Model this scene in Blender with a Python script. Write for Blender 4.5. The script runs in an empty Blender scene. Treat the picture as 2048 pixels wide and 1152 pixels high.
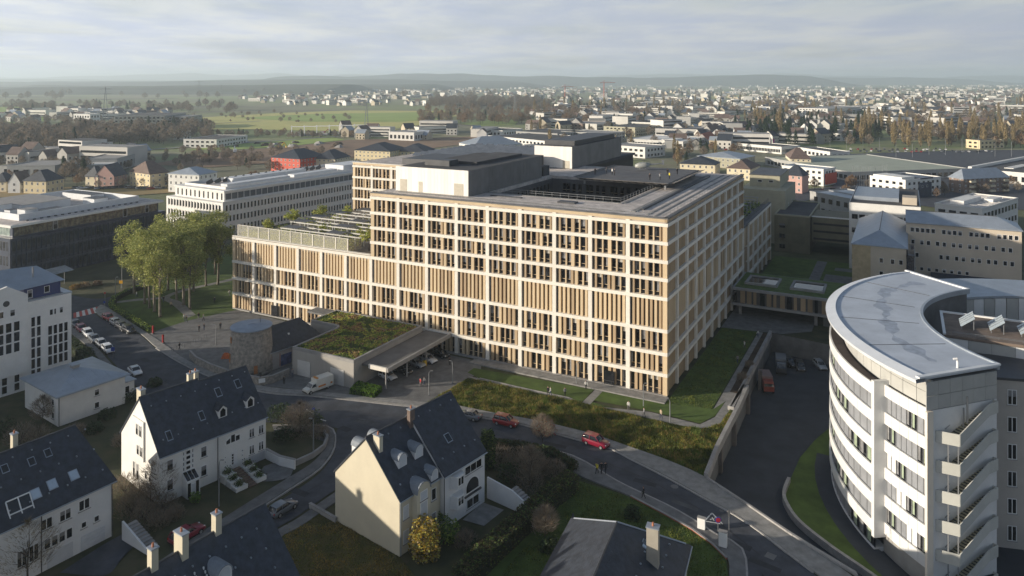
import bpy, bmesh, math, random
from mathutils import Vector, Matrix
R = math.radians
random.seed(7)
scene = bpy.context.scene
col = scene.collection

# ---------------------------------------------------------------- camera
FPX, CX, YH, CAMH = 1480.0, 1024.0, 160.0, 60.0      # level shift lens, metres
cam_d = bpy.data.cameras.new('camera')
cam_d.sensor_width = 36.0
cam_d.lens = 36.0 * FPX / 2048.0
cam_d.shift_y = -(576.0 - YH) / 2048.0
cam_d.clip_start = 1.0
cam_d.clip_end = 60000.0
cam = bpy.data.objects.new('camera', cam_d)
cam.location = (0, 0, CAMH)
cam.rotation_euler = (R(90), 0, 0)
col.objects.link(cam)
scene.camera = cam

# ---------------------------------------------------------------- light
SUN_EL = R(11.3)
LX, LY = 0.984, 0.178                                # horizontal travel of the light
sun_d = bpy.data.lights.new('sun', 'SUN')
sun_d.energy = 5.0
sun_d.angle = R(0.6)
sun_d.color = (1.0, 0.885, 0.72)
sun = bpy.data.objects.new('sun', sun_d)
d = Vector((LX * math.cos(SUN_EL), LY * math.cos(SUN_EL), -math.sin(SUN_EL)))
sun.rotation_euler = d.to_track_quat('-Z', 'Y').to_euler()
sun.location = (-200, 0, 200)
col.objects.link(sun)

world = bpy.data.worlds.new('World')
scene.world = world
world.use_nodes = True
wn, wl = world.node_tree.nodes, world.node_tree.links
wn.clear()
w_out = wn.new('ShaderNodeOutputWorld')
w_bg = wn.new('ShaderNodeBackground')
w_sky = wn.new('ShaderNodeTexSky')
w_sky.sky_type = 'NISHITA'
w_sky.sun_disc = False
w_sky.sun_elevation = SUN_EL
w_sky.sun_rotation = math.atan2(-LX, -LY)            # sun stands opposite to the light's travel
w_sky.altitude = 300
w_sky.air_density = 1.0
w_sky.dust_density = 1.6
w_sky.ozone_density = 1.5
w_gain = wn.new('ShaderNodeVectorMath'); w_gain.operation = 'SCALE'
w_gain.inputs['Scale'].default_value = 0.085
wl.new(w_sky.outputs[0], w_gain.inputs[0])
w_geo = wn.new('ShaderNodeTexCoord')
w_sep = wn.new('ShaderNodeSeparateXYZ')
wl.new(w_geo.outputs['Generated'], w_sep.inputs[0])
# cloud deck: project the direction on a plane overhead so that clouds flatten towards the horizon
w_zc = wn.new('ShaderNodeMath'); w_zc.operation = 'MAXIMUM'; w_zc.inputs[1].default_value = 0.0
wl.new(w_sep.outputs['Z'], w_zc.inputs[0])
w_za = wn.new('ShaderNodeMath'); w_za.operation = 'ADD'; w_za.inputs[1].default_value = 0.055
wl.new(w_zc.outputs[0], w_za.inputs[0])
w_dx = wn.new('ShaderNodeMath'); w_dx.operation = 'DIVIDE'
w_dy = wn.new('ShaderNodeMath'); w_dy.operation = 'DIVIDE'
wl.new(w_sep.outputs['X'], w_dx.inputs[0]); wl.new(w_za.outputs[0], w_dx.inputs[1])
wl.new(w_sep.outputs['Y'], w_dy.inputs[0]); wl.new(w_za.outputs[0], w_dy.inputs[1])
w_cmb = wn.new('ShaderNodeCombineXYZ')
wl.new(w_dx.outputs[0], w_cmb.inputs[0]); wl.new(w_dy.outputs[0], w_cmb.inputs[1])
def w_noise(scale, detail, rough, offs):
    mp = wn.new('ShaderNodeMapping'); mp.inputs['Location'].default_value = offs
    mp.inputs['Scale'].default_value = (1.0, 0.7, 1.0)
    n = wn.new('ShaderNodeTexNoise'); n.inputs['Scale'].default_value = scale
    n.inputs['Detail'].default_value = detail; n.inputs['Roughness'].default_value = rough
    n.inputs['Distortion'].default_value = 0.25
    wl.new(w_cmb.outputs[0], mp.inputs[0]); wl.new(mp.outputs[0], n.inputs['Vector'])
    return n
def w_ramp(src, stops):
    r = wn.new('ShaderNodeValToRGB')
    e = r.color_ramp.elements
    e[0].position, e[0].color = stops[0][0], stops[0][1]
    e[1].position, e[1].color = stops[-1][0], stops[-1][1]
    for p, c in stops[1:-1]:
        k = e.new(p); k.color = c
    wl.new(src, r.inputs[0]); return r
n1 = w_noise(0.42, 7.0, 0.56, (3.1, 5.7, 0.0))
n2 = w_noise(1.25, 9.0, 0.60, (7.3, 1.2, 2.0))
cov = w_ramp(n1.outputs[0], [(0.30, (0.60,) * 3 + (1,)), (0.48, (0.88,) * 3 + (1,)), (0.66, (1, 1, 1, 1))])
tone = w_ramp(n2.outputs[0], [(0.26, (0.60, 0.595, 0.585, 1)), (0.42, (0.53, 0.545, 0.59, 1)), (0.56, (0.44, 0.47, 0.575, 1)), (0.72, (0.39, 0.43, 0.565, 1))])
# the veil thins out with height above the horizon
w_thin = wn.new('ShaderNodeMapRange'); w_thin.inputs[1].default_value = 0.02; w_thin.inputs[2].default_value = 0.45
w_thin.inputs[3].default_value = 1.0; w_thin.inputs[4].default_value = 0.06
wl.new(w_zc.outputs[0], w_thin.inputs[0])
w_cov = wn.new('ShaderNodeMath'); w_cov.operation = 'MULTIPLY'
wl.new(cov.outputs[0], w_cov.inputs[0]); wl.new(w_thin.outputs[0], w_cov.inputs[1])
w_mix = wn.new('ShaderNodeMix'); w_mix.data_type = 'RGBA'
wl.new(w_cov.outputs[0], w_mix.inputs['Factor'])
# clouds stand brighter towards the sun
w_dot = wn.new('ShaderNodeVectorMath'); w_dot.operation = 'DOT_PRODUCT'; w_dot.inputs[1].default_value = (-LX, -LY, 0.1)
wl.new(w_geo.outputs['Generated'], w_dot.inputs[0])
w_sun = wn.new('ShaderNodeMapRange'); w_sun.inputs[1].default_value = -1; w_sun.inputs[2].default_value = 1
w_sun.inputs[3].default_value = 0.64; w_sun.inputs[4].default_value = 1.46
wl.new(w_dot.outputs['Value'], w_sun.inputs[0])
w_tone = wn.new('ShaderNodeVectorMath'); w_tone.operation = 'SCALE'
wl.new(tone.outputs[0], w_tone.inputs[0]); wl.new(w_sun.outputs[0], w_tone.inputs['Scale'])
wl.new(w_gain.outputs[0], w_mix.inputs['A']); wl.new(w_tone.outputs[0], w_mix.inputs['B'])
wl.new(w_mix.outputs['Result'], w_bg.inputs['Color'])
w_bg.inputs['Strength'].default_value = 1.0
wl.new(w_bg.outputs[0], w_out.inputs['Surface'])

vs = scene.view_settings
vs.view_transform = 'Standard'
vs.look = 'None'
vs.exposure = 0.50
vs.gamma = 1.0
vs.use_curve_mapping = False
scene.cycles.max_bounces = 5
scene.cycles.diffuse_bounces = 3
scene.cycles.glossy_bounces = 2
scene.cycles.transmission_bounces = 3
scene.cycles.volume_bounces = 1
scene.cycles.transparent_max_bounces = 12
scene.cycles.use_adaptive_sampling = True
scene.cycles.adaptive_threshold = 0.02
scene.cycles.use_denoising = True

# ---------------------------------------------------------------- helpers
def G(px, py, z=0.0):
    """point of the level z seen at that spot of the photograph"""
    Y = FPX * (CAMH - z) / (py - YH)
    return Vector(((px - CX) * Y / FPX, Y, z))
def P(px, py, Y):
    return Vector(((px - CX) * Y / FPX, Y, CAMH - (py - YH) * Y / FPX))

class MB:
    """collects faces; build() links them as one mesh object"""
    def __init__(s): s.v, s.f, s.m = [], [], []
    def face(s, pts, m=0):
        n = len(s.v); s.v += [tuple(p) for p in pts]; s.f.append(tuple(range(n, n + len(pts)))); s.m.append(m)
    def raw(s, vs_, fs_, m=0):
        n = len(s.v); s.v += [tuple(p) for p in vs_]
        for f in fs_: s.f.append(tuple(i + n for i in f)); s.m.append(m)
    def box(s, x0, x1, y0, y1, z0, z1, m=0):
        s.raw([(x0,y0,z0),(x1,y0,z0),(x1,y1,z0),(x0,y1,z0),(x0,y0,z1),(x1,y0,z1),(x1,y1,z1),(x0,y1,z1)],
              [(0,3,2,1),(4,5,6,7),(0,1,5,4),(1,2,6,5),(2,3,7,6),(3,0,4,7)], m)
    def prism(s, poly, z0, z1, m=0, mtop=None):
        """vertical prism over a counter-clockwise polygon"""
        a = sum(poly[i][0]*poly[(i+1)%len(poly)][1]-poly[(i+1)%len(poly)][0]*poly[i][1] for i in range(len(poly)))
        if a < 0: poly = poly[::-1]
        n = len(poly)
        s.raw([(p[0],p[1],z0) for p in poly]+[(p[0],p[1],z1) for p in poly],
              [(i,(i+1)%n,n+(i+1)%n,n+i) for i in range(n)], m)
        s.raw([(p[0],p[1],z1) for p in poly], [tuple(range(n))], m if mtop is None else mtop)
        s.raw([(p[0],p[1],z0) for p in poly], [tuple(range(n))[::-1]], m)
    def bar(s, a, b, w, h=None, m=0, up=(0,0,1)):
        """box-section bar from a to b"""
        a, b = Vector(a), Vector(b); h = w if h is None else h
        d_ = (b - a).normalized(); u = Vector(up)
        if abs(d_.dot(u)) > 0.98: u = Vector((0,1,0))
        x = d_.cross(u).normalized() * w / 2; y = x.cross(d_).normalized() * h / 2
        s.raw([a-x-y,a+x-y,a+x+y,a-x+y,b-x-y,b+x-y,b+x+y,b-x+y],
              [(0,1,2,3),(7,6,5,4),(0,4,5,1),(1,5,6,2),(2,6,7,3),(3,7,4,0)], m)
    def tube(s, pts, rad, n=6, m=0, cap=True):
        pts = [Vector(p) for p in pts]; rings = []
        rad = rad if isinstance(rad, (list, tuple)) else [rad]*len(pts)
        for i, p in enumerate(pts):
            d_ = (pts[min(i+1,len(pts)-1)] - pts[max(i-1,0)]).normalized()
            u = Vector((0,0,1)) if abs(d_.z) < 0.9 else Vector((1,0,0))
            x = d_.cross(u).normalized(); y = d_.cross(x).normalized()
            rings.append([p + (x*math.cos(2*math.pi*k/n) + y*math.sin(2*math.pi*k/n))*rad[i] for k in range(n)])
        base = len(s.v)
        for r_ in rings: s.v += [tuple(q) for q in r_]
        for i in range(len(pts)-1):
            for k in range(n):
                s.f.append((base+i*n+k, base+i*n+(k+1)%n, base+(i+1)*n+(k+1)%n, base+(i+1)*n+k)); s.m.append(m)
        if cap:
            s.f.append(tuple(base+k for k in range(n))[::-1]); s.m.append(m)
            s.f.append(tuple(base+(len(pts)-1)*n+k for k in range(n))); s.m.append(m)
    def lathe(s, prof, n=24, m=0, c=(0,0)):
        base = len(s.v)
        for (r_, z) in prof:
            s.v += [(c[0]+r_*math.cos(2*math.pi*k/n), c[1]+r_*math.sin(2*math.pi*k/n), z) for k in range(n)]
        for i in range(len(prof)-1):
            for k in range(n):
                s.f.append((base+i*n+k, base+i*n+(k+1)%n, base+(i+1)*n+(k+1)%n, base+(i+1)*n+k)); s.m.append(m)
        s.f.append(tuple(base+(len(prof)-1)*n+k for k in range(n))); s.m.append(m)
        s.f.append(tuple(base+k for k in range(n))[::-1]); s.m.append(m)
    def mesh(s, name, mats, smooth=False):
        me = bpy.data.meshes.new(name)
        me.from_pydata(s.v, [], s.f)
        for mt in (mats if isinstance(mats, (list, tuple)) else [mats]): me.materials.append(mt)
        me.polygons.foreach_set('material_index', s.m)
        if smooth: me.polygons.foreach_set('use_smooth', [True]*len(s.f))
        me.update()
        return me
    def build(s, name, mats, parent=None, smooth=False, loc=None, rz=0.0):
        return place(s.mesh(name, mats, smooth), name, parent, loc, rz)

def place(me, name, parent=None, loc=None, rz=0.0):
    o = bpy.data.objects.new(name, me)
    if loc is not None: o.location = loc
    if rz: o.rotation_euler = (0, 0, rz)
    if parent is not None: o.parent = parent
    col.objects.link(o)
    return o
def tag(o, label=None, cat=None, group=None, kind=None):
    if label: o['label'] = label
    if cat: o['category'] = cat
    if group: o['group'] = group
    if kind: o['kind'] = kind
    return o
def thing(name, label, cat, loc=(0,0,0), rz=0.0, group=None):
    o = bpy.data.objects.new(name, None)
    o.empty_display_size = 0.5
    o.location = loc; o.rotation_euler = (0, 0, rz)
    col.objects.link(o)
    return tag(o, label, cat, group)
def copy_tree(o, parent=None, label=None):
    c = o.copy(); col.objects.link(c); c.parent = parent
    for ch in list(o.children): copy_tree(ch, c)
    if label: c['label'] = label
    return c

# ---------------------------------------------------------------- materials
_mats = {}
def mat(name, c, rough=0.8, var=0.12, scale=0.6, metal=0.0, bump=0.0, c2=None, bscale=None, spec=0.4, detail=6.0, streak=False, ov=0.06):
    """principled surface, its colour broken by two octaves of world-space noise"""
    if name in _mats: return _mats[name]
    m = bpy.data.materials.new(name); m.use_nodes = True
    nt = m.node_tree; n, l = nt.nodes, nt.links
    b = n['Principled BSDF']
    b.inputs['Roughness'].default_value = rough
    b.inputs['Metallic'].default_value = metal
    b.inputs['Specular IOR Level'].default_value = spec
    if var > 0 or c2:
        g = n.new('ShaderNodeNewGeometry')
        mp = n.new('ShaderNodeMapping')
        mp.inputs['Scale'].default_value = (scale, scale, scale * (0.15 if streak else 1.0))
        l.new(g.outputs['Position'], mp.inputs[0])
        t = n.new('ShaderNodeTexNoise'); t.inputs['Scale'].default_value = 1.0
        t.inputs['Detail'].default_value = detail; t.inputs['Roughness'].default_value = 0.62
        l.new(mp.outputs[0], t.inputs['Vector'])
        r = n.new('ShaderNodeValToRGB')
        lo = c2 if c2 else tuple(x*(1-var) for x in c)
        hi = c if c2 else tuple(min(1, x*(1+var)) for x in c)
        e = r.color_ramp.elements
        e[0].position, e[0].color = 0.33, (*lo, 1)
        e[1].position, e[1].color = 0.67, (*hi, 1)
        l.new(t.outputs[0], r.inputs[0])
        # each piece a touch lighter or darker than the next
        oi = n.new('ShaderNodeObjectInfo'); mr = n.new('ShaderNodeMapRange'); mr.inputs[3].default_value = 1-ov; mr.inputs[4].default_value = 1+ov
        sc = n.new('ShaderNodeVectorMath'); sc.operation = 'SCALE'
        l.new(oi.outputs['Random'], mr.inputs[0]); l.new(r.outputs[0], sc.inputs[0]); l.new(mr.outputs[0], sc.inputs['Scale']); l.new(sc.outputs[0], b.inputs['Base Color'])
        if bump > 0:
            t2 = n.new('ShaderNodeTexNoise'); t2.inputs['Scale'].default_value = bscale or scale*6
            t2.inputs['Detail'].default_value = 4
            l.new(g.outputs['Position'], t2.inputs['Vector'])
            bp = n.new('ShaderNodeBump'); bp.inputs['Strength'].default_value = bump; bp.inputs['Distance'].default_value = 0.1
            l.new(t2.outputs[0], bp.inputs['Height']); l.new(bp.outputs[0], b.inputs['Normal'])
    else:
        b.inputs['Base Color'].default_value = (*c, 1)
    _mats[name] = m
    return m
def glassmat(name, c=(0.02,0.025,0.03), rough=0.08, spec=0.6):
    if name in _mats: return _mats[name]
    m = mat(name, c, rough, 0.35, 0.9, spec=spec)
    return m

M_ASPH = mat('asphalt', (0.056,0.062,0.076), 0.85, 0.32, 0.35, bump=0.15, bscale=8)
M_ASPH2 = mat('asphalt_dark', (0.040,0.046,0.058), 0.85, 0.22, 0.25, bump=0.15, bscale=8)
M_PAVE = mat('paving', (0.24,0.235,0.225), 0.85, 0.22, 0.8, bump=0.1, bscale=10)
M_PAVE2 = mat('paving_grey', (0.15,0.15,0.15), 0.85, 0.25, 0.6, bump=0.1, bscale=10)
M_KERB = mat('kerb', (0.32,0.31,0.30), 0.8, 0.15, 1.5)
M_PAINT = mat('road_paint', (0.62,0.62,0.60), 0.7, 0.25, 2.0)
M_REDPAINT = mat('red_paint', (0.42,0.07,0.05), 0.7, 0.25, 2.0)
M_CONC = mat('concrete', (0.30,0.29,0.28), 0.85, 0.15, 0.5, bump=0.05)
M_CONC_D = mat('concrete_dark', (0.15,0.15,0.15), 0.85, 0.18, 0.5)
M_STONE = mat('rubble_stone', (0.38,0.34,0.29), 0.9, 0.0, 1.6, c2=(0.17,0.16,0.15), bump=0.5, bscale=3)
M_WHITE = mat('white_render', (0.72,0.71,0.68), 0.8, 0.06, 0.5)
M_CREAM = mat('cream_render', (0.66,0.58,0.42), 0.85, 0.07, 0.4)
M_BAND = mat('pale_precast', (0.70,0.66,0.59), 0.75, 0.06, 0.6)
M_TAN = mat('bronze_panel', (0.36,0.265,0.165), 0.55, 0.14, 0.35, streak=True, ov=0.16)
M_TAN2 = mat('pale_bronze_panel', (0.52,0.405,0.262), 0.6, 0.10, 0.35, streak=True, ov=0.13)
M_RECESS = mat('recess_wall', (0.035,0.032,0.03), 0.7, 0.2, 0.4)  # near-black, painting shade into the gaps between facade pieces
M_GLASS = glassmat('window_glass', (0.012,0.013,0.016), 0.07, 0.7)
M_CURT = mat('curtain', (0.20,0.20,0.205), 0.9, 0.3, 1.4)
M_FRAME = mat('window_frame', (0.10,0.085,0.07), 0.5, 0.1)
M_WFRAME = mat('white_frame', (0.74,0.74,0.73), 0.5, 0.05)
M_GRAVEL = mat('roof_gravel', (0.50,0.45,0.415), 0.95, 0.28, 0.55, bump=0.3, bscale=9)
M_ROOFD = mat('bitumen_roof', (0.075,0.075,0.078), 0.9, 0.25, 0.3)
M_METAL = mat('zinc_roof', (0.34,0.38,0.43), 0.42, 0.10, 0.5, metal=0.35)
M_METAL_D = mat('dark_metal', (0.07,0.072,0.078), 0.5, 0.15, 0.4, metal=0.3)
M_STEEL = mat('grey_steel', (0.30,0.31,0.32), 0.45, 0.1, 0.6, metal=0.5)
M_SLATE = mat('slate', (0.036,0.043,0.058), 0.6, 0.35, 1.2, bump=0.25, bscale=4)
M_LAWN = mat('lawn', (0.085,0.135,0.026), 0.95, 0.0, 0.35, c2=(0.050,0.080,0.016), bump=0.3, bscale=6)
M_SOIL = mat('bare_soil', (0.075,0.052,0.033), 0.95, 0.4, 0.4)
# ================================================================ setting: ground, streets, paths
def poly_sheet(name, pts, z, m, parent=None, kind='structure', top=None):
    """flat sheet over a polygon given as photo points or world points; with top it is a slab with sides"""
    w = [(p.x, p.y) if isinstance(p, Vector) else p for p in pts]
    b = MB()
    if top is None:
        a = sum(w[i][0]*w[(i+1)%len(w)][1]-w[(i+1)%len(w)][0]*w[i][1] for i in range(len(w)))
        if a < 0: w = w[::-1]
        b.face([(x, y, z) for x, y in w])
    else:
        b.prism(w, z, top)
    o = b.build(name, m, parent)
    bm = bmesh.new(); bm.from_mesh(o.data); bmesh.ops.triangulate(bm, faces=[f for f in bm.faces if len(f.verts) > 4]); bm.to_mesh(o.data); bm.free()
    if kind: o['kind'] = kind
    return o
def gp(pts, z=0.0): return [G(x, y, z) for x, y in pts]
def smooth_line(pts, k=6):
    """Catmull-Rom through points"""
    out = []
    for i in range(len(pts)-1):
        p0, p1, p2, p3 = pts[max(i-1,0)], pts[i], pts[i+1], pts[min(i+2,len(pts)-1)]
        for j in range(k):
            t = j/k
            out.append(0.5*((2*p1)+(p2-p0)*t+(2*p0-5*p1+4*p2-p3)*t*t+(3*p1-p0-3*p2+p3)*t**3))
    out.append(pts[-1]); return out
def strip(name, a, b, z, m, top=None, kind='structure', parent=None):
    """band between two edge lines of photo points, smoothed"""
    A, B = smooth_line(gp(a)), smooth_line(gp(b))
    mb = MB()
    n = max(len(A), len(B))
    def rs(L):
        return [L[min(len(L)-1, round(i*(len(L)-1)/(n-1)))] for i in range(n)]
    A, B = rs(A), rs(B)
    zt = z if top is None else top
    for i in range(n-1):
        mb.face([(A[i].x,A[i].y,zt),(B[i].x,B[i].y,zt),(B[i+1].x,B[i+1].y,zt),(A[i+1].x,A[i+1].y,zt)])
        if top is not None:
            mb.face([(B[i].x,B[i].y,z),(B[i+1].x,B[i+1].y,z),(B[i+1].x,B[i+1].y,zt),(B[i].x,B[i].y,zt)])
            mb.face([(A[i+1].x,A[i+1].y,z),(A[i].x,A[i].y,z),(A[i].x,A[i].y,zt),(A[i+1].x,A[i+1].y,zt)])
    return tag(mb.build(name, m, parent), kind=kind)

# hospital frame (x along the lit front towards its right corner, y inwards)
HO = G(1335, 795)
HA = math.atan2(-0.469, 0.883)
hx, hy = Vector((math.cos(HA), math.sin(HA), 0)), Vector((-math.sin(HA), math.cos(HA), 0))
def HL(x, y, z=0.0): return HO + hx*x + hy*y + Vector((0, 0, z))

# --- the sunken yard between hospital and round building
ZY = -4.6
yard_edge = [HL(11.5, 47), HL(11.7, 20), HL(11.9, 0), G(1494,775), G(1476,815), G(1447,870), G(1432,900), G(1410,955),
             G(1502,1015), G(1595,1078), G(1720,1152), Vector((44, 78, 0)), Vector((50, 66, 0)), Vector((72, 64, 0)), Vector((118, 80, 0)),
             Vector((130, 125, 0)), Vector((118, 150, 0)), Vector((85, 152, 0)), Vector((72, 168, 0))]
# base ground: one sheet to the horizon with the yard cut out
def ground_with_hole():
    bm = bmesh.new()
    S = 30000.0
    outer = [bm.verts.new(p) for p in ((-S,-2000,-0.12),(S,-2000,-0.12),(S,S,-0.12),(-S,S,-0.12))]
    inner = [bm.verts.new((p.x,p.y,-0.12)) for p in yard_edge]
    es = [bm.edges.new((L[i], L[(i+1)%len(L)])) for L in (outer, inner) for i in range(len(L))]
    bmesh.ops.triangle_fill(bm, use_beauty=True, edges=es)
    for f in bm.faces:
        if f.normal.z < 0: f.normal_flip()
    me = bpy.data.meshes.new('ground'); bm.to_mesh(me); bm.free()
    return me
def mat_ground():
    m = bpy.data.materials.new('ground_cover'); m.use_nodes = True
    n, l = m.node_tree.nodes, m.node_tree.links
    b = n['Principled BSDF']; b.inputs['Roughness'].default_value = 0.95
    g = n.new('ShaderNodeNewGeometry')
    def noise(s, d_):
        t = n.new('ShaderNodeTexNoise'); t.inputs['Scale'].default_value = s; t.inputs['Detail'].default_value = d_
        t.inputs['Roughness'].default_value = 0.6
        l.new(g.outputs['Position'], t.inputs['Vector']); return t
    def ramp(src, st):
        r = n.new('ShaderNodeValToRGB'); e = r.color_ramp.elements
        e[0].position, e[0].color = st[0][0], (*st[0][1],1); e[1].position, e[1].color = st[-1][0], (*st[-1][1],1)
        for p_, c_ in st[1:-1]:
            k = e.new(p_); k.color = (*c_,1)
        l.new(src, r.inputs[0]); return r
    fine = ramp(noise(0.22, 8).outputs[0], [(0.35,(0.030,0.034,0.014)),(0.5,(0.052,0.056,0.022)),(0.66,(0.080,0.070,0.036))])
    big = ramp(noise(0.0032, 5).outputs[0], [(0.36,(0.12,0.13,0.075)),(0.46,(0.22,0.21,0.13)),(0.54,(0.20,0.245,0.085)),(0.66,(0.25,0.22,0.15))])
    mx = n.new('ShaderNodeMix'); mx.data_type = 'RGBA'; mx.inputs['Factor'].default_value = 0.5
    sp = n.new('ShaderNodeSeparateXYZ'); l.new(g.outputs['Position'], sp.inputs[0])
    mr = n.new('ShaderNodeMapRange'); mr.inputs[1].default_value = 200; mr.inputs[2].default_value = 600
    l.new(sp.outputs['Y'], mr.inputs[0]); l.new(mr.outputs[0], mx.inputs['Factor'])
    l.new(fine.outputs[0], mx.inputs['A']); l.new(big.outputs[0], mx.inputs['B'])
    l.new(mx.outputs['Result'], b.inputs['Base Color'])
    return m
M_GROUND = mat_ground()
_g = ground_with_hole(); _g.materials.append(M_GROUND)
tag(place(_g, 'ground'), kind='structure')
yf = poly_sheet('yard_floor', [p*1.0 for p in yard_edge], ZY, M_ASPH2)
yw = MB()
for i in range(len(yard_edge)):
    a, b_ = yard_edge[i], yard_edge[(i+1)%len(yard_edge)]
    if i in (9,): pass
    yw.face([(a.x,a.y,ZY),(a.x,a.y,-0.1),(b_.x,b_.y,-0.1),(b_.x,b_.y,ZY)])
tag(yw.build('yard_retaining_wall', M_CONC_D), kind='structure')

# --- roads
ROAD_Z = -0.02
main_up = [(20,560),(145,600),(208,640),(275,667),(312,697),(369,731),(440,762),(530,786),(620,793),(700,801),(800,812),(862,818),(960,836),(1040,850),(1140,877),(1223,899),(1252,915),(1330,955),(1402,995),(1491,1045),(1580,1112),(1650,1165),(1760,1260)]
main_lo = [(20,585),(120,632),(145,650),(187,682),(219,716),(250,750),(290,785),(360,822),(450,842),(560,845),(640,850),(740,868),(840,880),(960,884),(1080,896),(1151,913),(1234,961),(1294,990),(1348,1016),(1402,1048),(1440,1075),(1560,1180),(1640,1260)]
strip('main_road', main_up, main_lo, ROAD_Z, M_ASPH)
strip('side_street', [(680,848),(672,868),(668,905),(640,945),(585,985),(500,1040),(400,1105),(250,1215)], [(760,868),(730,930),(690,965),(640,1000),(590,1035),(543,1062),(460,1120),(340,1215)], ROAD_Z+0.004, M_ASPH)
strip('cross_street', [(-60,560),(60,570),(150,592),(210,596),(260,575),(330,545)], [(-60,600),(60,615),(150,625),(215,618),(250,600),(350,565)], ROAD_Z+0.008, M_ASPH)
strip('lower_street', [(1473,1050),(1500,1090),(1520,1130),(1530,1200)], [(1440,1075),(1473,1085),(1490,1110),(1496,1200)], ROAD_Z+0.004, M_ASPH)
# pavements: raised slabs with pale kerb stones in front
strip('pavement', [(200,610),(216,616),(297,668),(330,690),(375,721),(445,752),(528,773),(620,782),(700,790),(800,800),(860,806),(897,808),(987,826),(1076,842),(1180,867),(1259,894),(1330,919),(1405,952),(1502,1013),(1595,1076),(1700,1150),(1760,1200)],
      [(190,622),(208,637),(275,664),(312,694),(369,728),(440,759),(530,783),(620,790),(700,798),(800,809),(862,815),(960,833),(1040,847),(1140,874),(1223,896),(1252,912),(1330,951),(1402,991),(1491,1041),(1580,1108),(1650,1160),(1700,1200)], -0.1, M_PAVE, top=0.10)
strip('pavement', [(1040,889),(1080,897),(1151,916),(1234,964),(1294,993),(1348,1019),(1402,1051),(1440,1075),(1473,1087),(1491,1119),(1493,1210)],
      [(1040,905),(1080,914),(1130,935),(1169,956),(1259,992),(1330,1027),(1384,1057),(1425,1085),(1455,1117),(1459,1152),(1461,1210)], -0.1, M_PAVE2, top=0.10)
strip('pavement', [(100,640),(140,652),(182,684),(214,718),(245,752),(285,788),(352,826)], [(70,648),(128,660),(172,690),(203,724),(233,760),(270,795),(335,833)], -0.1, M_PAVE2, top=0.10)
strip('pavement', [(545,853),(640,853),(664,860),(668,880),(662,905),(636,938),(580,976),(495,1031),(395,1096),(245,1206)],
      [(548,862),(630,862),(650,868),(655,883),(648,900),(622,928),(566,963),(480,1016),(380,1081),(225,1190)], -0.1, M_PAVE2, top=0.10)
strip('pavement', [(733,934),(693,969),(643,1004),(593,1039),(546,1066),(463,1124)], [(745,945),(703,982),(653,1017),(603,1052),(557,1078),(478,1140)], -0.1, M_PAVE2, top=0.10)
# kerb stones: separate long stones along the main road, both sides
def kerb_stones(pts, parent_name, step=2.0):
    line = smooth_line(gp(pts), 12)
    root = thing(parent_name, None, None, (0,0,0)); root['kind'] = 'structure'
    acc = []; L = 0; last = line[0]
    seg = [line[0]]
    for p in line[1:]:
        L += (p-last).length; last = p
        if L >= step: seg.append(p); L = 0
    for a, b_ in zip(seg, seg[1:]):
        d_ = (b_-a); ln = d_.length
        if ln > step*3 or a.y > 175: continue
        mb = MB(); mb.box(0.02, ln-0.02, -0.13, 0.13, -0.1, 0.13)
        mb.build('kerb_stone', M_KERB, root, loc=(a.x,a.y,0), rz=math.atan2(d_.y,d_.x))
kerb_stones([(312,696.5),(369,730.5),(440,761.5),(530,785.5),(620,792.5),(700,800.5),(800,811.5),(862,817.5),(960,835.5),(1040,849.5),(1140,876.5),(1223,898.5),(1252,914.5),(1330,954),(1402,994),(1491,1044),(1580,1111),(1650,1163)], 'kerb')
kerb_stones([(1040,888),(1080,896),(1151,914),(1234,962.5),(1294,991.5),(1348,1017.5),(1402,1049.5),(1440,1074),(1473,1086),(1492,1119),(1494,1200)], 'kerb')
kerb_stones([(545,851),(640,851),(666,859),(671,880),(665,906),(638,940),(582,978),(497,1033),(397,1098),(300,1167)], 'kerb')
# markings
def marking(name, polys, z, m):
    mb = MB()
    for pl in polys: mb.face([tuple(G(x,y)+Vector((0,0,z))) for x,y in pl][::-1])
    return tag(mb.build(name, m), kind='structure')
red = []; white = []
for k in range(11):
    t0, t1 = k/11, (k+1)/11
    def lerp(a,b_,t): return (a[0]+(b_[0]-a[0])*t, a[1]+(b_[1]-a[1])*t)
    q = [lerp((147,626),(207,610),t0), lerp((147,626),(207,610),t1), lerp((147,636),(214,621),t1), lerp((147,636),(214,621),t0)]
    (red if k % 2 == 0 else white).append(q)
marking('crosswalk_red_bars', red, 0.004, M_REDPAINT); marking('crosswalk_white_bars', white, 0.004, M_PAINT)
def gline(a, b_, wpx, z=0.004):
    A, B = G(*a), G(*b_); n_ = (B-A).cross(Vector((0,0,1))).normalized()*wpx
    return [A+n_, A-n_, B-n_, B+n_]
def wmark(name, quads, z, m):
    mb = MB()
    for q in quads:
        if (q[1]-q[0]).cross(q[2]-q[1]).z < 0: q = q[::-1]
        mb.face([(p.x,p.y,z) for p in q])
    return tag(mb.build(name, m), kind='structure')
tri = [(1409,1042),(1445,1048),(1424,1026)]
wmark('triangle_marking', [gline(tri[i], tri[(i+1)%3], 0.10) for i in range(3)] + [gline((1420,1039),(1430,1036),0.07), gline((1424,1034),(1428,1041),0.07)], 0.0, M_PAINT)
wmark('give_way_marking', [gline((1491,1045.5),(1500,1050),0.12), gline((1545,1084),(1573,1105),0.12), gline((640,838),(652,842),0.12), gline((612,818),(625,826),0.10)], 0.0, M_PAINT)
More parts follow.
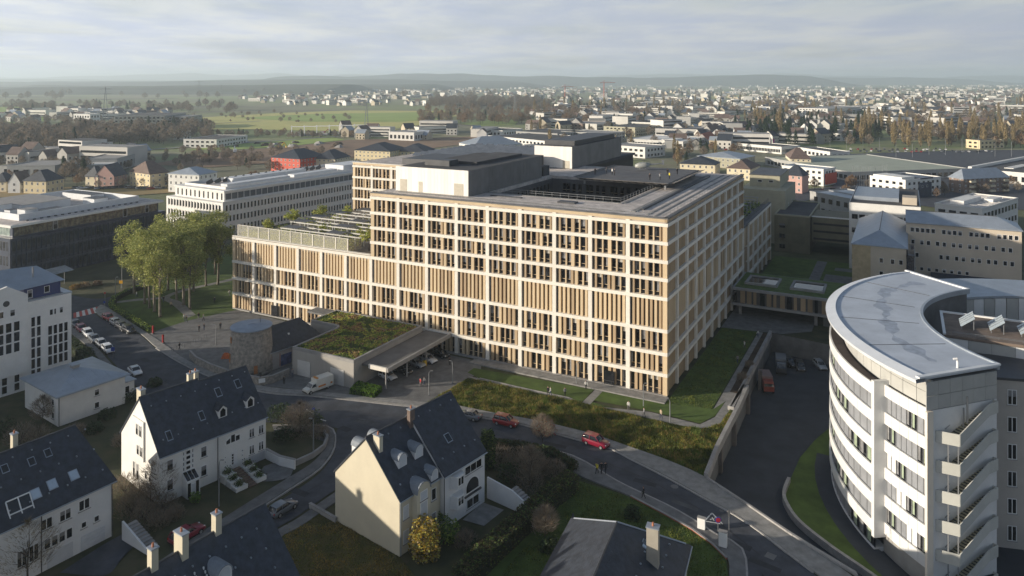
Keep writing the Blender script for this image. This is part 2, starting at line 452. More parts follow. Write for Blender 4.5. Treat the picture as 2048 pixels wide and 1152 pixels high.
# tar seams and manholes
M_TAR = mat('tar_seam', (0.022,0.022,0.024), 0.6, 0.2, 2)
wmark('tar_seams', [gline((1160,905),(1300,960),0.05), gline((1300,960),(1420,1030),0.05), gline((1420,1030),(1520,1110),0.06), gline((700,838),(760,845),0.05), gline((690,834),(735,831),0.05), gline((720,842),(775,838),0.05), gline((640,902),(700,870),0.05),
      gline((335,800),(300,760),0.05), gline((300,760),(250,700),0.05), gline((560,962),(640,920),0.04), gline((610,985),(655,960),0.04)], 0.002, M_TAR)
def manhole(px, py, r=0.45):
    mb = MB(); c = G(px, py)
    mb.lathe([(r*1.25,-0.015),(r*1.25,0.0),(r,0.0),(r,0.006),(0.05,0.006)], 20)
    tag(mb.build('manhole_cover', M_CONC_D, loc=(c.x,c.y,0)), 'round iron manhole cover set in the asphalt at '+('the bend of the main road' if px < 1400 else 'the lower right of the main road'), 'manhole cover')
manhole(1349, 973); manhole(1444, 1021, 0.3)
mb = MB(); c = G(1541,1112); mb.box(-0.6,0.6,-0.6,0.6,-0.015,0.006); mb.box(-0.5,0.5,-0.5,0.5,0.006,0.01)
tag(mb.build('drain_cover', M_CONC_D, loc=(c.x,c.y,0), rz=R(-40)), 'square dark drain cover in the asphalt near the bottom edge', 'drain cover')

# --- hospital forecourt, lawns, paths (in the hospital frame)
FZ = 0.0
poly_sheet('forecourt', gp([(528,772),(560,738),(600,728),(700,720)]) + [HL(-52,-1), HL(-40,-1.2)] + gp([(960,762),(950,750),(935,760),(900,785),(852,806),(800,799),(700,789),(620,781)]), FZ, M_PAVE2)
plaza = gp([(298,667),(375,640),(472,620),(560,640),(640,660),(610,700),(580,735),(540,760),(445,752),(375,721),(330,690)])
poly_sheet('plaza', plaza, FZ+0.004, M_PAVE2)
poly_sheet('front_apron', [HL(-42,-0.2), HL(-42,-3.0), HL(0.3,-3.0), HL(0.3,-0.2)], FZ-0.1, M_PAVE, top=0.16)
# meadow slope, lawns, path
poly_sheet('meadow', gp([(852,806),(900,780),(935,757),(960,755),(1170,800),(1290,835),(1400,857),(1440,845),(1462,810),(1494,775),(1476,815),(1447,870),(1432,900),(1410,953),(1330,919),(1259,894),(1180,867),(1076,842),(987,826),(897,808)]), 0.012, M_LAWN)
lawn_in = [HL(-33,-3.2), HL(-16,-3.2), HL(-16,-9.2), HL(-33,-9.6)]
poly_sheet('lawn', gp([(935,745),(948,736)]) + [HL(-13.6,-3.2), HL(-13.6,-10.0)] + gp([(1140,795),(960,757)]), 0.016, M_LAWN)
poly_sheet('lawn', [HL(-11.6,-3.2), HL(0.4,-3.2), HL(0.4,45), HL(8.6,46), HL(8.6,-1)] + gp([(1452,800),(1430,832),(1400,847),(1300,822),(1167,797)]), 0.016, M_LAWN)
poly_sheet('path', gp([(935,752),(960,757),(1140,795)]) + [HL(-13.4,-10.0), HL(-13.4,-3.0), HL(-11.8,-3.0), HL(-11.8,-10.2)] + gp([(1300,824),(1400,849),(1430,834),(1452,802)]) + [HL(8.8,-1), HL(8.8,46), HL(11.2,46), HL(11.2,-1)] + gp([(1468,808),(1440,847),(1410,858),(1388,857),(1290,836),(1150,802),(950,760)]), 0.022, M_PAVE)
poly_sheet('planting_bed', [HL(9.9,8), HL(11.3,8), HL(11.3,46), HL(9.9,46)], 0.03, M_SOIL)
poly_sheet('passage', [HL(0.2,45), HL(14,47), HL(20,52), HL(20,76), HL(0.2,76)], 0.01, M_PAVE2)
# courtyard garden between hospital and the olive block
poly_sheet('garden_lawn', [HL(0.5,77), HL(40,77), HL(40,128), HL(0.5,128)], 0.01, M_LAWN)
for k, (a, b_, c_, d_) in enumerate([(14,17,77,127),(18,26,96,110),(20,33,116,120),(30,32,77,127)]):
    poly_sheet('garden_path', [HL(a,c_), HL(b_,c_), HL(b_,d_), HL(a,d_)], 0.02+0.004*k, M_PAVE2)
# park lawns and paths
poly_sheet('park_lawn', gp([(216,612),(236,596),(300,565),(380,540),(470,500),(640,440),(640,560),(472,620),(376,641),(298,666)]), 0.01, M_LAWN)
strip('park_path', [(374,636),(345,610),(325,598),(338,588),(370,578),(420,567),(470,555)], [(392,630),(362,604),(340,596),(352,588),(380,580),(424,570),(470,560)], 0.02, M_PAVE)
strip('park_path', [(226,604),(270,598),(300,596),(330,594)], [(230,607),(272,602),(302,600),(330,597)], 0.024, M_PAVE)
# house plots: driveways and a terrace
strip('driveway', [(528,932),(555,925),(590,930)], [(505,962),(545,962),(580,955)], -0.01, M_PAVE2)
strip('driveway', [(206,1089),(262,1062),(275,1085)], [(120,1145),(210,1150),(240,1120)], -0.01, M_ASPH)
poly_sheet('yard_terrace', gp([(925,1040),(965,1005),(1008,1020),(968,1052)]), 0.03, M_PAVE)
poly_sheet('garden_lawn', gp([(575,1050),(640,1015),(690,1045),(800,1115),(830,1152),(820,1240),(560,1240),(480,1120)]), 0.0, mat('winter_lawn',(0.085,0.070,0.022),0.95,0.0,0.5,c2=(0.045,0.050,0.014),bump=0.4,bscale=6))
poly_sheet('garden_lawn', gp([(1160,962),(1260,994),(1330,1030),(1384,1060),(1425,1090),(1452,1118),(1456,1152),(1456,1230),(900,1230),(960,1140),(1080,1050)]), 0.0, M_LAWN)

# repair patches in the asphalt, drains at the kerb
M_PATCH = mat('asphalt_patch', (0.040,0.043,0.050), 0.9, 0.2, 0.8); M_PATCH2 = mat('asphalt_worn', (0.078,0.082,0.090), 0.9, 0.25, 0.8)
rpz = random.Random(44)
for k, (px, py, a, b_) in enumerate(((735,845,5,1.6),(800,850,3,1.2),(690,858,2.4,1.4),(650,880,4,1),(600,985,3,1.2),(520,1050,4,1),(1010,868,6,1.1),(1110,890,4,1.0),(1290,965,3.5,1.1),(1370,1010,4,.9),(1480,1090,3,1.2),(1530,1130,4,1.0),(330,770,5,1.3),(290,720,3,1.2),(240,680,5,1.0),(420,795,5,1.2),(560,815,4,1.0),(880,850,5,1.0),(1420,1060,2,1.5))):
    c = G(px,py); dr = R(rpz.choice((-30,-25,-35)) if 560 < px < 1600 and py < 1010 else (-38 if px > 1250 else (-40 if px < 450 else 55)))
    mb = MB(); mb.face([(-a/2,-b_/2,0),(a/2,-b_/2*.9,0),(a/2*.95,b_/2,0),(-a/2,b_/2*1.05,0)])
    tag(mb.build('asphalt_patch', M_PATCH if k % 3 else M_PATCH2, loc=(c.x,c.y,-.005+.0008*(k%3)), rz=dr), kind='structure')
# ================================================================ the hospital
hosp = thing('hospital_building', 'large bronze and cream gridded hospital block filling the middle of the picture', 'building', HO, HA)
ZB = [4.06, 8.03, 12.4, 18.5, 22.1, 25.5, 29.0, 32.5]
ZR = 33.8
XL, XT = -116.5, -70.7          # left end, left edge of the tall part
YB1, YB2 = 75.0, 122.0          # tall part depth, right end of the low wing
def bx(name, m, x0, x1, y0, y1, z0, z1, parent=None):
    mb = MB(); mb.box(x0,x1,y0,y1,z0,z1); return mb.build(name, m, parent or hosp)
# cores
def slab_with_hole(name, m, X0, X1, Y0, Y1, hx0, hx1, hy0, hy1, z0, z1):
    mb = MB()
    mb.box(X0,hx0,Y0,Y1,z0,z1); mb.box(hx1,X1,Y0,Y1,z0,z1)
    mb.box(hx0,hx1,Y0,hy0,z0,z1); mb.box(hx0,hx1,hy1,Y1,z0,z1)
    return mb.build(name, m, hosp)
CH = (-46.5, -14.7, 14.6, 49.0)          # big courtyard
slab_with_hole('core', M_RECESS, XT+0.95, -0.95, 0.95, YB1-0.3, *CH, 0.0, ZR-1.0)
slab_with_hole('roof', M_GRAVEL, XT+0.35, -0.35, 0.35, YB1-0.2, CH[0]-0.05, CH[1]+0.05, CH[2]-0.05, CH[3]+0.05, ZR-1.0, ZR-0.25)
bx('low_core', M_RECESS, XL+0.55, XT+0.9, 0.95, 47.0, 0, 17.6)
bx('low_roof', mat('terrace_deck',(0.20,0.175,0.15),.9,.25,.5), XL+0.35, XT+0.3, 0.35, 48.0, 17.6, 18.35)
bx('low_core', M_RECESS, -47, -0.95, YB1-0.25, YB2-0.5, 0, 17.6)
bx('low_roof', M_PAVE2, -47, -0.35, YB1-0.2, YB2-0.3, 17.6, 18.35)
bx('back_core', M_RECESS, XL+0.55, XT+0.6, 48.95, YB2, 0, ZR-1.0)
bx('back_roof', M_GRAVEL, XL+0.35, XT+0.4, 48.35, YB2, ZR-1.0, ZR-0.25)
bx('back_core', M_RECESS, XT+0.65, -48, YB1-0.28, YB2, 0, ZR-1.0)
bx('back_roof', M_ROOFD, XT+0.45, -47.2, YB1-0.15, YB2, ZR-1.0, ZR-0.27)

_pm = {}
def panel_mesh(w, h, dep, m):
    k = ('p', round(w,2), round(h,2), round(dep,2), m.name)
    if k not in _pm:
        mb = MB(); mb.box(0, w, 0, dep, 0, h); _pm[k] = mb.mesh('panel', m)
    return _pm[k]
def window_mesh(w, h, var):
    k = ('w', round(w,2), round(h,2), var)
    if k not in _pm:
        mb = MB(); t = 0.06
        mb.box(0,t,0,0.10,0,h,0); mb.box(w-t,w,0,0.10,0,h,0); mb.box(t,w-t,0,0.10,h-t,h,0); mb.box(t,w-t,0,0.10,0,t,0)
        zr_ = h*0.24
        mb.box(t,w-t,-0.03,0.06,zr_,zr_+0.08,3)                 # pale rail that catches the light
        mb.face([(t,0.07,t),(w-t,0.07,t),(w-t,0.07,h-t),(t,0.07,h-t)], 1)
        if var == 1:
            mb.box(w*0.46,w-t-0.01,0.03,0.06,zr_+0.12,h-t-0.01,2)
        elif var == 2:
            mb.box(t+0.01,w-t-0.01,0.03,0.06,h*0.45,h-t-0.01,2)
        elif var == 3:
            mb.box(t+.01,w*.4,0.03,0.06,zr_+0.12,h-t-0.01,2)
        elif var == 4:
            mb.box(t+0.01,w-t-0.01,0.03,0.06,h*0.68,h-t-0.01,4)
        _pm[k] = mb.mesh('window', [M_FRAME, M_GLASS, M_CURT, M_TAN2, mat('pale_blind',(.42,.40,.36),.9,.1,1)])
    return _pm[k]

class Facade:
    """lays pieces on a front: s along it, o outwards, z up"""
    def __init__(f, axis, off, parent, limit=300):
        f.axis, f.off, f.parent, f.n = axis, off, parent, {}
        f.limit = limit; f.rest = {}
    def loc(f, s, o, z): return (s, f.off - o, z) if f.axis == 'x' else (f.off + o, s, z)
    def put(f, me, name, s, o, z):
        k = f.n.get(name, 0); f.n[name] = k + 1
        rz = 0 if f.axis == 'x' else math.pi/2
        if k < f.limit: return place(me, name, f.parent, f.loc(s,o,z), rz)
        # past the limit: joined
        f.rest.setdefault((name, tuple(m.name for m in me.materials)), []).append((me, Matrix.Translation(f.loc(s,o,z)) @ Matrix.Rotation(rz,4,'Z')))
    def flush(f, as_name):
        for (name, mats_), L in f.rest.items():
            mb = MB()
            for me, mx in L:
                mb.raw([mx @ v.co for v in me.vertices], [tuple(p.vertices) for p in me.polygons])
                mb.m[-len(me.polygons):] = [p.material_index for p in me.polygons]
            tag(mb.build(as_name.get(name, name), [bpy.data.materials[x] for x in mats_], f.parent), kind='stuff')
        f.rest = {}

PIER = 0.80
rng = random.Random(11)
PAT_UP = [('g',.30),('t',.50),('w',.95),('m',.28),('w',.88),('T',.64),('w',.84),('m',.28),('w',.98),('t',.36),('g',.34)]
PAT_UP2 = [('g',.36),('t',.46),('w',.92),('m',.26),('w',.92),('t',.5),('g',.34),('T',.6),('w',.9),('m',.26),('w',.86),('g',.2)]
PAT_LO = [[('w',.82),('m',.24),('w',.78),('T',.52),('g',.36),('T',.52),('g',.36),('t',.5),('g',.36),('T',.5),('w',.8)],
          [('g',.36),('T',.52),('g',.36),('t',.5),('w',.85),('m',.24),('w',.85),('T',.52),('g',.36),('T',.5),('w',.8)],
          [('w',.8),('T',.52),('g',.36),('T',.52),('w',.8),('m',.24),('w',.8),('m',.24),('w',.8),('t',.5),('g',.36)],
          [('g',.36),('T',.52),('w',.9),('m',.24),('w',.9),('T',.5),('g',.36),('t',.5),('w',.85),('m',.24),('w',.85)]]
PAT_TECH = [('g',.42),('T',.50)]*7+[('g',.3)]
def bay(F, s0, s1, z0, z1, kind, simple=False):
    W = s1 - s0
    if kind == 'tech': pat = PAT_TECH
    elif kind == 'up': pat = PAT_UP if rng.random() < .78 else PAT_UP2
    elif kind == 'blind': pat = [('t',.5),('g',.36)]*8  # darker panels put shade into the colour of the right front
    else: pat = rng.choice(PAT_LO)
    tot = sum(w for _, w in pat); k = W / tot; s = s0
    h = z1 - z0
    for c, w in pat:
        w *= k
        if c in 'tTm':
            m = M_TAN if c == 't' or rng.random() < .25 else M_TAN2
            dep = .55 if c != 'm' else .45
            F.put(panel_mesh(w, h, dep, m), 'panel', s, (-0.34 if c == 'T' else -0.40) if c != 'm' else -0.46, z0)
        elif c == 'w':
            F.put(window_mesh(w, h, rng.choice((0,1,1,2,0,3,4,0))), 'window', s, -0.78, z0)
        s += w
def grid(F, edges, zs, kinds, zbase, pier_ends=(False,False), vis=None):
    """edges: bay boundaries; zs: band heights (floor lines); pieces between the bands"""
    bh = 0.33
    for i in range(len(edges)-1):
        a, b_ = edges[i], edges[i+1]
        pa = PIER/2 if (i > 0 or pier_ends[0]) else 0.0
        pb = PIER/2 if (i < len(edges)-2 or pier_ends[1]) else 0.0
        for j in range(len(zs)-1):
            z0 = zs[j] + (bh if j > 0 or zbase > 0 else 0.25); z1 = zs[j+1] - bh
            s0, s1 = a + pa, b_ - pb
            if not pa: 
                F.put(panel_mesh(.95, z1-z0, .8, M_TAN2), 'panel', s0, -0.06, z0); s0 += .95
            if not pb:
                F.put(panel_mesh(1.0, z1-z0, .8, M_TAN), 'panel', s1-1.0, -0.06, z0); s1 -= 1.0
            bay(F, s0, s1, z0, z1, kinds[j])
def piers_bands(F, edges, zs, ztop, first=True, last=True, name_b='band', ext=0.1):
    for i, e in enumerate(edges):
        if (i == 0 and not first) or (i == len(edges)-1 and not last): continue
        F.put(panel_mesh(PIER, ztop-zs[0]-0.02, .93, M_BAND), 'pier', e-PIER/2, 0.0, zs[0])
    for z in zs[1:]:
        F.put(panel_mesh(edges[-1]-edges[0]+2*ext, .66, 1.0, M_BAND), name_b, edges[0]-ext, 0.14, z-.33)
FA = Facade('x', 0.0, hosp)
eT = [XT + i*(0-XT)/9 for i in range(10)]
eL = [XL + i*(XT-XL)/6 for i in range(7)]
zlow = [0.0] + ZB[:4]
zup = ZB[3:]
kl = ['lo','lo','lo','tech']
grid(FA, eT, zup, ['up']*4, 1, (False, False))
grid(FA, eT, zlow, kl, 0, (True, False))
grid(FA, eL, zlow, kl, 0, (False, True))
FA.limit = 400
piers_bands(FA, eL, [0.0]+ZB[:4], 18.1, first=False, last=False, ext=0.0)
piers_bands(FA, eT, [0.0]+ZB[:4], 18.1, last=False, ext=0.0)
piers_bands(FA, eT, ZB[3:], ZR-.75, first=False, last=False)
# bands of the low part run on under the tall part: butt joints, hidden seam
FA.put(panel_mesh(-XT-0.0, .62, .5, M_TAN2), 'fascia', XT, -0.05, ZR-.8)
FA.put(panel_mesh(-XT+.3, .22, .9, M_CONC_D), 'parapet_cap', XT-.15, 0.1, ZR-.18)
FA.put(panel_mesh(XT-XL, .16, .9, M_BAND), 'parapet_cap', XL-.1, 0.02, 18.97)
FA.flush({})
# shaded right front, its panels chosen darker to add to the shade
FB = Facade('y', 0.0, hosp, limit=0)
eBT = [i*YB1/10 for i in range(11)]
eBL = [YB1 + i*(YB2-YB1)/6 for i in range(7)]
grid(FB, eBT, zup, ['blind']*4, 1, (False, False))
grid(FB, eBT, zlow, ['blind','blind','blind','tech'], 0, (False, True))
grid(FB, eBL, zlow, ['blind','blind','blind','tech'], 0, (True, False))
FB.flush({})
FB.limit = 400
piers_bands(FB, eBT, [0.0]+ZB[:4], 18.1, first=False, ext=-.15)
piers_bands(FB, eBL[1:], [0.0]+ZB[:4], 18.1, ext=-.15)
piers_bands(FB, eBT, ZB[3:], ZR-.75, first=False, last=False, ext=-.15)
FB.put(panel_mesh(YB1, .62, .5, M_TAN), 'fascia', 0, -0.05, ZR-.8)
FB.put(panel_mesh(YB1, .22, .9, M_CONC_D), 'parapet_cap', 0, 0.1, ZR-.18)
FB.put(panel_mesh(YB2-YB1, .2, .9, M_CONC_D), 'parapet_cap', YB1, 0.1, 18.97)
# left flank of the tall part over the roof terrace, back wing front
bx('flank_wall', M_TAN, XT+.02, XT+.5, 0.56, 47.5, 18.4, ZR-.25)
FC = Facade('x', 48.0, hosp, limit=300)
eC = [XL + i*(XT-XL)/6 for i in range(7)]
grid(FC, eC, zup, ['up']*4, 1, (False, False))
piers_bands(FC, eC, ZB[3:], ZR-.75, first=False, last=False)
FC.put(panel_mesh(XT-XL, .62, .5, M_TAN2), 'fascia', XL, -0.05, ZR-.8)
FC.put(panel_mesh(XT-XL+.1, .22, .9, M_BAND), 'parapet_cap', XL-.1, 0.1, ZR-.18)
FC.flush({})
bx('flank_wall', M_TAN, XL, XL+.5, 48.1, YB2, 0.0, ZR-.25)
bx('flank_wall', M_TAN, XL, XL+.5, 0.6, 47.9, 0.0, 18.3)
bx('rear_wall', M_TAN, -47.0, -0.6, YB2-.4, YB2, 0, 18.3)
bx('rear_wall', M_TAN, -46.0, -0.6, YB1-.2, YB1+.1, 18.4, ZR-.3)
# courtyard lining with windows
hc = MB()
hc.box(CH[0]+.05,CH[1]-.05,CH[3]-.12,CH[3]-.02,14,ZR-1.02); hc.box(CH[1]-.12,CH[1]-.02,CH[2]+.05,CH[3]-.14,14,ZR-1.02)
hc.box(CH[0]+.02,CH[0]+.12,CH[2]+.05,CH[3]-.14,14,ZR-1.02); hc.box(CH[0]+.14,CH[1]-.14,CH[2]+.02,CH[2]+.12,14,ZR-1.02)
hc.build('courtyard_wall', mat('courtyard_panel',(0.11,0.11,0.115),.6,.15,.5), hosp)
bx('courtyard_floor', M_PAVE2, CH[0]+.15, CH[1]-.15, CH[2]+.15, CH[3]-.15, 14, 14.2)
for zz in (29.4, 26.0):
    for k in range(17):
        mb_ = window_mesh(1.0, 2.3, 0)
        place(mb_, 'courtyard_window', hosp, (CH[0]+2.5+k*1.72+(0.6 if k%4==0 else 0), CH[3]-.22, zz))
    for k in range(14):
        place(window_mesh(1.0, 2.3, 0), 'courtyard_window', hosp, (CH[0]+.22, CH[2]+2.0+k*2.2, zz), math.pi/2)
# parapets / rails around the courtyard, roof strips, skylight slots
def rail(name, pts, h, parent, m=M_STEEL, step=2.0, r=0.03):
    mb = MB()
    for a, b_ in zip(pts, pts[1:]):
        a, b_ = Vector(a), Vector(b_); n_ = max(1, int((b_-a).length/step))
        for i in range(n_+1):
            p_ = a.lerp(b_, i/n_); mb.bar(p_, p_+Vector((0,0,h)), r*1.6)
        for hh in (h, h*.55): mb.bar(a+Vector((0,0,hh)), b_+Vector((0,0,hh)), r*1.6)
    return mb.build(name, m, parent)
zr = ZR-.25
rail('courtyard_rail', [(CH[0]-.4,CH[2]-.4,zr),(CH[1]+.4,CH[2]-.4,zr),(CH[1]+.4,CH[3]+.4,zr)], 1.1, hosp)
rail('roof_rail', [(XT+1,1.2,zr),(-1.2,1.2,zr),(-1.2,YB1-2,zr)], 1.0, hosp, M_STEEL, 2.5, .025)
for (x0,x1,y0,y1,h) in ((CH[0]-1.0,CH[1]+1.0,CH[2]-1.5,CH[2]-.6,.12),(CH[1]+.6,CH[1]+1.5,CH[2]-.6,64,.12),(-9.0,-8.0,5,70,.14),(-5.2,-4.7,3,72,.10),(-3.4,-3.0,2.5,72,.10),(-66,-10,4.2,4.6,.1)):
    bx('roof_strip', M_PAVE, x0,x1,y0,y1,zr,zr+h)
bx('roof_slot', M_METAL_D, -7.9,-7.2,8,66,zr,zr+.3)
bx('roof_hatch', M_METAL_D, -26.5,-22.5,8.0,10.0,zr,zr+.35)
bx('roof_hatch', M_METAL_D, -44.0,-36.0,9.5,10.2,zr,zr+.2)
# penthouses: pale corrugated front, shade painted into the dark sides
def penthouse(x0,x1,y0,y1,z1,front,doors=()):
    p_ = bx('penthouse', mat('penthouse_shade_side',(0.15,0.145,0.14),.6,.12,.4), x0,x1,y0,y1,zr,z1)
    n_ = int((x1-x0)/.9)
    for i in range(n_):
        mb = MB(); a = x0+i*(x1-x0)/n_; b_ = x0+(i+1)*(x1-x0)/n_
        mb.box(a+.01,b_-.01,y0-.10,y0-.01,zr+.15,z1+.12); mb.build('panel', front, p_)
    nn = int((y1-y0)/1.8)
    for i in range(nn):
        mb = MB(); a = y0+i*(y1-y0)/nn; b_ = y0+(i+1)*(y1-y0)/nn
        mb.box(x1+.01,x1+.07,a+.02,b_-.02,zr+.15,z1+.1); mb.build('panel', mat('penthouse_shade_panel',(0.17,0.165,0.16),.55,.12,.4), p_)
    for (dx,w,h) in doors:
        mb = MB(); mb.box(x0+dx,x0+dx+w,y0-.14,y0-.105,zr+.15,zr+h); mb.build('door', mat('beige_louvre',(0.50,0.46,0.38),.7,.08,1), p_)
    mb = MB(); mb.box(x0+.3,x1-.3,y0+.3,y1-.3,z1,z1+.05); mb.build('top', M_ROOFD, p_)
    return p_
M_PENT = mat('penthouse_front',(0.80,0.77,0.72),.6,.05,.4,streak=True)
p1_ = penthouse(-67.5,-47.3,5.5,43.5,39.4,M_PENT,((1.3,2.0,3.0),(6.6,1.1,2.7),(16.4,2.5,2.9)))
p2_ = penthouse(-60.0,-47.6,65.0,108.0,40.0,M_PENT,((9.4,2.2,2.4),))
for (x0,x1,y0,y1,z0,z1,m,nm) in ((-63,-56,11,15,39.45,40.8,M_METAL_D,'plant_box'),(-60,-52,17,41,39.45,40.1,M_ROOFD,'roof_platform'),(-64,-61,20,40,39.45,39.9,M_ROOFD,'roof_platform'),
        (-66,-62,55,64,zr,36.4,M_METAL_D,'plant_box'),(-70,-56,60,63,zr,37.5,M_ROOFD,'plant_box'),(-59,-49,70,105,40.06,41.5,M_METAL_D,'roof_platform'),
        (-56,-48,46,50,zr,36.2,M_ROOFD,'plant_box'),(-100,-72,52,70,zr,35.4,M_METAL_D,'roof_platform')):
    bx(nm, m, x0,x1,y0,y1,z0,z1)
# tilted solar collectors on the back wing
sp = MB(); sp.raw([(0,0,.2),(3.2,0,.2),(3.2,1.6,1.2),(0,1.6,1.2),(0,0,.12),(3.2,0,.12),(3.2,1.6,1.12),(0,1.6,1.12)],[(0,1,2,3),(7,6,5,4),(0,4,5,1),(1,5,6,2),(2,6,7,3),(3,7,4,0)])
for x_ in (0.3,2.9): sp.bar((x_,1.4,0),(x_,1.4,1.05),.08); sp.bar((x_,.2,0),(x_,.2,.2),.08)
spm = sp.mesh('solar_panel', mat('solar_glass',(0.10,0.115,0.14),.25,.2,.5,spec=.7))
for i in range(8):
    for j in range(11):
        place(spm, 'solar_panel', hosp, (-112+i*5.0, 74+j*4.2, zr))
# helipad deck with net edge
hp = bx('helipad_deck', mat('helipad',(0.12,0.12,0.125),.8,.2,.4), -33.5,-10.5,36.8,67,34.7,35.2)
mb = MB()
for (a,b_) in (((-33.5,36.8),(-10.5,36.8)),((-10.5,36.8),(-10.5,67)),((-33.5,36.8),(-33.5,67))):
    nx_, ny_ = (0,-1) if a[1]==b_[1] else ((1,0) if a[0]>-20 else (-1,0))
    A, B = Vector((*a,35.1)), Vector((*b_,35.1)); o_ = Vector((nx_*1.6,ny_*1.6,.25))
    N_ = 12
    for i in range(N_):
        t0, t1 = A.lerp(B,i/N_), A.lerp(B,(i+1)/N_); sag = Vector((0,0,-.35))
        mid0 = (t0+t1)/2
        mb.raw([t0,t1,t1+o_,t0+o_,(t0+t1)/2+o_/2+sag],[(0,1,4),(1,2,4),(2,3,4),(3,0,4)])
        mb.bar(t0+o_*1.0, t1+o_*1.0, .08)
mb.build('safety_net', mat('net',(0.16,0.15,0.14),.9,.3,2), hp)
for (x_,y_) in ((-32.5,38),(-11.5,38),(-11.5,52),(-11.5,66)):
    bx('deck_column', M_STEEL, x_-.2,x_+.2,y_-.2,y_+.2,zr,34.7)
# glass screen on the low roof, panel by panel
M_SCREEN = bpy.data.materials.new('screen_glass'); M_SCREEN.use_nodes = True
_n, _l = M_SCREEN.node_tree.nodes, M_SCREEN.node_tree.links
_b = _n['Principled BSDF']; _b.inputs['Base Color'].default_value = (.86,.83,.70,1); _b.inputs['Roughness'].default_value = .25
_t = _n.new('ShaderNodeBsdfTransparent'); _x = _n.new('ShaderNodeMixShader'); _x.inputs[0].default_value = .17
_l.new(_t.outputs[0], _x.inputs[1]); _l.new(_b.outputs[0], _x.inputs[2]); _l.new(_x.outputs[0], _n['Material Output'].inputs['Surface'])
scr = thing('glass_screen', 'tall clear glass screen along the edge of the planted roof terrace', 'glass screen', HL(XL+1.2, .9, 18.35), HA)
npan = 10; wp = 37.0/npan
for i in range(npan):
    mb = MB(); mb.box(.06,wp-.06,-.02,.02,.25,3.45); mb.build('pane', M_SCREEN, scr, loc=(i*wp,0,0))
for i in range(npan+1):
    mb = MB(); mb.box(-.11,.11,-.11,.11,0,3.6); mb.build('post', M_BAND, scr, loc=(i*wp,0,0))
mb = MB(); mb.box(0,37,-.06,.06,3.5,3.62); mb.build('top_rail', M_BAND, scr)
mb = MB(); mb.box(37.05,37.1,.1,5,.25,3.45); mb.build('pane', M_SCREEN, scr)
# pergolas on the terrace: posts and beams, louvre fields
def pergola(x0, y0, nx, ny, dx, dy, label):
    t = thing('roof_pergola', label, 'pergola', HL(x0, y0, 18.35), HA, 'pergolas on the hospital roof terrace')
    for i in range(nx+1):
        for j in range(ny+1):
            mb = MB(); mb.box(-.09,.09,-.09,.09,0,2.9); mb.build('post', M_STEEL, t, loc=(i*dx,j*dy,0))
    for j in range(ny+1):
        mb = MB(); mb.box(-.3,nx*dx+.3,-.09,.09,2.9,3.2); mb.build('beam', mat('pergola_beam',(.50,.49,.46),.6,.06,1), t, loc=(0,j*dy,0))
    for i in range(nx+1):
        mb = MB(); mb.box(-.05,.05,-.3,ny*dy+.3,3.22,3.34); mb.build('rafter', M_STEEL, t, loc=(i*dx,0,0))
    for i in range(nx):
        for j in range(ny):
            if (i*2+j*3) % 3 == 0:
                mb = MB(); mb.box(i*dx+.2,(i+1)*dx-.2,j*dy+.15,(j+1)*dy-.15,3.27,3.33); mb.build('louvre', mat('louvre',(.10,.10,.105),.6,.1,.5), t)
for k, (x0,y0,nx,ny) in enumerate(((-104,5.0,6,1),(-108,12.5,7,1),(-109,20,7,1),(-108,27.5,7,1),(-104,35,6,1))):
    pergola(x0,y0,nx,ny,4.9,3.4, ['steel pergola nearest the glass screen on the hospital roof terrace','second steel pergola from the glass screen on the roof terrace','third steel pergola from the glass screen on the roof terrace','fourth steel pergola from the glass screen on the roof terrace','rearmost short pergola against the back wing of the hospital'][k])
# entrance door, plinth
bx('plinth', M_CONC, XL+.1, -.1, -.12, .5, -.3, .22)
for s_ in (-12.8, -102.5):
    d_ = MB(); d_.box(0,2.2,-.02,.12,.23,2.9); d_.build('entrance_door', M_GLASS, hosp, loc=(s_,-.06,0))
bx('link_canopy', M_CONC_D, -87, -80.2, -3.6, -.2, 4.2, 4.6)
# ================================================================ annex, canopy, mill
def leaf_tuft_mesh(name, pts, size, mats, seed=1, tris=False):
    """cloud of small crossed leaf quads at the points (x,y,z,scale)"""
    r_ = random.Random(seed); mb = MB()
    for (x,y,z,s) in pts:
        a, b_ = r_.uniform(0,6.283), r_.uniform(-0.9,0.9)
        u = Vector((math.cos(a),math.sin(a),b_*.6)).normalized()*size*s
        w_ = u.cross(Vector((r_.uniform(-1,1),r_.uniform(-1,1),r_.uniform(.2,1)))).normalized()*size*s*.62
        c = Vector((x,y,z))
        if tris: mb.face([c-u-w_*.5, c+u, c-u*.2+w_], r_.randrange(len(mats)))
        else: mb.face([c-u, c-w_, c+u, c+w_], r_.randrange(len(mats)))
    return mb.mesh(name, mats)
def mleaf(name, c, var=.3):
    if name in _mats: return _mats[name]
    m = mat(name, c, .7, var, .9, spec=.25)
    nt = m.node_tree; b = nt.nodes['Principled BSDF']
    tr = nt.nodes.new('ShaderNodeBsdfTranslucent'); mx = nt.nodes.new('ShaderNodeMixShader'); mx.inputs[0].default_value = .28
    src = b.inputs['Base Color'].links[0].from_socket
    nt.links.new(src, tr.inputs['Color']); nt.links.new(b.outputs[0], mx.inputs[1]); nt.links.new(tr.outputs[0], mx.inputs[2])
    nt.links.new(mx.outputs[0], nt.nodes['Material Output'].inputs['Surface'])
    return m
L_SED1 = mleaf('sedum_green',(.30,.37,.07)); L_SED2 = mleaf('sedum_yellow',(.50,.47,.11)); L_SED3 = mleaf('sedum_russet',(.38,.24,.11)); L_SED4 = mleaf('sedum_dark',(.12,.18,.045))
anx = thing('annex_building', 'low grey concrete annex with a sedum planted roof in front of the hospital', 'building', HO, HA)
M_ANX = mat('annex_wall',(0.36,0.34,0.31),.85,.10,.35,streak=True)
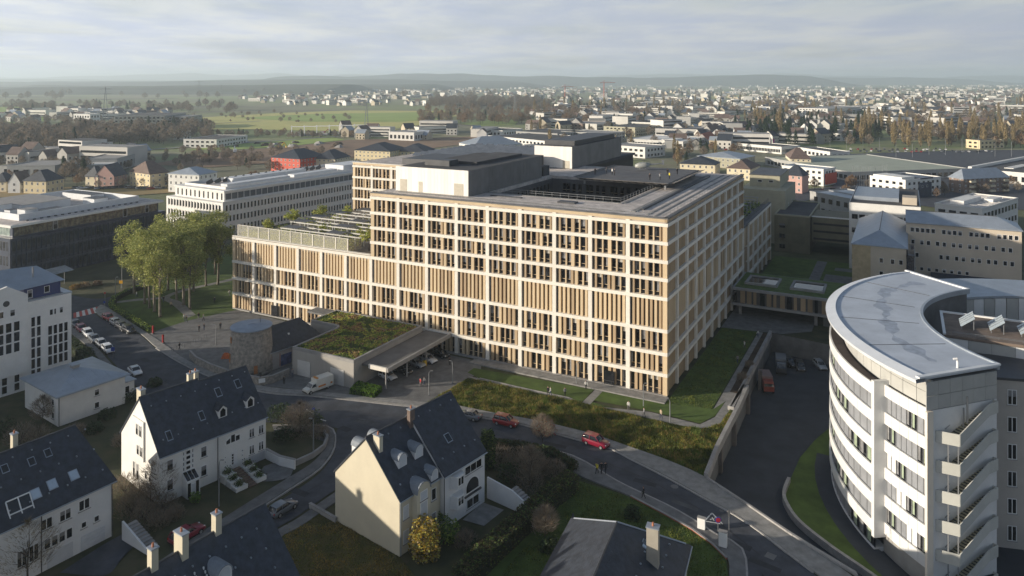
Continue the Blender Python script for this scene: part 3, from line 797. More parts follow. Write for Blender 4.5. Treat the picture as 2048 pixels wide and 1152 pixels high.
pl = [(-55,-24.7),(-55,-1.6),(-79.6,-1.6),(-79.6,-10.2)]
cv = [(-72.4+1.4*math.sin(t*math.pi/2/5)*1.0, -10.2-1.4*(1-math.cos(t*math.pi/2/5))) for t in range(6)]
pl = pl + [(-79.6,-10.2)][:0] + cv + [(-71.0,-24.7)]
def band_ring(poly, w, z0, z1, m, name, parent):
    """parapet running round a polygon, w inwards"""
    a = sum(poly[i][0]*poly[(i+1)%len(poly)][1]-poly[(i+1)%len(poly)][0]*poly[i][1] for i in range(len(poly)))
    if a < 0: poly = poly[::-1]
    n_ = len(poly); inn = []
    for i in range(n_):
        p0, p1, p2 = Vector(poly[i-1]), Vector(poly[i]), Vector(poly[(i+1)%n_])
        d1, d2 = (p1-p0).normalized(), (p2-p1).normalized()
        n1_, n2_ = Vector((-d1.y,d1.x)), Vector((-d2.y,d2.x)); q = (n1_+n2_); q = q/max(.3,q.dot(q))*2
        inn.append(p1+q*w)
    mb = MB()
    for i in range(n_):
        j = (i+1)%n_
        A,B,C,D = poly[i],poly[j],inn[j],inn[i]
        mb.raw([(A[0],A[1],z0),(B[0],B[1],z0),(C[0],C[1],z0),(D[0],D[1],z0),(A[0],A[1],z1),(B[0],B[1],z1),(C[0],C[1],z1),(D[0],D[1],z1)],
               [(4,5,6,7),(0,1,5,4),(2,3,7,6)])
    mb.build(name, m, parent); return inn
mb = MB(); mb.prism(pl, 0, 4.9); mb.build('wall', M_ANX, anx)
inn = band_ring(pl, .45, 4.9, 5.5, M_CONC, 'parapet', anx)
mb = MB(); mb.prism([(v[0],v[1]) for v in inn], 4.9, 5.27); mb.build('roof', M_SOIL, anx)
def in_poly(x, y, poly):
    c = False
    for i in range(len(poly)):
        x1,y1 = poly[i][0],poly[i][1]; x2,y2 = poly[i-1][0],poly[i-1][1]
        if (y1>y) != (y2>y) and x < (x2-x1)*(y-y1)/(y2-y1)+x1: c = not c
    return c
rs = random.Random(3); groups = {0:[],1:[],2:[],3:[]}
from mathutils import noise as mn
for _ in range(15000):
    x, y = rs.uniform(-79.4,-55.2), rs.uniform(-24.5,-1.8)
    if not in_poly(x,y,[(v[0],v[1]) for v in inn]): continue
    nv = mn.noise(Vector((x*.35,y*.35,0))); nv2 = mn.noise(Vector((x*1.3,y*1.3,5)))
    k = 3 if nv < -.22 else (2 if nv > .12 and rs.random()<.7 else (1 if nv2 > .1 else 0))
    hgt = .16+.42*max(0,nv2)
    groups[k].append((x,y,5.27+rs.uniform(0,hgt),rs.uniform(.6,1.3)))
for k, m in enumerate((L_SED1,L_SED2,L_SED3,L_SED4)):
    tag(place(leaf_tuft_mesh('sedum', groups[k], .17, [m], k), 'sedum', anx), kind='stuff')
for x0 in (-69.5,-60.8):
    d_ = MB()
    for i in range(5): d_.box(x0,x0+3.4,-24.83,-24.72,.05+i*.62,.05+i*.62+.6)
    d_.build('garage_door', mat('garage_door',(.52,.51,.49),.6,.05,1), anx)
for (a,b_) in (((-66,-9.2),(-58.5,-5.5)),((-62.5,-6.8),(-59,-8.4))):
    mb = MB(); mb.bar((*a,5.3),(*b_,5.3),.12); mb.build('roof_cable', M_STEEL, anx)
cano = thing('entrance_canopy', 'flat concrete drive-in canopy on slim posts beside the annex', 'canopy', HO, HA)
mb = MB(); mb.box(-54.9,-48.6,-22.3,-.35,3.75,4.15); mb.build('roof_slab', mat('canopy_top',(.17,.165,.16),.85,.15,.4), cano)
mb = MB(); mb.box(-48.6,-48.2,-22.7,-.3,3.65,4.45); mb.build('edge_beam', M_CONC, cano)
mb = MB(); mb.box(-53,-48.65,-22.75,-22.35,3.65,4.45); mb.build('edge_beam', M_BAND, cano)
for y_ in (-21.8,-15,-8.2,-2):
    mb = MB(); mb.lathe([(.17,0),(.17,3.7)],10,c=(-49.4,y_)); mb.build('post', M_CONC, cano)
mb = MB(); mb.box(-49.75,-49.05,-9.0,-8.45,0,1.1); tag(mb.build('notice_board', mat('yellow_sign',(.62,.42,.03),.6,.05,1), cano))
# clipped hedge by the canopy
def hedge(name, label, pts, z0, h, m_list, dens, size, seed=1, cat='hedge', group=None, core=M_SOIL):
    """pts: closed world polygon; leaf cloud over a dark core"""
    t = thing(name, label, cat, (0,0,0), 0, group)
    w = [(p.x,p.y) for p in pts]
    cx_ = sum(p[0] for p in w)/len(w); cy_ = sum(p[1] for p in w)/len(w)
    r_ = random.Random(seed); pt = []
    x0,x1,y0,y1 = min(p[0] for p in w),max(p[0] for p in w),min(p[1] for p in w),max(p[1] for p in w)
    while len(pt) < dens:
        x,y = r_.uniform(x0,x1), r_.uniform(y0,y1)
        if in_poly(x,y,w):
            z = h*(1-r_.random()**2.2*.97)+z0 + .12*mn.noise(Vector((x*1.5,y*1.5,0)))
            pt.append((x,y,z,r_.uniform(.6,1.3)))
    # rim for clean sides
    for i in range(len(w)):
        a, b_ = Vector(w[i]), Vector(w[(i+1)%len(w)]); ln = (b_-a).length
        for k in range(int(ln*h*dens*.25/max(1,(x1-x0)*(y1-y0)*.5))):
            q = a.lerp(b_, r_.random()); pt.append((q.x+r_.uniform(-.08,.08),q.y+r_.uniform(-.08,.08),z0+r_.random()*h,r_.uniform(.6,1.2)))
    place(leaf_tuft_mesh('foliage', pt, size, m_list, seed), 'foliage', t)
    mb = MB(); mb.prism([(cx_+(p[0]-cx_)*.93, cy_+(p[1]-cy_)*.93) for p in w], z0, z0+h*.85); mb.build('branches', core, t)
    return t
L_BOX1 = mleaf('box_leaf',(.14,.25,.03)); L_BOX2 = mleaf('box_leaf_dark',(.06,.13,.02))
M_HCORE = mat('hedge_core',(.018,.026,.010),.95,.3,2)
hedge('clipped_hedge','bright green clipped hedge block by the canopy post', gp([(700,789),(716,773),(764,784),(748,797)]), 0, 1.2, [L_BOX1,L_BOX1,L_BOX2], 2600, .16, 5, core=M_HCORE)
# stone mill tower
mc = G(503,741)
mill = thing('stone_mill_tower', 'old round rubble stone tower with a flat slate cap beside the annex', 'tower', mc)
mb = MB(); mb.lathe([(4.35,0),(4.3,3),(4.1,6),(3.85,9.2)],32); mb.build('wall', M_STONE, mill, smooth=True)
# proud rubble stones
stn = []
for k in range(3):
    b_ = MB(); w_, h_ = (.34,.22) if k==0 else ((.46,.26) if k==1 else (.26,.2))
    b_.raw([(-w_,-.09,-h_),(w_*.9,-.09,-h_*.9),(w_,-.08,h_*.8),(-w_*.8,-.09,h_),(-w_*1.1,.2,-h_*1.1),(w_*1.1,.2,-h_*1.1),(w_*1.1,.2,h_),(-w_,.2,h_*1.1)],[(0,1,2,3),(0,4,5,1),(1,5,6,2),(2,6,7,3),(3,7,4,0)])
    stn.append(b_.mesh('stone', M_STONE))
rs = random.Random(8)
for ring in range(12):
    z = .5+ring*.72; rr = 4.35-.055*z
    for k in range(20):
        a = math.radians(180+ k*9.2 + (4.5 if ring%2 else 0) + rs.uniform(-1.5,1.5))
        place(stn[rs.randrange(3)], 'stone', mill, (math.cos(a)*rr, math.sin(a)*rr, z+rs.uniform(-.08,.08)), a+math.pi/2)
mb = MB(); mb.lathe([(4.15,9.15),(4.15,9.35),(.05,9.75)],32); mb.build('cap_roof', mat('blue_slate_cap',(.24,.29,.36),.6,.15,.6), mill)
mb = MB(); mb.tube([(1.4,1.2,9.5),(1.4,1.2,10.6)],.05); mb.build('vent_pipe', M_METAL_D, mill)
mb = MB(); mb.bar((-.5,-.5,9.72),(.6,.2,9.78),.25,.1); mb.build('hatch', M_METAL, mill)
for (ang,z,h) in ((215,6.5,1.2),(213,2.6,1.7),(300,.8,1.6)):
    a = math.radians(ang); rr = 4.36-.055*z+.05
    mb = MB(); mb.box(-.35,.35,-.1,.3,0,h); mb.build('shutter', mat('rust_shutter',(.34,.14,.05),.7,.2,2), mill, loc=(math.cos(a)*rr,math.sin(a)*rr,z), rz=a+math.pi/2)
# ================================================================ generic pitched house
_wm = {}
def house_window(w, h, style='two', fm=None):
    fm = fm or M_WFRAME
    k = (round(w,2), round(h,2), style, fm.name)
    if k not in _wm:
        fr = MB(); t = .085
        fr.box(0,w,-.05,.02,0,t); fr.box(0,w,-.05,.02,h-t,h); fr.box(0,t,-.05,.02,t,h-t); fr.box(w-t,w,-.05,.02,t,h-t)
        if style == 'two': fr.box(w/2-t*.6,w/2+t*.6,-.05,.02,t,h-t)
        if style == 'cross':
            fr.box(w/2-t*.5,w/2+t*.5,-.05,.02,t,h-t); fr.box(t,w/2-t*.5,-.05,.02,h*.6,h*.6+t); fr.box(w/2+t*.5,w-t,-.05,.02,h*.6,h*.6+t)
        if style == 'grid':
            for i in range(1,3): fr.box(i*w/3-t*.4,i*w/3+t*.4,-.05,.02,t,h-t)
        if style == 'tall':
            for i in range(1,4): fr.box(t,w-t,-.05,.02,i*h/4,i*h/4+t)
            fr.box(w/2-t*.5,w/2+t*.5,-.052,.02,t,h-t)
        si = MB(); si.box(-.08,w+.08,-.14,.02,-.09,-.005)
        pa = MB(); pa.face([(t,-.012,t),(w-t,-.012,t),(w-t,-.012,h-t),(t,-.012,h-t)])
        cu = MB(); cu.face([(t,-.016,h*.55),(w-t,-.016,h*.55),(w-t,-.016,h-t),(t,-.016,h-t)])
        _wm[k] = (fr.mesh('window', fm), si.mesh('sill', M_CONC), pa.mesh('pane', M_GLASS), cu.mesh('blind', M_CURT))
    return _wm[k]
rw = random.Random(21)
_fm = {}
def _full(w, h):
    k = (round(w,2),round(h,2))
    if k not in _fm:
        b = MB(); b.box(.08,w-.08,-.03,-.018,.08,h-.08); _fm[k] = b.mesh('roller_shutter', mat('roller_shutter',(.52,.54,.57),.6,.06,1))
    return _fm[k]
def put_window(parent, loc, rz, w, h, style='two', sill=True, blind=None, fm=None):
    fr, si, pa, cu = house_window(w, h, style, fm)
    o = place(fr, 'window', parent, loc, rz)
    place(pa, 'pane', o)
    if sill: place(si, 'sill', o)
    if (rw.random() < .35) if blind is None else blind: place(cu, 'blind', o) if blind != 'full' else place(_full(w,h), 'roller_shutter', o)
    return o
def wall_loc(wall, s, L, W, z):
    return {'f':((s,0,z),0.0), 'r':((L,s,z),math.pi/2), 'b':((L-s,W,z),math.pi), 'l':((0,W-s,z),-math.pi/2)}[wall]
def house_body(t, L, W, eave, ridge, wm, rm, hip0=0.0, hip1=0.0, ov=.45, thick=.22, eave_b=None, ovg=.15, zb=0.0, gut=True):
    """walls and pitched roof, ridge along x at mid depth; hip0/hip1: hip run at either end (0 = gable)"""
    eb = eave if eave_b is None else eave_b
    m_ = W/2
    mb = MB()
    g0 = [(0,0,zb),(0,W,zb),(0,W,eb)] + ([(0,m_,ridge)] if hip0 == 0 else []) + [(0,0,eave)]
    mb.face(g0[::-1])
    g1 = [(L,0,zb),(L,W,zb),(L,W,eb)] + ([(L,m_,ridge)] if hip1 == 0 else []) + [(L,0,eave)]
    mb.face(g1)
    mb.face([(0,0,zb),(L,0,zb),(L,0,eave),(0,0,eave)]); mb.face([(L,W,zb),(0,W,zb),(0,W,eb),(L,W,eb)])
    mb.face([(0,0,eave),(L,0,eave),(L,W,eb),(0,W,eb)])
    wl_ = mb.build('wall', wm, t)
    sf = (ridge-eave)/m_; sb = (ridge-eb)/m_
    x0 = -ovg if hip0 == 0 else -ov; x1 = L+ovg if hip1 == 0 else L+ov
    zf, zbk = eave-ov*sf, eb-ov*sb
    A,B,C,D = (x0,-ov,zf),(x1,-ov,zf),(x1,W+ov,zbk),(x0,W+ov,zbk)
    E,F_ = (x0 if hip0 == 0 else hip0, m_, ridge),(x1 if hip1 == 0 else L-hip1, m_, ridge)
    up = Vector((0,0,thick))
    rf = MB()
    faces = [[A,B,F_,E],[C,D,E,F_]]
    if hip0: faces.append([D,A,E])
    if hip1: faces.append([B,C,F_])
    for f in faces:
        rf.face([Vector(p)+up for p in f]); rf.face([Vector(p)+Vector((0,0,.02)) for p in f][::-1])
    rim = [A,B] + ([F_] if hip1 == 0 else []) + [C,D] + ([E] if hip0 == 0 else [])
    for i in range(len(rim)):
        a, b_ = Vector(rim[i]), Vector(rim[(i+1)%len(rim)])
        rf.face([a+Vector((0,0,.02)), b_+Vector((0,0,.02)), b_+up, a+up])
    ro = rf.build('roof', rm, t)
    if gut:
        g_ = MB(); g_.tube([(x0,-ov-.06,zf+.05),(x1,-ov-.06,zf+.05)],.08,6); g_.build('gutter', M_METAL, ro)
        rd = MB(); rd.tube([(E[0],m_,ridge+thick+.02),(F_[0],m_,ridge+thick+.02)],.11,6); rd.build('ridge_cap', M_METAL_D, ro)
    def zroof(y): return (eave+sf*y if y <= m_ else eb+sb*(W-y)) + thick
    return ro, zroof, sf
def chimney(t, x, y, w, d_, z0, z1, m, cap=True):
    mb = MB(); mb.box(x-w/2,x+w/2,y-d_/2,y+d_/2,z0,z1); c = mb.build('chimney', m, t)
    cp = MB(); cp.box(x-w/2-.08,x+w/2+.08,y-d_/2-.08,y+d_/2+.08,z1,z1+.12); cp.build('chimney_cap', M_METAL, c)
    pt = MB(); pt.lathe([(.13,z1+.12),(.11,z1+.5)],8,c=(x,y)); pt.build('chimney_pot', mat('clay_pot',(.42,.17,.09),.8,.1,3), c)
def skylight(t, x, y, w, ln, zroof, sf, glass=None):
    """roof window lying in the front slope"""
    dy = ln/math.sqrt(1+sf*sf); a = .09
    pts = [(x,y),(x+w,y),(x+w,y+dy),(x,y+dy)]
    n_ = Vector((0,-sf,1)).normalized()*a
    lo = [Vector((p[0],p[1],zroof(p[1]))) for p in pts]
    mb = MB(); hi = [p+n_ for p in lo]
    for i in range(4): mb.face([lo[i],lo[(i+1)%4],hi[(i+1)%4],hi[i]])
    mb.face(hi); o = mb.build('skylight', M_METAL, t)
    c = sum(hi, Vector())/4; g_ = MB(); g_.face([c+(p-c)*.84+n_*.08 for p in hi]); g_.build('pane', glass or M_GLASS, o)
def snow_stops(t, L, zroof, ys, x0=1.0, step=2.2, m=None):
    for y in ys:
        x = x0
        while x < L-.5:
            mb = MB(); mb.box(x,x+.14,y-.1,y+.1,zroof(y),zroof(y)+.14); mb.build('roof_hook', m or M_METAL, t); x += step
def barrel_dormer(t, x, w, y0, z0, h, zroof, rm, wmat, glass=True, n=8):
    """front at y0 facing the eave, half-round zinc top running back into the roof"""
    r_ = w/2; yb = y0
    zt = z0+h+r_
    while zroof(yb) < zt and yb < y0+8: yb += .1
    fr = MB(); arc = [(x+r_-r_*math.cos(math.pi*k/n), z0+h+r_*math.sin(math.pi*k/n)) for k in range(n+1)]
    front = [(x,y0,z0),(x+w,y0,z0)] + [(p[0],y0,p[1]) for p in arc[::-1]]
    fr.face(front)
    fr.face([(x,y0,z0),(x,y0,z0+h),(x,yb,z0+h),(x,yb,z0)]); fr.face([(x+w,y0,z0),(x+w,yb,z0),(x+w,yb,z0+h),(x+w,y0,z0+h)])
    o = fr.build('dormer', wmat, t)
    tp = MB(); e = .12
    arc2 = [(x+r_-(r_+.1)*math.cos(math.pi*k/n), z0+h+(r_+.1)*math.sin(math.pi*k/n)) for k in range(n+1)]
    for k in range(n):
        a,b_ = arc2[k],arc2[k+1]; c,d_ = arc[k],arc[k+1]
        tp.face([(a[0],y0-e,a[1]),(b_[0],y0-e,b_[1]),(b_[0],yb,b_[1]),(a[0],yb,a[1])][::-1])
        tp.face([(a[0],y0-e,a[1]),(b_[0],y0-e,b_[1]),(d_[0],y0-e,d_[1]),(c[0],y0-e,c[1])])
        tp.face([(c[0],y0-e,c[1]),(d_[0],y0-e,d_[1]),(d_[0],y0,d_[1]),(c[0],y0,c[1])])
    tp.build('vault', mat('dull_zinc',(.20,.225,.26),.6,.15,1.0), o)
    if glass:
        g_ = MB(); s_ = .74
        cx_, cz = x+r_, z0+(h+r_)*.5
        g_.face([(cx_+(p[0]-cx_)*s_, y0-.02, cz+(p[2]-cz)*.84) for p in front]); g_.build('pane', mat('shuttered_pane',(.55,.57,.60),.4,.05,1), o)
    return o
def gable_dormer(t, x, w, y0, z0, h, zroof, rm, wmat):
    yb = y0; rz_ = z0+h+w*.45
    while zroof(yb) < rz_ and yb < y0+8: yb += .1
    fr = MB(); fr.face([(x,y0,z0),(x+w,y0,z0),(x+w,y0,z0+h),(x+w/2,y0,rz_),(x,y0,z0+h)])
    fr.face([(x,y0,z0),(x,y0,z0+h),(x,yb,z0+h),(x,yb,z0)]); fr.face([(x+w,y0,z0),(x+w,yb,z0),(x+w,yb,z0+h),(x+w,y0,z0+h)])
    o = fr.build('dormer', wmat, t)
    tp = MB(); e = .15
    for (xa,xb) in ((x-e,x+w/2),(x+w+e,x+w/2)):
        za = z0+h-.08; pts = [Vector((xa,y0-e,za)),Vector((xb,y0-e,rz_)),Vector((xb,yb,rz_)),Vector((xa,yb,za))]
        u = Vector((0,0,.12))
        tp.face([p+u for p in pts]); tp.face(pts[::-1])
        for i in range(4): tp.face([pts[i],pts[(i+1)%4],pts[(i+1)%4]+u,pts[i]+u])
    tp.build('dormer_roof', rm, o)
    g_ = MB(); g_.face([(x+.18*w,y0-.02,z0+.15),(x+.82*w,y0-.02,z0+.15),(x+.82*w,y0-.02,z0+h*.85),(x+.5*w,y0-.02,z0+h+w*.18),(x+.18*w,y0-.02,z0+h*.85)]); g_.build('pane', M_GLASS, o)
    return o

# ---------------------------------------------------------------- cream house with the tall blank lit gable
rzC = math.atan2(.786,.613)
hc_ = thing('cream_house', 'tall cream house with a blank sunlit gable and barrel dormers in the foreground', 'house', (-14.15,93.1,0), rzC)
M_CREAM2 = mat('cream_wall',(.55,.50,.385),.85,.05,.4); M_WHITE2 = mat('white_wall',(.66,.66,.66),.85,.05,.5)
# near half and far half share one roof, the far half is a little taller
nearh = bpy.data.objects.new('near_half', None); nearh.parent = hc_; col.objects.link(nearh)
ro, zf_, sf_ = house_body(nearh, 7.4, 12.6, 7.1, 13.0, M_CREAM2, M_SLATE, ov=.25, eave_b=6.7)
farh = bpy.data.objects.new('far_half', None); farh.parent = hc_; farh.location = (7.45,-.6,0); col.objects.link(farh)
ro2, zf2, sf2 = house_body(farh, 8.45, 13.2, 7.3, 13.7, M_WHITE2, M_SLATE, ov=.3, eave_b=6.7)
chimney(nearh, .9, 5.0, .6, 1.2, 10.5, 13.5, M_CREAM2); chimney(farh, -.2, 6.0, .9, .6, 12, 14.6, mat('brown_brick',(.16,.12,.10),.9,.2,2))
barrel_dormer(nearh, 2.0, 1.5, 2.3, 9.35, 1.1, zf_, M_METAL, M_WHITE2); barrel_dormer(nearh, 5.0, 1.5, 2.3, 9.35, 1.1, zf_, M_METAL, M_WHITE2)
barrel_dormer(nearh, 5.5, 1.3, -.2, 7.0, 1.0, zf_, M_METAL, M_WHITE2)
# tall bay with a vaulted zinc head
mb = MB(); mb.box(2.2,4.6,-.9,0,0,6.9); by = mb.build('bay', M_CREAM2, nearh)
barrel_dormer(nearh, 2.2, 2.4, -.9, 6.9, .2, zf_, M_METAL, M_CREAM2, glass=False)
for z in (1.0,3.9,6.0):
    put_window(by, (2.75,-.9,z), 0, 1.3, 1.9 if z < 6 else 1.2, 'one', blind='full')
for z in (1.2,4.4): put_window(nearh, (5.7,0,z), 0, .9, 1.6, 'one')
put_window(nearh, (.6,0,1.2), 0, 1.0, 1.7, 'one', blind='full'); put_window(nearh, (.6,0,4.3), 0, 1.0, 1.7, 'one', blind='full')
# back dormers that stick out left of the gable line
for xx in (1.2,4.0):
    dm = barrel_dormer(nearh, xx, 1.6, 2.0, 9.2, 1.2, zf_, M_METAL, M_WHITE2)
    dm.matrix_local = Matrix.Translation((2*xx+1.6,12.6,0)) @ Matrix.Rotation(math.pi,4,'Z')
# far half details: ribbon window, arched window, corner oriel
put_window(farh, (4.2,0,5.4), 0, 3.6, 1.2, 'grid', fm=M_WFRAME); put_window(farh, (4.6,0,.6), 0, 2.6, 1.3, 'two')
arch = MB(); n=10; pts=[(4.3,-.02,2.7),(7.3,-.02,2.7)]+[(5.8+1.5*math.cos(math.pi*k/n),-.02,3.4+1.4*math.sin(math.pi*k/n)) for k in range(n+1)]
arch.face(pts); ao = arch.build('arched_window', M_WFRAME, farh)
ag = MB(); ag.face([(5.8+(p[0]-5.8)*.86,-.05,3.6+(p[2]-3.6)*.84) for p in pts]); ag.build('pane', M_GLASS, ao)
ab = MB(); ab.box(4.1,7.5,-.25,-.03,2.4,2.62); ab.build('sill', M_METAL_D, ao)
for z in (2.3,5.0):
    mb = MB(); mb.raw([(1.2,-.01,z),(1.6,-1.0,z),(3.0,-1.0,z),(3.4,-.01,z),(1.2,-.01,z+1.7),(1.6,-1.0,z+1.7),(3.0,-1.0,z+1.7),(3.4,-.01,z+1.7)],[(0,1,5,4),(1,2,6,5),(2,3,7,6),(4,5,6,7),(3,2,1,0)])
    oo = mb.build('oriel', M_WHITE2, farh); put_window(oo, (1.7,-1.0,z+.35), 0, 1.2, 1.2, 'two', sill=False)
skylight(farh, 3.2, 2.2, 1.0, 1.3, zf2, sf2)
snow_stops(nearh, 7.4, zf_, (1.0,5.6)); snow_stops(farh, 8.4, zf2, (1.2,5.8))
mb = MB(); mb.tube([(.12,-.12,6.9),(.12,-.12,.1)],.06); mb.build('downpipe', M_METAL, nearh)
mb = MB(); mb.tube([(.0,-.12,6.9),(.0,-.12,.1)],.06); mb.build('downpipe', M_METAL_D, farh)
# garden stair with white parapet, right of it
st = thing('garden_stair', 'white walled outside stair rising behind the cream house', 'stair', (-3.6,106.2,0), rzC)
w_ = MB(); w_.raw([(0,0,0),(.25,0,0),(.25,-10,0),(0,-10,0),(0,0,3.0),(.25,0,3.0),(.25,-4.5,2.6),(0,-4.5,2.6),(.25,-10,.5),(0,-10,.5)],[(0,3,9,7,4),(1,5,6,8,2),(4,7,6,5),(7,9,8,6),(2,8,9,3),(0,4,5,1)])
w_.build('parapet', M_WHITE2, st)
for k in range(12):
    s_ = MB(); s_.box(.3,1.7,-10+k*.5,-9.5+k*.5,0,.22+k*.2); s_.build('step', M_CONC, st)
rail('handrail', [(1.7,-10,.5),(1.7,-4.2,2.7),(1.7,0,3.0)], 1.0, st, M_METAL_D, 1.0, .02)

# ---------------------------------------------------------------- twin white houses at left, lit gable
rzD = R(50.0)
hd = thing('gabled_twin_house', 'white twin house with sunlit pointed gable and glazed entrance porch', 'house', (-49.7,104.35,0), rzD)
d1 = bpy.data.objects.new('near_half', None); d1.parent = hd; col.objects.link(d1)
roD, zD, sD = house_body(d1, 8.6, 12.6, 7.0, 13.3, M_WHITE, M_SLATE, ov=.35, eave_b=6.6)
d2 = bpy.data.objects.new('far_half', None); d2.parent = hd; d2.location = (8.65,.25,0); col.objects.link(d2)
roD2, zD2, sD2 = house_body(d2, 8.2, 12.2, 6.9, 12.9, M_WHITE, M_SLATE, ov=.4, hip1=0, eave_b=6.6)
# left part of the far half is a lower wing towards the mill
for x_ in (2.2,6.0): put_window(d1, (x_-1.2 if x_<3 else x_,0,4.3), 0, .95, 1.6, 'one', blind=True); put_window(d1, (x_-1.2 if x_<3 else x_,0,1.5), 0, .95, 1.6, 'one', blind=True)
# stair tower of small panes above a glass porch
for i in range(5):
    for j in range(3):
        ww = (.3,.75,.3)[j]; xs = (3.3,3.75,4.65)[j]
        put_window(d1, (xs,-.0,3.4+i*.74), 0, ww, .62, 'one', sill=False, blind=False)
po = MB(); po.raw([(3.2,0,0),(3.2,-1.6,0),(5.1,-1.6,0),(5.1,0,0),(3.2,0,3.3),(3.2,-1.6,2.4),(5.1,-1.6,2.4),(5.1,0,3.3)],[(0,1,5,4),(1,2,6,5),(2,3,7,6),(4,5,6,7)])
pch = po.build('porch', M_WFRAME, d1)
for k in range(3):
    g_ = MB(); x_ = 3.28+k*.6; g_.face([(x_,-1.5,2.53),(x_+.5,-1.5,2.53),(x_+.5,-.15,3.29),(x_,-.15,3.29)]); g_.build('pane', M_GLASS, pch)
    if k != 1:
        g_ = MB(); g_.face([(x_,-1.62,.15),(x_+.45,-1.62,.15),(x_+.45,-1.62,2.2),(x_,-1.62,2.2)]); g_.build('pane', M_GLASS, pch)
g_ = MB(); g_.box(3.9,4.4,-1.66,-1.6,.05,1.9); g_.build('door', mat('grey_door',(.5,.52,.55),.5,.05,1), pch)
skylight(d1, 1.6, .9, .8, 1.5, zD, sD); skylight(d1, 6.9, 1.7, .8, 1.5, zD, sD)
# gable windows
for (s_,z,h) in ((5.6,8.0,1.7),(6.7,8.0,1.7),(5.9,5.2,1.5),(7.0,5.2,1.5),(4.0,1.2,2.4),(5.2,1.2,2.4),(8.0,2.2,1.3),(9.2,2.2,1.3)):
    l_, rz_ = wall_loc('l', s_, 8.6, 12.6, z); l_ = (l_[0]-(.26 if 4.5 < s_ < 7.3 and z > 4.6 else 0), l_[1], l_[2]); put_window(d1, l_, rz_, .8, h, 'one', sill=False, blind=True)
mb = MB(); mb.box(-.25,-.01,4.6,8.2,4.6,10.4); mb.build('gable_bay', M_WHITE, d1)
mb = MB(); mb.box(-.30,-.26,5.0,7.9,4.9,10.0);
chimney(d1, 1.0, 8.2, .7, 1.4, 10.5, 13.9, M_CREAM2); chimney(d1, 7.9, 7.0, .8, .6, 12, 14.4, M_CREAM2); chimney(d2, .7, 8.0, .6, 1.0, 10.5, 14.0, M_CREAM2)
gable_dormer(d2, 1.0, 1.35, 1.3, 8.35, 1.25, zD2, M_SLATE, M_WHITE); gable_dormer(d2, 5.6, 1.35, 1.3, 8.35, 1.25, zD2, M_SLATE, M_WHITE)
skylight(d2, 2.0, 3.6, .9, 1.5, zD2, sD2); skylight(d2, 5.4, 3.8, .9, 1.5, zD2, sD2)
for x_ in (5.3,6.9):
    for z in (1.6,4.2): put_window(d2, (x_,0,z), 0, .9, 1.4, 'two', blind=True)
arc = MB(); pts=[(2.6+1.3*math.cos(math.pi*k/10),-.02,4.6+1.3*math.sin(math.pi*k/10)) for k in range(11)]
arc.face(pts); ao = arc.build('arched_window', M_WFRAME, d2)
for k in range(3):
    g_ = MB(); x_ = 1.5+k*.78; hh = (.75,1.1,.75)[k]; g_.face([(x_,-.05,4.68),(x_+.62,-.05,4.68),(x_+.62,-.05,4.68+hh),(x_,-.05,4.68+(hh if k!=0 else hh*.6))]); g_.build('pane', M_GLASS, ao)
dr = MB(); dr.box(2.3,3.3,-.06,.02,1.0,3.2); do = dr.build('door', M_WFRAME, d2)
for k in range(4): g_ = MB(); g_.box(2.4,2.65,-.08,-.06,1.3+k*.42,1.6+k*.42); g_.build('pane', M_GLASS, do)
for k in range(3): put_window(d2, (1.2,0,1.2+k*.7), 0, .3,.35,'one',sill=False); put_window(d2, (4.0,0,1.2+k*.7), 0, .3,.35,'one',sill=False)
gd = MB(); gd.box(5.2,8.0,-.05,.02,-.0,1.35); gd.build('garage_door', mat('garage_grey',(.42,.43,.45),.6,.06,1), d2)
snow_stops(d1, 8.6, zD, (1.2,5.0)); snow_stops(d2, 8.2, zD2, (1.4,5.4))
mb = MB(); mb.tube([(8.62,-.12,6.8),(8.62,-.12,.1)],.06); mb.build('downpipe', M_METAL_D, d1)
# planted stair terraces in front of the far half
ps = thing('planter_stair', 'white stepped planters flanking the brown stair before the twin house', 'stair', hd.matrix_basis @ Vector((11.2,-5.6,0)), rzD)
for k in range(8):
    s_ = MB(); s_.box(-.6,.6,k*.62,(k+1)*.62,0,.15+k*.13); s_.build('step', mat('brown_step',(.16,.11,.08),.8,.15,1), ps)
M_SHRUBD = mleaf('shrub_dark',(.045,.06,.025)); M_TWIG = mat('twigs',(.055,.042,.035),.9,.3,2)
for sx_ in (-1,1):
    for k in range(3):
        a = MB(); x0_, x1_ = (.75,2.3) if sx_>0 else (-2.6,-.75); y0_ = .2+k*1.6; h_ = .6+.3*k
        a.box(x0_,x1_,y0_,y0_+.18,0,h_); a.box(x0_,x1_,y0_+.18,y0_+1.4,0,h_-.15); a.box(x0_ if sx_<0 else x1_-.18,x0_+.18 if sx_<0 else x1_,y0_+.18,y0_+1.4,0,h_)
        pn = a.build('planter', M_WHITE, ps)
        rr = random.Random(k+sx_*7)
        place(leaf_tuft_mesh('shrub',[(rr.gauss((x0_+x1_)/2,.32),rr.gauss(y0_+.8,.28),h_+abs(rr.gauss(.15,.3)),rr.uniform(.6,1.2)) for _ in range(220)],.14,[M_SHRUBD,L_SED4],k),'shrub',pn)
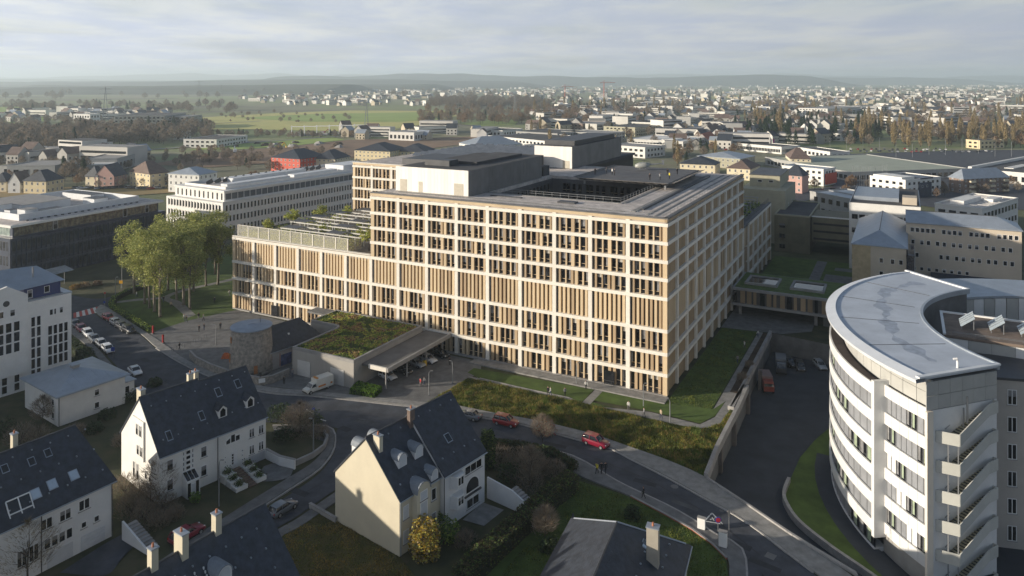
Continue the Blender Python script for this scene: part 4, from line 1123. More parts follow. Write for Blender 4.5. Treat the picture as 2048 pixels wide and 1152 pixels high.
# ================================================================ more houses near the camera
rzE = R(57); eE = Vector((math.cos(rzE),math.sin(rzE),0))
oE = Vector((-52.6,97.4,0)) - eE*26
he = thing('slate_roof_house', 'white house with five skylights in its slate roof at the lower left', 'house', oE, rzE)
roE, zE, sE = house_body(he, 26, 12.4, 7.5, 13.4, M_WHITE2, M_SLATE, hip1=1.6, ov=.4)
M_PALEGLASS = mat('bright_skylight',(.42,.50,.58),.15,.1,1,spec=.8)
for (s_,y_) in ((3.6,1.2),(6.2,1.2),(8.2,1.0)): skylight(he, 26-s_-1.0, y_, 1.1, 1.3, zE, sE, M_PALEGLASS)
for (s_,y_) in ((7.4,4.0),(5.4,4.2),(10.3,4.3)): skylight(he, 26-s_-.8, y_, .8, 1.1, zE, sE)
for s_ in (3.6,5.9,8.1): put_window(he, (26-s_-.7,0,5.0 if s_>4 else 5.2), 0, 1.4, 1.35, 'two')
for k in range(4): put_window(he, (26-8.4+k*.86,0,2.5), 0, .8, 1.3, 'one', sill=(k==0))
for s_ in (2.4,4.0): put_window(he, (26-s_,0,2.9), 0, .7, .8, 'one')
for s_ in (4.0,8.0):
    g_ = MB()
    for i in range(5): g_.box(26-s_,26-s_+3.0,-.06,.02,.05+i*.38,.05+i*.38+.36)
    g_.build('garage_door', mat('garage_white',(.55,.56,.58),.6,.05,1), he)
for k,s_ in enumerate((9.6,10.9)): put_window(he, (26-s_-.5,0,1.9), 0, 1.15, 2.0, 'two')
# glazed loggia standing in the slope
lg = MB(); lg.box(14.1,16.7,-.3,1.9,6.9,7.1); lgo = lg.build('loggia', M_WFRAME, he)
for (a,b_) in (((14.1,-.3,7.1),(14.1,1.6,9.6)),((16.7,-.3,7.1),(16.7,1.6,9.6)),((15.4,-.3,7.1),(15.4,1.6,9.6)),((14.1,-.3,7.1),(16.7,-.3,7.1)),((14.1,1.6,9.6),(16.7,1.6,9.6)),((14.1,.65,8.35),(16.7,.65,8.35))):
    f_ = MB(); f_.bar(a,b_,.12); f_.build('glazing_bar', M_WFRAME, lgo)
for x_ in (14.2,15.5):
    g_ = MB(); g_.face([(x_,-.25,7.15),(x_+1.15,-.25,7.15),(x_+1.15,1.55,9.52),(x_,1.55,9.52)]); g_.build('pane', M_GLASS, lgo)
chimney(he, 17.5, 7.4, .6, .7, 12, 14.9, M_CREAM2); chimney(he, 12.0, 7.0, .6, .7, 12, 14.9, M_CREAM2)
snow_stops(he, 26, zE, (1.0,3.2,5.4)); mb = MB(); mb.tube([(25.9,-.12,7.2),(25.9,-.12,.1)],.06); mb.build('downpipe', M_METAL_D, he)
mb = MB(); mb.tube([(17.3,-.12,7.2),(17.3,-.12,.1)],.06); mb.build('downpipe', M_METAL_D, he)
# outside steps beside it
es = thing('entrance_steps', 'grey outside steps with a white stepped wall beside the lower left house', 'stair', oE+eE*27.2+Vector((1.2,-1.6,0)), rzE-R(90))
for k in range(9):
    s_ = MB(); s_.box(k*.55,(k+1)*.55,0,1.6,0,1.7-k*.18); s_.build('step', M_CONC, es)
w_ = MB(); w_.raw([(0,-.3,0),(6,-.3,0),(6,-.05,0),(0,-.05,0),(0,-.3,2.4),(6,-.3,.5),(6,-.05,.5),(0,-.05,2.4)],[(0,1,5,4),(1,2,6,5),(2,3,7,6),(4,5,6,7),(3,0,4,7)]); w_.build('parapet', M_WHITE2, es)

rzF = math.atan2(.824,.566)
hf = thing('three_chimney_house', 'slate roofed house with a row of three chimneys at the bottom edge', 'house', (-36.6,60.3,0), rzF)
roF, zF, sF = house_body(hf, 24, 12, 6.0, 12.0, M_CREAM2, M_SLATE, ov=.4)
for s_ in (6,10,13): chimney(hf, 24-s_, 6.0, .7, 1.5 if s_==10 else .8, 11.2, 14.0, M_CREAM2)
barrel_dormer(hf, 15.6, 1.7, 2.3, 8.9, .9, zF, M_METAL, M_WHITE2, glass=True)
skylight(hf, 12.6, 3.6, .8, 1.1, zF, sF)
snow_stops(hf, 24, zF, (1.5,3.0,4.6), step=1.9)
for x_ in (14.2,15.2):
    for k in range(4):
        v = MB(); v.box(x_,x_+.12,3.2+k*.28,3.34+k*.28,zF(3.2+k*.28),zF(3.3+k*.28)+.16); v.build('roof_vent', M_WFRAME, hf)

rzG = math.atan2(.93,.37)
hg = thing('hipped_bungalow', 'low hipped slate bungalow with one tall chimney at the bottom edge', 'house', (11.9,65.7,0), rzG)
roG, zG, sG = house_body(hg, 24, 14, 4.6, 9.0, M_CREAM2, M_SLATE, hip1=6.0, ov=.5)
chimney(hg, 16.7, 2.6, .9, 1.3, 5.6, 10.4, mat('taupe_render',(.34,.31,.26),.85,.1,.6))
skylight(hg, 18.3, 3.4, .6, .9, zG, sG); skylight(hg, 17.6, 3.6, .5, .5, zG, sG, M_PALEGLASS); skylight(hg, 17.5, 2.2, .5, .5, zG, sG, M_PALEGLASS)
snow_stops(hg, 24, zG, (1.6,3.6), x0=6); mb = MB()
mb.tube([(18,7,9.24),(23.9,13.9,4.9)],.1,6); mb.build('ridge_cap', M_METAL, roG); mb = MB(); mb.tube([(18,7,9.24),(23.9,.1,4.9)],.1,6); mb.build('ridge_cap', M_METAL, roG)

rzW = R(54.5)
hw = thing('white_hip_house', 'small white house under a low blue grey pyramid metal roof', 'house', (-78.5,128,0), rzW)
roW, zW, sW = house_body(hw, 11.5, 13.3, 5.4, 6.9, M_WHITE, M_METAL, hip0=5.6, hip1=5.6, ov=.7)
mb = MB(); mb.box(5.1,6.3,6.2,7.4,6.6,7.5); c_ = mb.build('chimney', M_CONC, hw); mb = MB(); mb.box(4.95,6.45,6.05,7.55,7.5,7.65); mb.build('chimney_cap', M_METAL, c_)
for (wl_,s_,z) in (('f',6.0,3.2),('f',6.0,.9),('l',10.9,3.2),('l',10.9,.9),('l',7.6,3.2),('l',7.6,.9)):
    l_, r_ = wall_loc(wl_, s_, 11.5, 13.3, z); put_window(hw, l_, r_, .9, 1.15, 'one')
pr = MB(); pr.box(11.55,14.0,1.5,7,0,3.2); pro = pr.build('side_porch', M_WHITE, hw); q_ = MB(); q_.box(11.4,14.3,1.2,7.2,3.2,3.35); q_.build('porch_roof', M_METAL, pro)
put_window(pro, (12.2,1.5,1.2), 0, .9, 1.3, 'one')
mb = MB(); mb.tube([(.1,-.1,5.2),(.1,-.1,0)],.06); mb.build('downpipe', M_METAL_D, hw)
for k in range(7):
    sm = MB(); y_ = .3+k*.0
    x_ = 1+k*1.6; sm.bar((x_,-.65,5.45),(x_+(5.75-x_)*.0,min(6.0,x_ if x_<5.75 else 11.5-x_),5.66+ (min(6.0,x_ if x_<5.75 else 11.5-x_))*.22),.05); sm.build('roof_seam', M_METAL, roW)

rzM = R(54); eM = Vector((math.cos(rzM),math.sin(rzM),0))
hm = thing('white_office_house', 'white modern office house with tall window strips and a blue attic', 'building', Vector((-89.3,150,0))-eM*30, rzM)
mb = MB(); mb.box(0,30,0,16,0,16.9); mb.build('wall', M_WHITE, hm)
mb = MB(); mb.raw([(14,-.6,3.6),(21.9,-.6,3.6),(21.9,-.6,18.6),(18.4,-.6,20.8),(14,-.6,19.8),(14,-.02,3.6),(21.9,-.02,3.6),(21.9,-.02,18.6),(18.4,-.02,20.8),(14,-.02,19.8)],[(0,1,2,3,4),(1,6,7,2),(2,7,8,3),(3,8,9,4),(0,5,6,1)]); fb = mb.build('gabled_front', M_WHITE, hm)
mb = MB(); mb.lathe([(.55,0),(.55,.06)],20); rw_ = mb.build('round_window', M_METAL_D, fb, loc=(18.2,-.6,17.6)); rw_.rotation_euler = (R(90),0,0)
mb = MB(); mb.box(22.0,28.6,1.6,14,16.95,19.6); at_ = mb.build('attic', mat('blue_cladding',(.035,.05,.15),.5,.15,.6), hm)
put_window(at_, (22.6,1.6,17.2), 0, .9, 1.6, 'one'); put_window(at_, (25.6,1.6,17.6), 0, 1.0, 1.3, 'one')
mb = MB(); mb.raw([(13,.6,19.0),(29.2,.8,19.6),(29.2,15,19.6),(13,15,19.0),(13,7.5,22.8),(26.5,7.5,22.0)],[(0,1,5,4),(1,2,5),(2,3,4,5),(3,0,4)]); rf_ = mb.build('roof', M_METAL, hm)
mb = MB(); mb.tube([(24.5,4,20.6),(24.5,4,22.6)],.14); mb.build('flue', M_STEEL, hm)
mb = MB(); mb.box(28.7,30.1,-.1,16,16.9,17.15); mb.build('coping', M_METAL, hm)
mb = MB(); mb.box(22,28.6,-.1,.2,16.9,17.15); mb.build('coping', M_METAL, hm)
for i in range(4):
    for j in range(4): put_window(hm, (25.6+i*.98,0,3.4+j*2.0), 0, .86 if i%2==0 else .8, 1.9, 'one', sill=False, blind=False)
for i in range(2):
    for j in range(6): put_window(hm, (22.6+i*1.0,0,1.6+j*2.05), 0, .8, 1.95, 'one', sill=False, blind=False)
for i in range(3): put_window(hm, (25.9+i*.82+(.2 if i==2 else 0),0,13.3), 0, .7 if i!=1 else .45, 1.2, 'one', sill=False)
for i in range(3):
    for j in range(3): put_window(fb, (16.7+i*1.35,-.6,8.0+j*2.0), 0, 1.1, 1.9, 'one', sill=False, blind=False)
for i in range(2): put_window(fb, (16.9+i*1.9,-.6,15.0), 0, .9, 1.3, 'one', sill=False)
for i in range(3):
    for j in range(2): put_window(hm, (15.5+i*2.1,0,.4+j*1.6), 0, 1.0, 1.5, 'one', sill=False, blind=False)

# ---------------------------------------------------------------- offices at left
def office(name, label, loc, rz, L, W, floors, fh, wm, wwin, gap, rm, win_m=None, z0=0.0, side='l', top=None, group=None, win_h=.62, sidewin=True, fin=None):
    """flat roofed block: wall, one window object per opening on the front and on one flank, parapet, roof"""
    t = thing(name, label, 'building', loc, rz, group)
    H_ = floors*fh
    mb = MB(); mb.box(0,L,0,W,z0,H_); mb.build('wall', wm, t)
    pb = MB(); w_, h_ = wwin, fh*win_h
    pb.box(0,w_,-.03,.0,0,h_,1); pb.box(-.06,0,-.12,0,0,h_,0); pb.box(w_,w_+.06,-.12,0,0,h_,0); pb.box(-.06,w_+.06,-.14,0,h_,h_+.07,0); pb.box(-.06,w_+.06,-.14,0,-.07,0,0)
    me = pb.mesh('window', [fin or wm, win_m or M_GLASS])
    n_ = int((L-1)/(wwin+gap)); o_ = (L-n_*(wwin+gap)+gap)/2
    for j in range(floors):
        for i in range(n_): place(me, 'window', t, (o_+i*(wwin+gap), -.005, j*fh+fh*.24))
    if sidewin:
        m_ = int((W-1)/(wwin+gap)); o2 = (W-m_*(wwin+gap)+gap)/2
        for j in range(floors):
            for i in range(m_):
                if side == 'l': place(me, 'window', t, (-.005, W-o2-i*(wwin+gap), j*fh+fh*.24), -math.pi/2)
                else: place(me, 'window', t, (L+.005, o2+i*(wwin+gap), j*fh+fh*.24), math.pi/2)
    mb = MB(); mb.box(-.12,L+.12,-.12,.35,H_,H_+.55); mb.box(-.12,L+.12,W-.35,W+.12,H_,H_+.55); mb.box(-.12,.35,.36,W-.36,H_,H_+.55); mb.box(L-.35,L+.12,.36,W-.36,H_,H_+.55); mb.build('parapet', wm, t)
    mb = MB(); mb.box(.36,L-.36,.36,W-.36,H_,H_+.1); mb.build('roof', rm, t)
    return t, H_
M_DARKC = mat('dark_cladding',(.045,.058,.092),.35,.25,.5); M_DGLASS = glassmat('dark_glazing',(.018,.022,.035),.08,.9)
do_ = thing('dark_glass_office', 'dark glass office block with a white roof slab at the left edge', 'building', (-147.5,217.5,0), R(64))
mb = MB(); mb.box(0,53,0,48,0,13.2); mb.build('wall', M_DARKC, do_)
wm_ = MB(); wm_.box(0,.95,-.04,0,0,2.7); wmesh = wm_.mesh('window', mat('dark_office_pane',(.045,.05,.06),.06,.6,.5,spec=.8))
fm_ = MB(); fm_.box(0,.16,-.32,0,0,3.9); fmesh = fm_.mesh('fin', M_DARKC)
for j in range(3):
    for i in range(36):
        if j == 0 and 22 <= i <= 33: continue
        place(wmesh, 'window', do_, (.5+i*1.46, -.002, .9+j*4.3))
        place(fmesh, 'fin', do_, (.22+i*1.46, -.002, .25+j*4.3))
    for i in range(10): place(wmesh, 'window', do_, (-.002, 2+i*1.46, .9+j*4.3), -math.pi/2)
mb = MB(); mb.box(33,49.5,-.05,.0,0.02,4.2); mb.build('entrance_recess', M_RECESS, do_)
mb = MB()
for j in range(1,4): mb.box(-.1,53.1,-.2,-.02,j*4.3-.32,j*4.3-.06)
mb.build('floor_band', M_DARKC, do_)
mb = MB(); mb.box(1.6,51.4,1.6,46,13.22,16.3); tf = mb.build('top_floor', M_DARKC, do_)
pm = MB(); pm.box(0,1.32,-.04,0,0,2.7); pmesh = pm.mesh('pane', mat('warm_pane',(.17,.15,.115),.15,.7,.9,spec=.7)); pmesh2 = pm.mesh('pane', mat('green_pane',(.30,.36,.34),.15,.3,.9,spec=.7))
for i in range(34): place(pmesh, 'pane', tf, (2.0+i*1.44, 1.598, 13.45))
for i in range(12): place(pmesh2, 'pane', tf, (1.598, 20-i*1.44, 13.45), -math.pi/2)
for (x_,) in ((13.6,),(37.5,),(46.0,)): put_window(tf, (x_,1.5,13.4), 0, 1.5, 2.8, 'one', sill=False)
mb = MB(); mb.box(.3,52.7,.3,47.5,16.3,17.0); mb.build('roof_slab', M_WHITE, do_)
mb = MB(); mb.box(.8,52.2,.8,47,17.0,17.06); mb.build('roof', M_GRAVEL, do_)
M_ATT = mat('attic_white',(.60,.62,.64),.6,.06,.5)
def ring_wall(t,name,m,x0,x1,y0,y1,z0,z1,w=.4):
    mb = MB(); mb.box(x0,x1,y0,y0+w,z0,z1); mb.box(x0,x1,y1-w,y1,z0,z1); mb.box(x0,x0+w,y0+w,y1-w,z0,z1); mb.box(x1-w,x1,y0+w,y1-w,z0,z1); return mb.build(name,m,t)
ring_wall(do_,'attic_wall',M_ATT,6,47,6,42,17.06,19.0)
for (x0,x1,y0,y1,h) in ((9,13,8,12,2.6),(8,12,20,27,3.4),(14,30,18,40,2.6),(33,38,10,16,2.4),(12,22,9,13,1.4),(40,45,22,38,2.0),(8,11,14,17,2.2)):
    mb = MB(); mb.box(x0,x1,y0,y1,17.06,17.06+h); p_ = mb.build('plant_box', M_ATT, do_); mb = MB(); mb.box(x0-.1,x1+.1,y0-.1,y1+.1,17.06+h,17.16+h); mb.build('plant_lid', M_CONC if h>2.5 else M_METAL_D, p_)
for i in range(18): mb = MB(); mb.box(6.8+i*2.2,7.5+i*2.2,3.6,4.1,17.06,17.4); mb.build('roof_duct', M_METAL_D, do_)
# long white office behind it
wo = thing('white_grid_office', 'long white office block with rows of narrow windows behind the park trees', 'building', (-111,284,0), R(58))
mb = MB(); mb.box(0,95,0,36,0,12.6); mb.build('wall', M_WHITE, wo)
pw = MB(); pw.box(0,.9,-.03,0,0,2.2,1); pw.box(-.25,0,-.22,0,-.3,2.5,0); wme = pw.mesh('window',[M_WHITE,M_GLASS])
for j in range(3):
    for i in range(56): place(wme,'window',wo,(1.2+i*1.67,-.004,1.2+j*4.1))
    for i in range(18): place(wme,'window',wo,(-.004,34.5-i*1.9,1.2+j*4.1),-math.pi/2)
mb = MB(); mb.box(-.2,95,-.2,.4,12.62,13.1); mb.build('ledge', M_WHITE, wo)
mb = MB(); mb.box(2.6,95,2.6,34,12.62,16.4); tf = mb.build('top_floor', M_WHITE, wo)
pw = MB(); pw.box(0,2.6,-.03,0,0,2.4); pm_ = pw.mesh('pane', mat('blind_pane',(.10,.115,.13),.3,.2,.5))
for i in range(32): place(pm_,'pane',tf,(3.2+i*2.9,2.596,13.3))
pw = MB(); pw.box(0,.8,-.03,0,0,2.6); pm2 = pw.mesh('pane', M_GLASS)
for i in range(11): place(pm2,'pane',tf,(2.596,32.5-i*2.8,13.2),-math.pi/2)
mb = MB(); mb.box(2.2,95.4,2.2,34.4,16.4,16.9); mb.build('roof_slab', M_WHITE, wo)
ring_wall(wo,'roof_upstand',M_WHITE,5,93,5,31,16.95,17.9)
mb = MB(); mb.box(5.5,92,5.5,30.5,16.92,17.0); mb.build('roof', M_GRAVEL, wo)
for (x0,x1,y0,y1,h) in ((8,40,8,12,1.4),(44,70,10,14,1.2),(72,90,8,20,2.6),(20,60,20,26,1.6)):
    mb = MB(); mb.box(x0,x1,y0,y1,17.0,17.0+h); mb.build('plant_box', M_ATT, wo)
for i in range(16): mb = MB(); mb.bar((10+i*4,24,17.1),(13+i*4,24,18.3),.1,1.8); mb.build('solar_panel', M_METAL_D, wo)
# unseen slabs added left of the view to cast shade on the street
for k,(x_,y_,L_,W_,fl,lab) in enumerate(((-150,98,34,16,6,'tall grey slab added left of the picture to shade the street'),(-128,62,30,14,5,'grey slab added left of the picture to shade the lower houses'),(-196,150,44,18,6,'long grey shade slab added left of the picture behind the office house'))):
    office('shade_slab', lab, (x_,y_,0), R(54), L_, W_, fl, 3.1, M_CONC, 1.4, 1.6, M_ROOFD)
# ================================================================ round clinic at right
RC = Vector((90,106,0))
rb = thing('round_clinic', 'white curved clinic with ribbon windows and a crescent metal roof at right', 'building', RC)
M_CLW = mat('clinic_panel',(.68,.68,.67),.5,.05,.5); M_CLG = mat('clinic_grey_panel',(.40,.40,.38),.6,.08,.4)
M_CROOF = mat('crescent_roof',(.45,.49,.55),.5,.12,.25,c2=None); M_ROOFST = mat('roof_puddle',(.32,.36,.43),.4,.25,.8)
def ang(d_): a = math.radians(d_); return math.cos(a), math.sin(a)
def ring_seg(r0, r1, a0, a1, z0, z1, n, mb=None, m=0, mtop=None):
    mb = mb or MB()
    for k in range(n):
        p, q = ang(a0+(a1-a0)*k/n), ang(a0+(a1-a0)*(k+1)/n)
        V = [(p[0]*r0,p[1]*r0),(p[0]*r1,p[1]*r1),(q[0]*r1,q[1]*r1),(q[0]*r0,q[1]*r0)]
        vs_ = [(*v,z0) for v in V]+[(*v,z1) for v in V]
        f = [(4,5,6,7),(3,2,1,0),(1,2,6,5),(3,0,4,7)]
        if k == 0: f.append((0,1,5,4))
        if k == n-1: f.append((2,3,7,6))
        if a1 < a0: f = [t[::-1] for t in f]
        mb.raw(vs_, f[:1], m if mtop is None else mtop); mb.raw(vs_, f[1:], m)
    return mb
A0, A1 = 108.0, 198.5
ring_seg(27.6,40.0,A0,A1,22.2,22.55,40).build('roof', M_CROOF, rb)
# sloping white rim
mb = MB(); n = 48
for k in range(n):
    p, q = ang(A0+(A1-A0)*k/n), ang(A0+(A1-A0)*(k+1)/n)
    for (ra,za,rb_,zb_) in ((40.0,22.75,41.5,22.35),(41.5,22.35,41.4,21.9),(41.4,21.9,39.4,21.95),(40.0,22.5,40.0,22.75)):
        mb.face([(p[0]*ra,p[1]*ra,za),(p[0]*rb_,p[1]*rb_,zb_),(q[0]*rb_,q[1]*rb_,zb_),(q[0]*ra,q[1]*ra,za)])
mb.build('roof_rim', mat('rim_white',(.72,.75,.79),.45,.05,.5,metal=.2), rb)
ring_seg(27.2,27.6,A0,A1,21.9,22.75,40).build('inner_rim', M_METAL, rb)
for a in (A0,A1):
    p = ang(a); mb = MB(); mb.bar((p[0]*27.4,p[1]*27.4,22.66),(p[0]*41.2,p[1]*41.2,22.66),.6,.22); mb.build('roof_edge', mat('rim_white2',(.66,.68,.70),.45,.05,.5), rb)
# damp streak and sheet seams on the roof
rs = random.Random(5)
mb = MB(); prev = None
for k in range(79):
    a = 115+k; c_ = 33.6+.9*math.sin(k*.11)+.25*math.sin(k*.43); w_ = max(.05,.75+.45*math.sin(k*.37+1)+.3*math.sin(k*.91)) if k not in (0,78) else .02
    p = ang(a); cur = ((p[0]*(c_-w_),p[1]*(c_-w_),22.556),(p[0]*(c_+w_),p[1]*(c_+w_),22.556))
    if prev: mb.face([prev[0],prev[1],cur[1],cur[0]])
    prev = cur
mb.build('damp_streak', M_ROOFST, rb)
for a in (128,146,164,182):
    p = ang(a); mb = MB(); mb.bar((p[0]*28.5,p[1]*28.5,22.57),(p[0]*39.5,p[1]*39.5,22.57),.1,.04); mb.build('roof_seam', M_METAL_D, rb)
# set-back attic wall in grey panels
npn = 26
for k in range(npn):
    a0 = A0+(A1-A0)*k/npn; a1 = A0+(A1-A0)*(k+1)/npn
    for (z0,z1) in ((18.45,20.15),(20.2,21.9)): ring_seg(38.6,38.9,a0+.05,a1-.05,z0,z1,2).build('attic_panel', M_CLG, rb)
ring_seg(27.8,38.55,A0,A1-.05,-4.6,21.9,40).build('core', M_CONC_D, rb)
# storeys: white ribbons and glazing, left of the fin (bold drum) and right of it
FINA = 186.6
FHT = 3.75
ZT = [18.1 - i*FHT for i in range(6)]
ring_seg(38.9,40.9,112,FINA,ZT[0]-.3,ZT[0],36).build('terrace', mat('terrace_brown',(.12,.095,.085),.9,.2,.6), rb)
for i, z in enumerate(ZT):
    # spandrel panels, one by one
    for sec,(aa,ab,r_) in enumerate(((112,FINA,40.95),(FINA+.9,A1,39.6))):
        nn = 14 if sec == 0 else 5
        zt = z+.45 if sec == 0 else (z+.4)
        for k in range(nn):
            a0 = aa+(ab-aa)*k/nn; a1 = aa+(ab-aa)*(k+1)/nn
            ring_seg(r_-.25,r_,a0+.03,a1-.03,zt-1.55,zt,3).build('spandrel', M_CLW, rb)
    if i < len(ZT)-0:
        for sec,(aa,ab,r_) in enumerate(((112,FINA,40.55),(FINA+.9,A1,39.2))):
            nn = 28 if sec == 0 else 8
            for k in range(nn):
                a0 = aa+(ab-aa)*k/nn; a1 = aa+(ab-aa)*(k+1)/nn
                ch = ((k//(4 if sec == 0 else 2))*7+i*3+sec*4) % 10
                m_ = M_CLW if (ch < 1 and sec == 1) else (mat('grey_blind',(.24,.25,.27),.5,.1,.8) if ch < 6 else M_GLASS)
                o = ring_seg(r_-.1,r_,a0+.08,a1-.08,z-3.4,z-1.12,1).build('window', m_, rb)
                fr = MB(); p = ang(a0); fr.bar((p[0]*r_,p[1]*r_,z-3.4),(p[0]*r_,p[1]*r_,z-1.12),.12); fr.build('frame', M_STEEL, o)
                if m_ is M_GLASS:
                    b_ = ring_seg(r_+.005,r_+.03,a0+.2,a0+(a1-a0)*.5,z-3.2,z-1.3,1); b_.build('curtain', mat('green_curtain',(.30,.36,.26),.8,.2,1) if k%2 else M_CURT, o)
ring_seg(38.9,40.7,112,FINA,ZT[-1]-5.4,ZT[-1]-3.4,30).build('base_ring', M_CLW, rb)
ring_seg(38.6,39.0,112,A1,-4.6,-4.0,30).build('foot_wall', M_CONC, rb)
ring_seg(38.6,39.3,FINA,A1,-4.6,-1.0,12).build('base_wall', mat('clinic_base',(.33,.32,.30),.7,.1,.5), rb)
# fin
p = ang(FINA+.45); q = ang(FINA+.45+90)
mb = MB(); V = [Vector((p[0]*r_+q[0]*s_,p[1]*r_+q[1]*s_,0)) for (r_,s_) in ((38.9,-.3),(41.1,-.3),(41.1,.3),(38.9,.3))]
mb.prism([(v.x,v.y) for v in V],-2.3,19.0); mb.build('fin', M_CLW, rb)
# end face: cream pier, grey panels
p = ang(A1); tx = Vector((-p[0],-p[1],0))            # from outer edge inwards
nrm = Vector((-p[1],p[0],0))
Oe = Vector((p[0]*39.9,p[1]*39.9,0))
rot_e = math.atan2(tx.y,tx.x)
def end_box(name, m, s0, s1, d0, d1, z0, z1):
    mb = MB(); mb.box(s0,s1,d0,d1,z0,z1); return mb.build(name, m, rb, loc=(Oe.x,Oe.y,0), rz=rot_e)
end_box('corner_pier', mat('cream_pier',(.74,.66,.55),.7,.05,.4), -.1,.9,-.35,.0,-4.6,18.2)
for z in (18.3,20.1):
    for k in range(6): end_box('end_panel', M_CLG, .02+k*2.0,1.98+k*2.0,-.12,-.02,z,z+1.74)
end_box('end_wall', M_CLW, .9,12,-.10,-.02,-4.6,18.2)
# outside stairs, storey by storey
SA = HA
so = Vector((53.7,93.8,0))
stz = thing('escape_stair', 'white outdoor escape stair zigzagging down the end of the round clinic', 'stair', so, SA)
M_PAR = mat('stair_parapet',(.50,.50,.46),.6,.06,.6); M_TREAD = mat('stair_tread',(.40,.37,.26),.8,.15,1)
FL_R = R(28)-SA; FX = (2.55,-.07,0); RISE = 2.55; RUN = 6.4
for i in range(7):
    z = 14.6 - i*FHT
    mb = MB(); mb.box(0,2.6,0,3.2,z-.2,z); ld = mb.build('landing', M_CONC, stz)
    mb = MB(); mb.box(0,2.6,-.14,-.01,z-.45,z+1.05); mb.build('parapet', M_PAR, ld)
    mb = MB(); mb.box(1.3,1.45,.02,.17,z-FHT+.0,z-.46); mb.build('post', M_STEEL, ld)
    mb = MB(); mb.box(2.4,2.54,.02,.16,z-FHT+1.05,z-.46); mb.build('post', M_STEEL, ld)
    fo = bpy.data.objects.new('flight', None); fo.parent = stz; fo.location = FX; fo.rotation_euler = (0,0,FL_R); col.objects.link(fo)
    fl = MB(); fl.raw([(0,.0,z-.3),(RUN,.0,z+RISE-.3),(RUN,1.7,z+RISE-.3),(0,1.7,z-.3),(0,.0,z-.08),(RUN,.0,z+RISE-.08),(RUN,1.7,z+RISE-.08),(0,1.7,z-.08)],[(4,5,6,7),(3,2,1,0),(0,1,5,4),(1,2,6,5),(2,3,7,6),(3,0,4,7)])
    fl.build('stringer', M_METAL_D, fo)
    for k in range(14):
        x = .1+k*.44; sp_ = MB(); sp_.box(x,x+.34,.08,1.62,z+.02+k*.18,z+.08+k*.18); sp_.build('step', M_TREAD, fo)
    for (y0,y1,hh,z_) in ((-.13,-.01,1.05,-.45),):
        pp = MB(); pp.raw([(0,y0,z+z_),(RUN,y0,z+RISE+z_),(RUN,y0,z+RISE+hh),(0,y0,z+hh),(0,y1,z+z_),(RUN,y1,z+RISE+z_),(RUN,y1,z+RISE+hh),(0,y1,z+hh)],[(0,1,2,3),(7,6,5,4),(0,4,5,1),(1,5,6,2),(2,6,7,3),(3,7,4,0)]); pp.build('parapet', M_PAR, fo)
    pp = MB(); pp.bar((0,1.75,z+1.0),(RUN,1.75,z+RISE+1.0),.07); pp.build('handrail', M_STEEL, fo)
    pp = MB(); pp.box(RUN,RUN+1.9,0,4.4,z+RISE-.25,z+RISE); pp.build('upper_landing', M_CONC, fo)
    pp = MB(); pp.box(RUN+.01,RUN+1.9,-.13,-.01,z+RISE-.45,z+RISE+1.05); pp.box(RUN+1.78,RUN+1.9,0,3.5,z+RISE-.45,z+RISE+1.05); pp.build('parapet', M_PAR, fo)
mb = MB(); mb.tube([(2.6,4.2,14.6),(2.6,4.2,23.4),(2.5,4.0,23.8),(2.1,3.9,23.7)],.14,8); mb.build('vent_pipe', M_WFRAME, stz)
mb = MB(); mb.tube([(3.6,2.6,16.2),(3.6,2.6,19.6)],.12,8); mb.tube([(3.2,2.8,15.2),(3.2,2.8,18.0)],.1,8); mb.build('vent_pipe', M_STEEL, stz)
# solar panel block inside the crescent
sb = thing('solar_roof_block', 'grey panelled clinic wing with tilted solar collectors on a gravel roof', 'building', (66.5,113.6,0), HA)
mb = MB(); mb.box(0,42,0,12,-4.6,20.6); mb.build('core', M_CONC_D, sb)
for k in range(14):
    for (z0,z1) in ((15.5,17.1),(17.15,18.8),(18.85,20.5)):
        mb = MB(); mb.box(k*3.0+.02,k*3.0+2.98,-.1,-.01,z0,z1); mb.build('panel', M_CLG if (k%3) else M_CLW, sb)
mb = MB(); mb.box(-.2,42.2,-.2,12.2,20.6,21.0); mb.build('roof', mat('brown_gravel',(.20,.155,.125),.95,.25,.6), sb)
mb = MB(); mb.box(-.3,.1,-.3,12.3,21.0,21.25); mb.box(.1,42,11.9,12.3,21.0,21.25); mb.build('roof_edge', M_WFRAME, sb)
spb = MB(); spb.raw([(0,0,.5),(1.9,0,2.0),(1.9,4.2,2.0),(0,4.2,.5),(0.06,0,.4),(1.96,0,1.9),(1.96,4.2,1.9),(.06,4.2,.4)],[(0,1,2,3)[::-1],(7,6,5,4)[::-1],(0,4,5,1),(1,5,6,2),(2,6,7,3),(3,7,4,0)],0)
for y_ in (.3,3.9): spb.bar((1.8,y_,0),(1.8,y_,1.9),.1,m=1); spb.bar((.2,y_,0),(.2,y_,.55),.1,m=1)
for j in range(1,4): spb.bar((0,j*1.05,.56),(1.9,j*1.05,2.06),.06,m=1)
spm2 = spb.mesh('solar_collector',[mat('collector_glass',(.36,.42,.46),.25,.15,.6,spec=.7),M_STEEL])
for k in range(8): place(spm2,'solar_collector',sb,(2.2+k*3.9,3.6,21.0))
rail('roof_cable',[(1,.8,21.0),(40,.8,21.0)],.35,sb,M_STEEL,3.0,.02)
# rear run of the ring
ring_seg(29.5,40.5,50,A0-.5,-4.6,20.2,18).build('rear_wing', M_CLW, rb)
ring_seg(29.0,41.0,50,A0-.5,20.2,20.6,18).build('rear_roof', M_METAL, rb)
for k in range(12): ring_seg(29.1,29.45,56+k*4.2,60-.1+k*4.2,15,20.1,2).build('inner_panel', M_CLG if k%2 else M_CLW, rb)
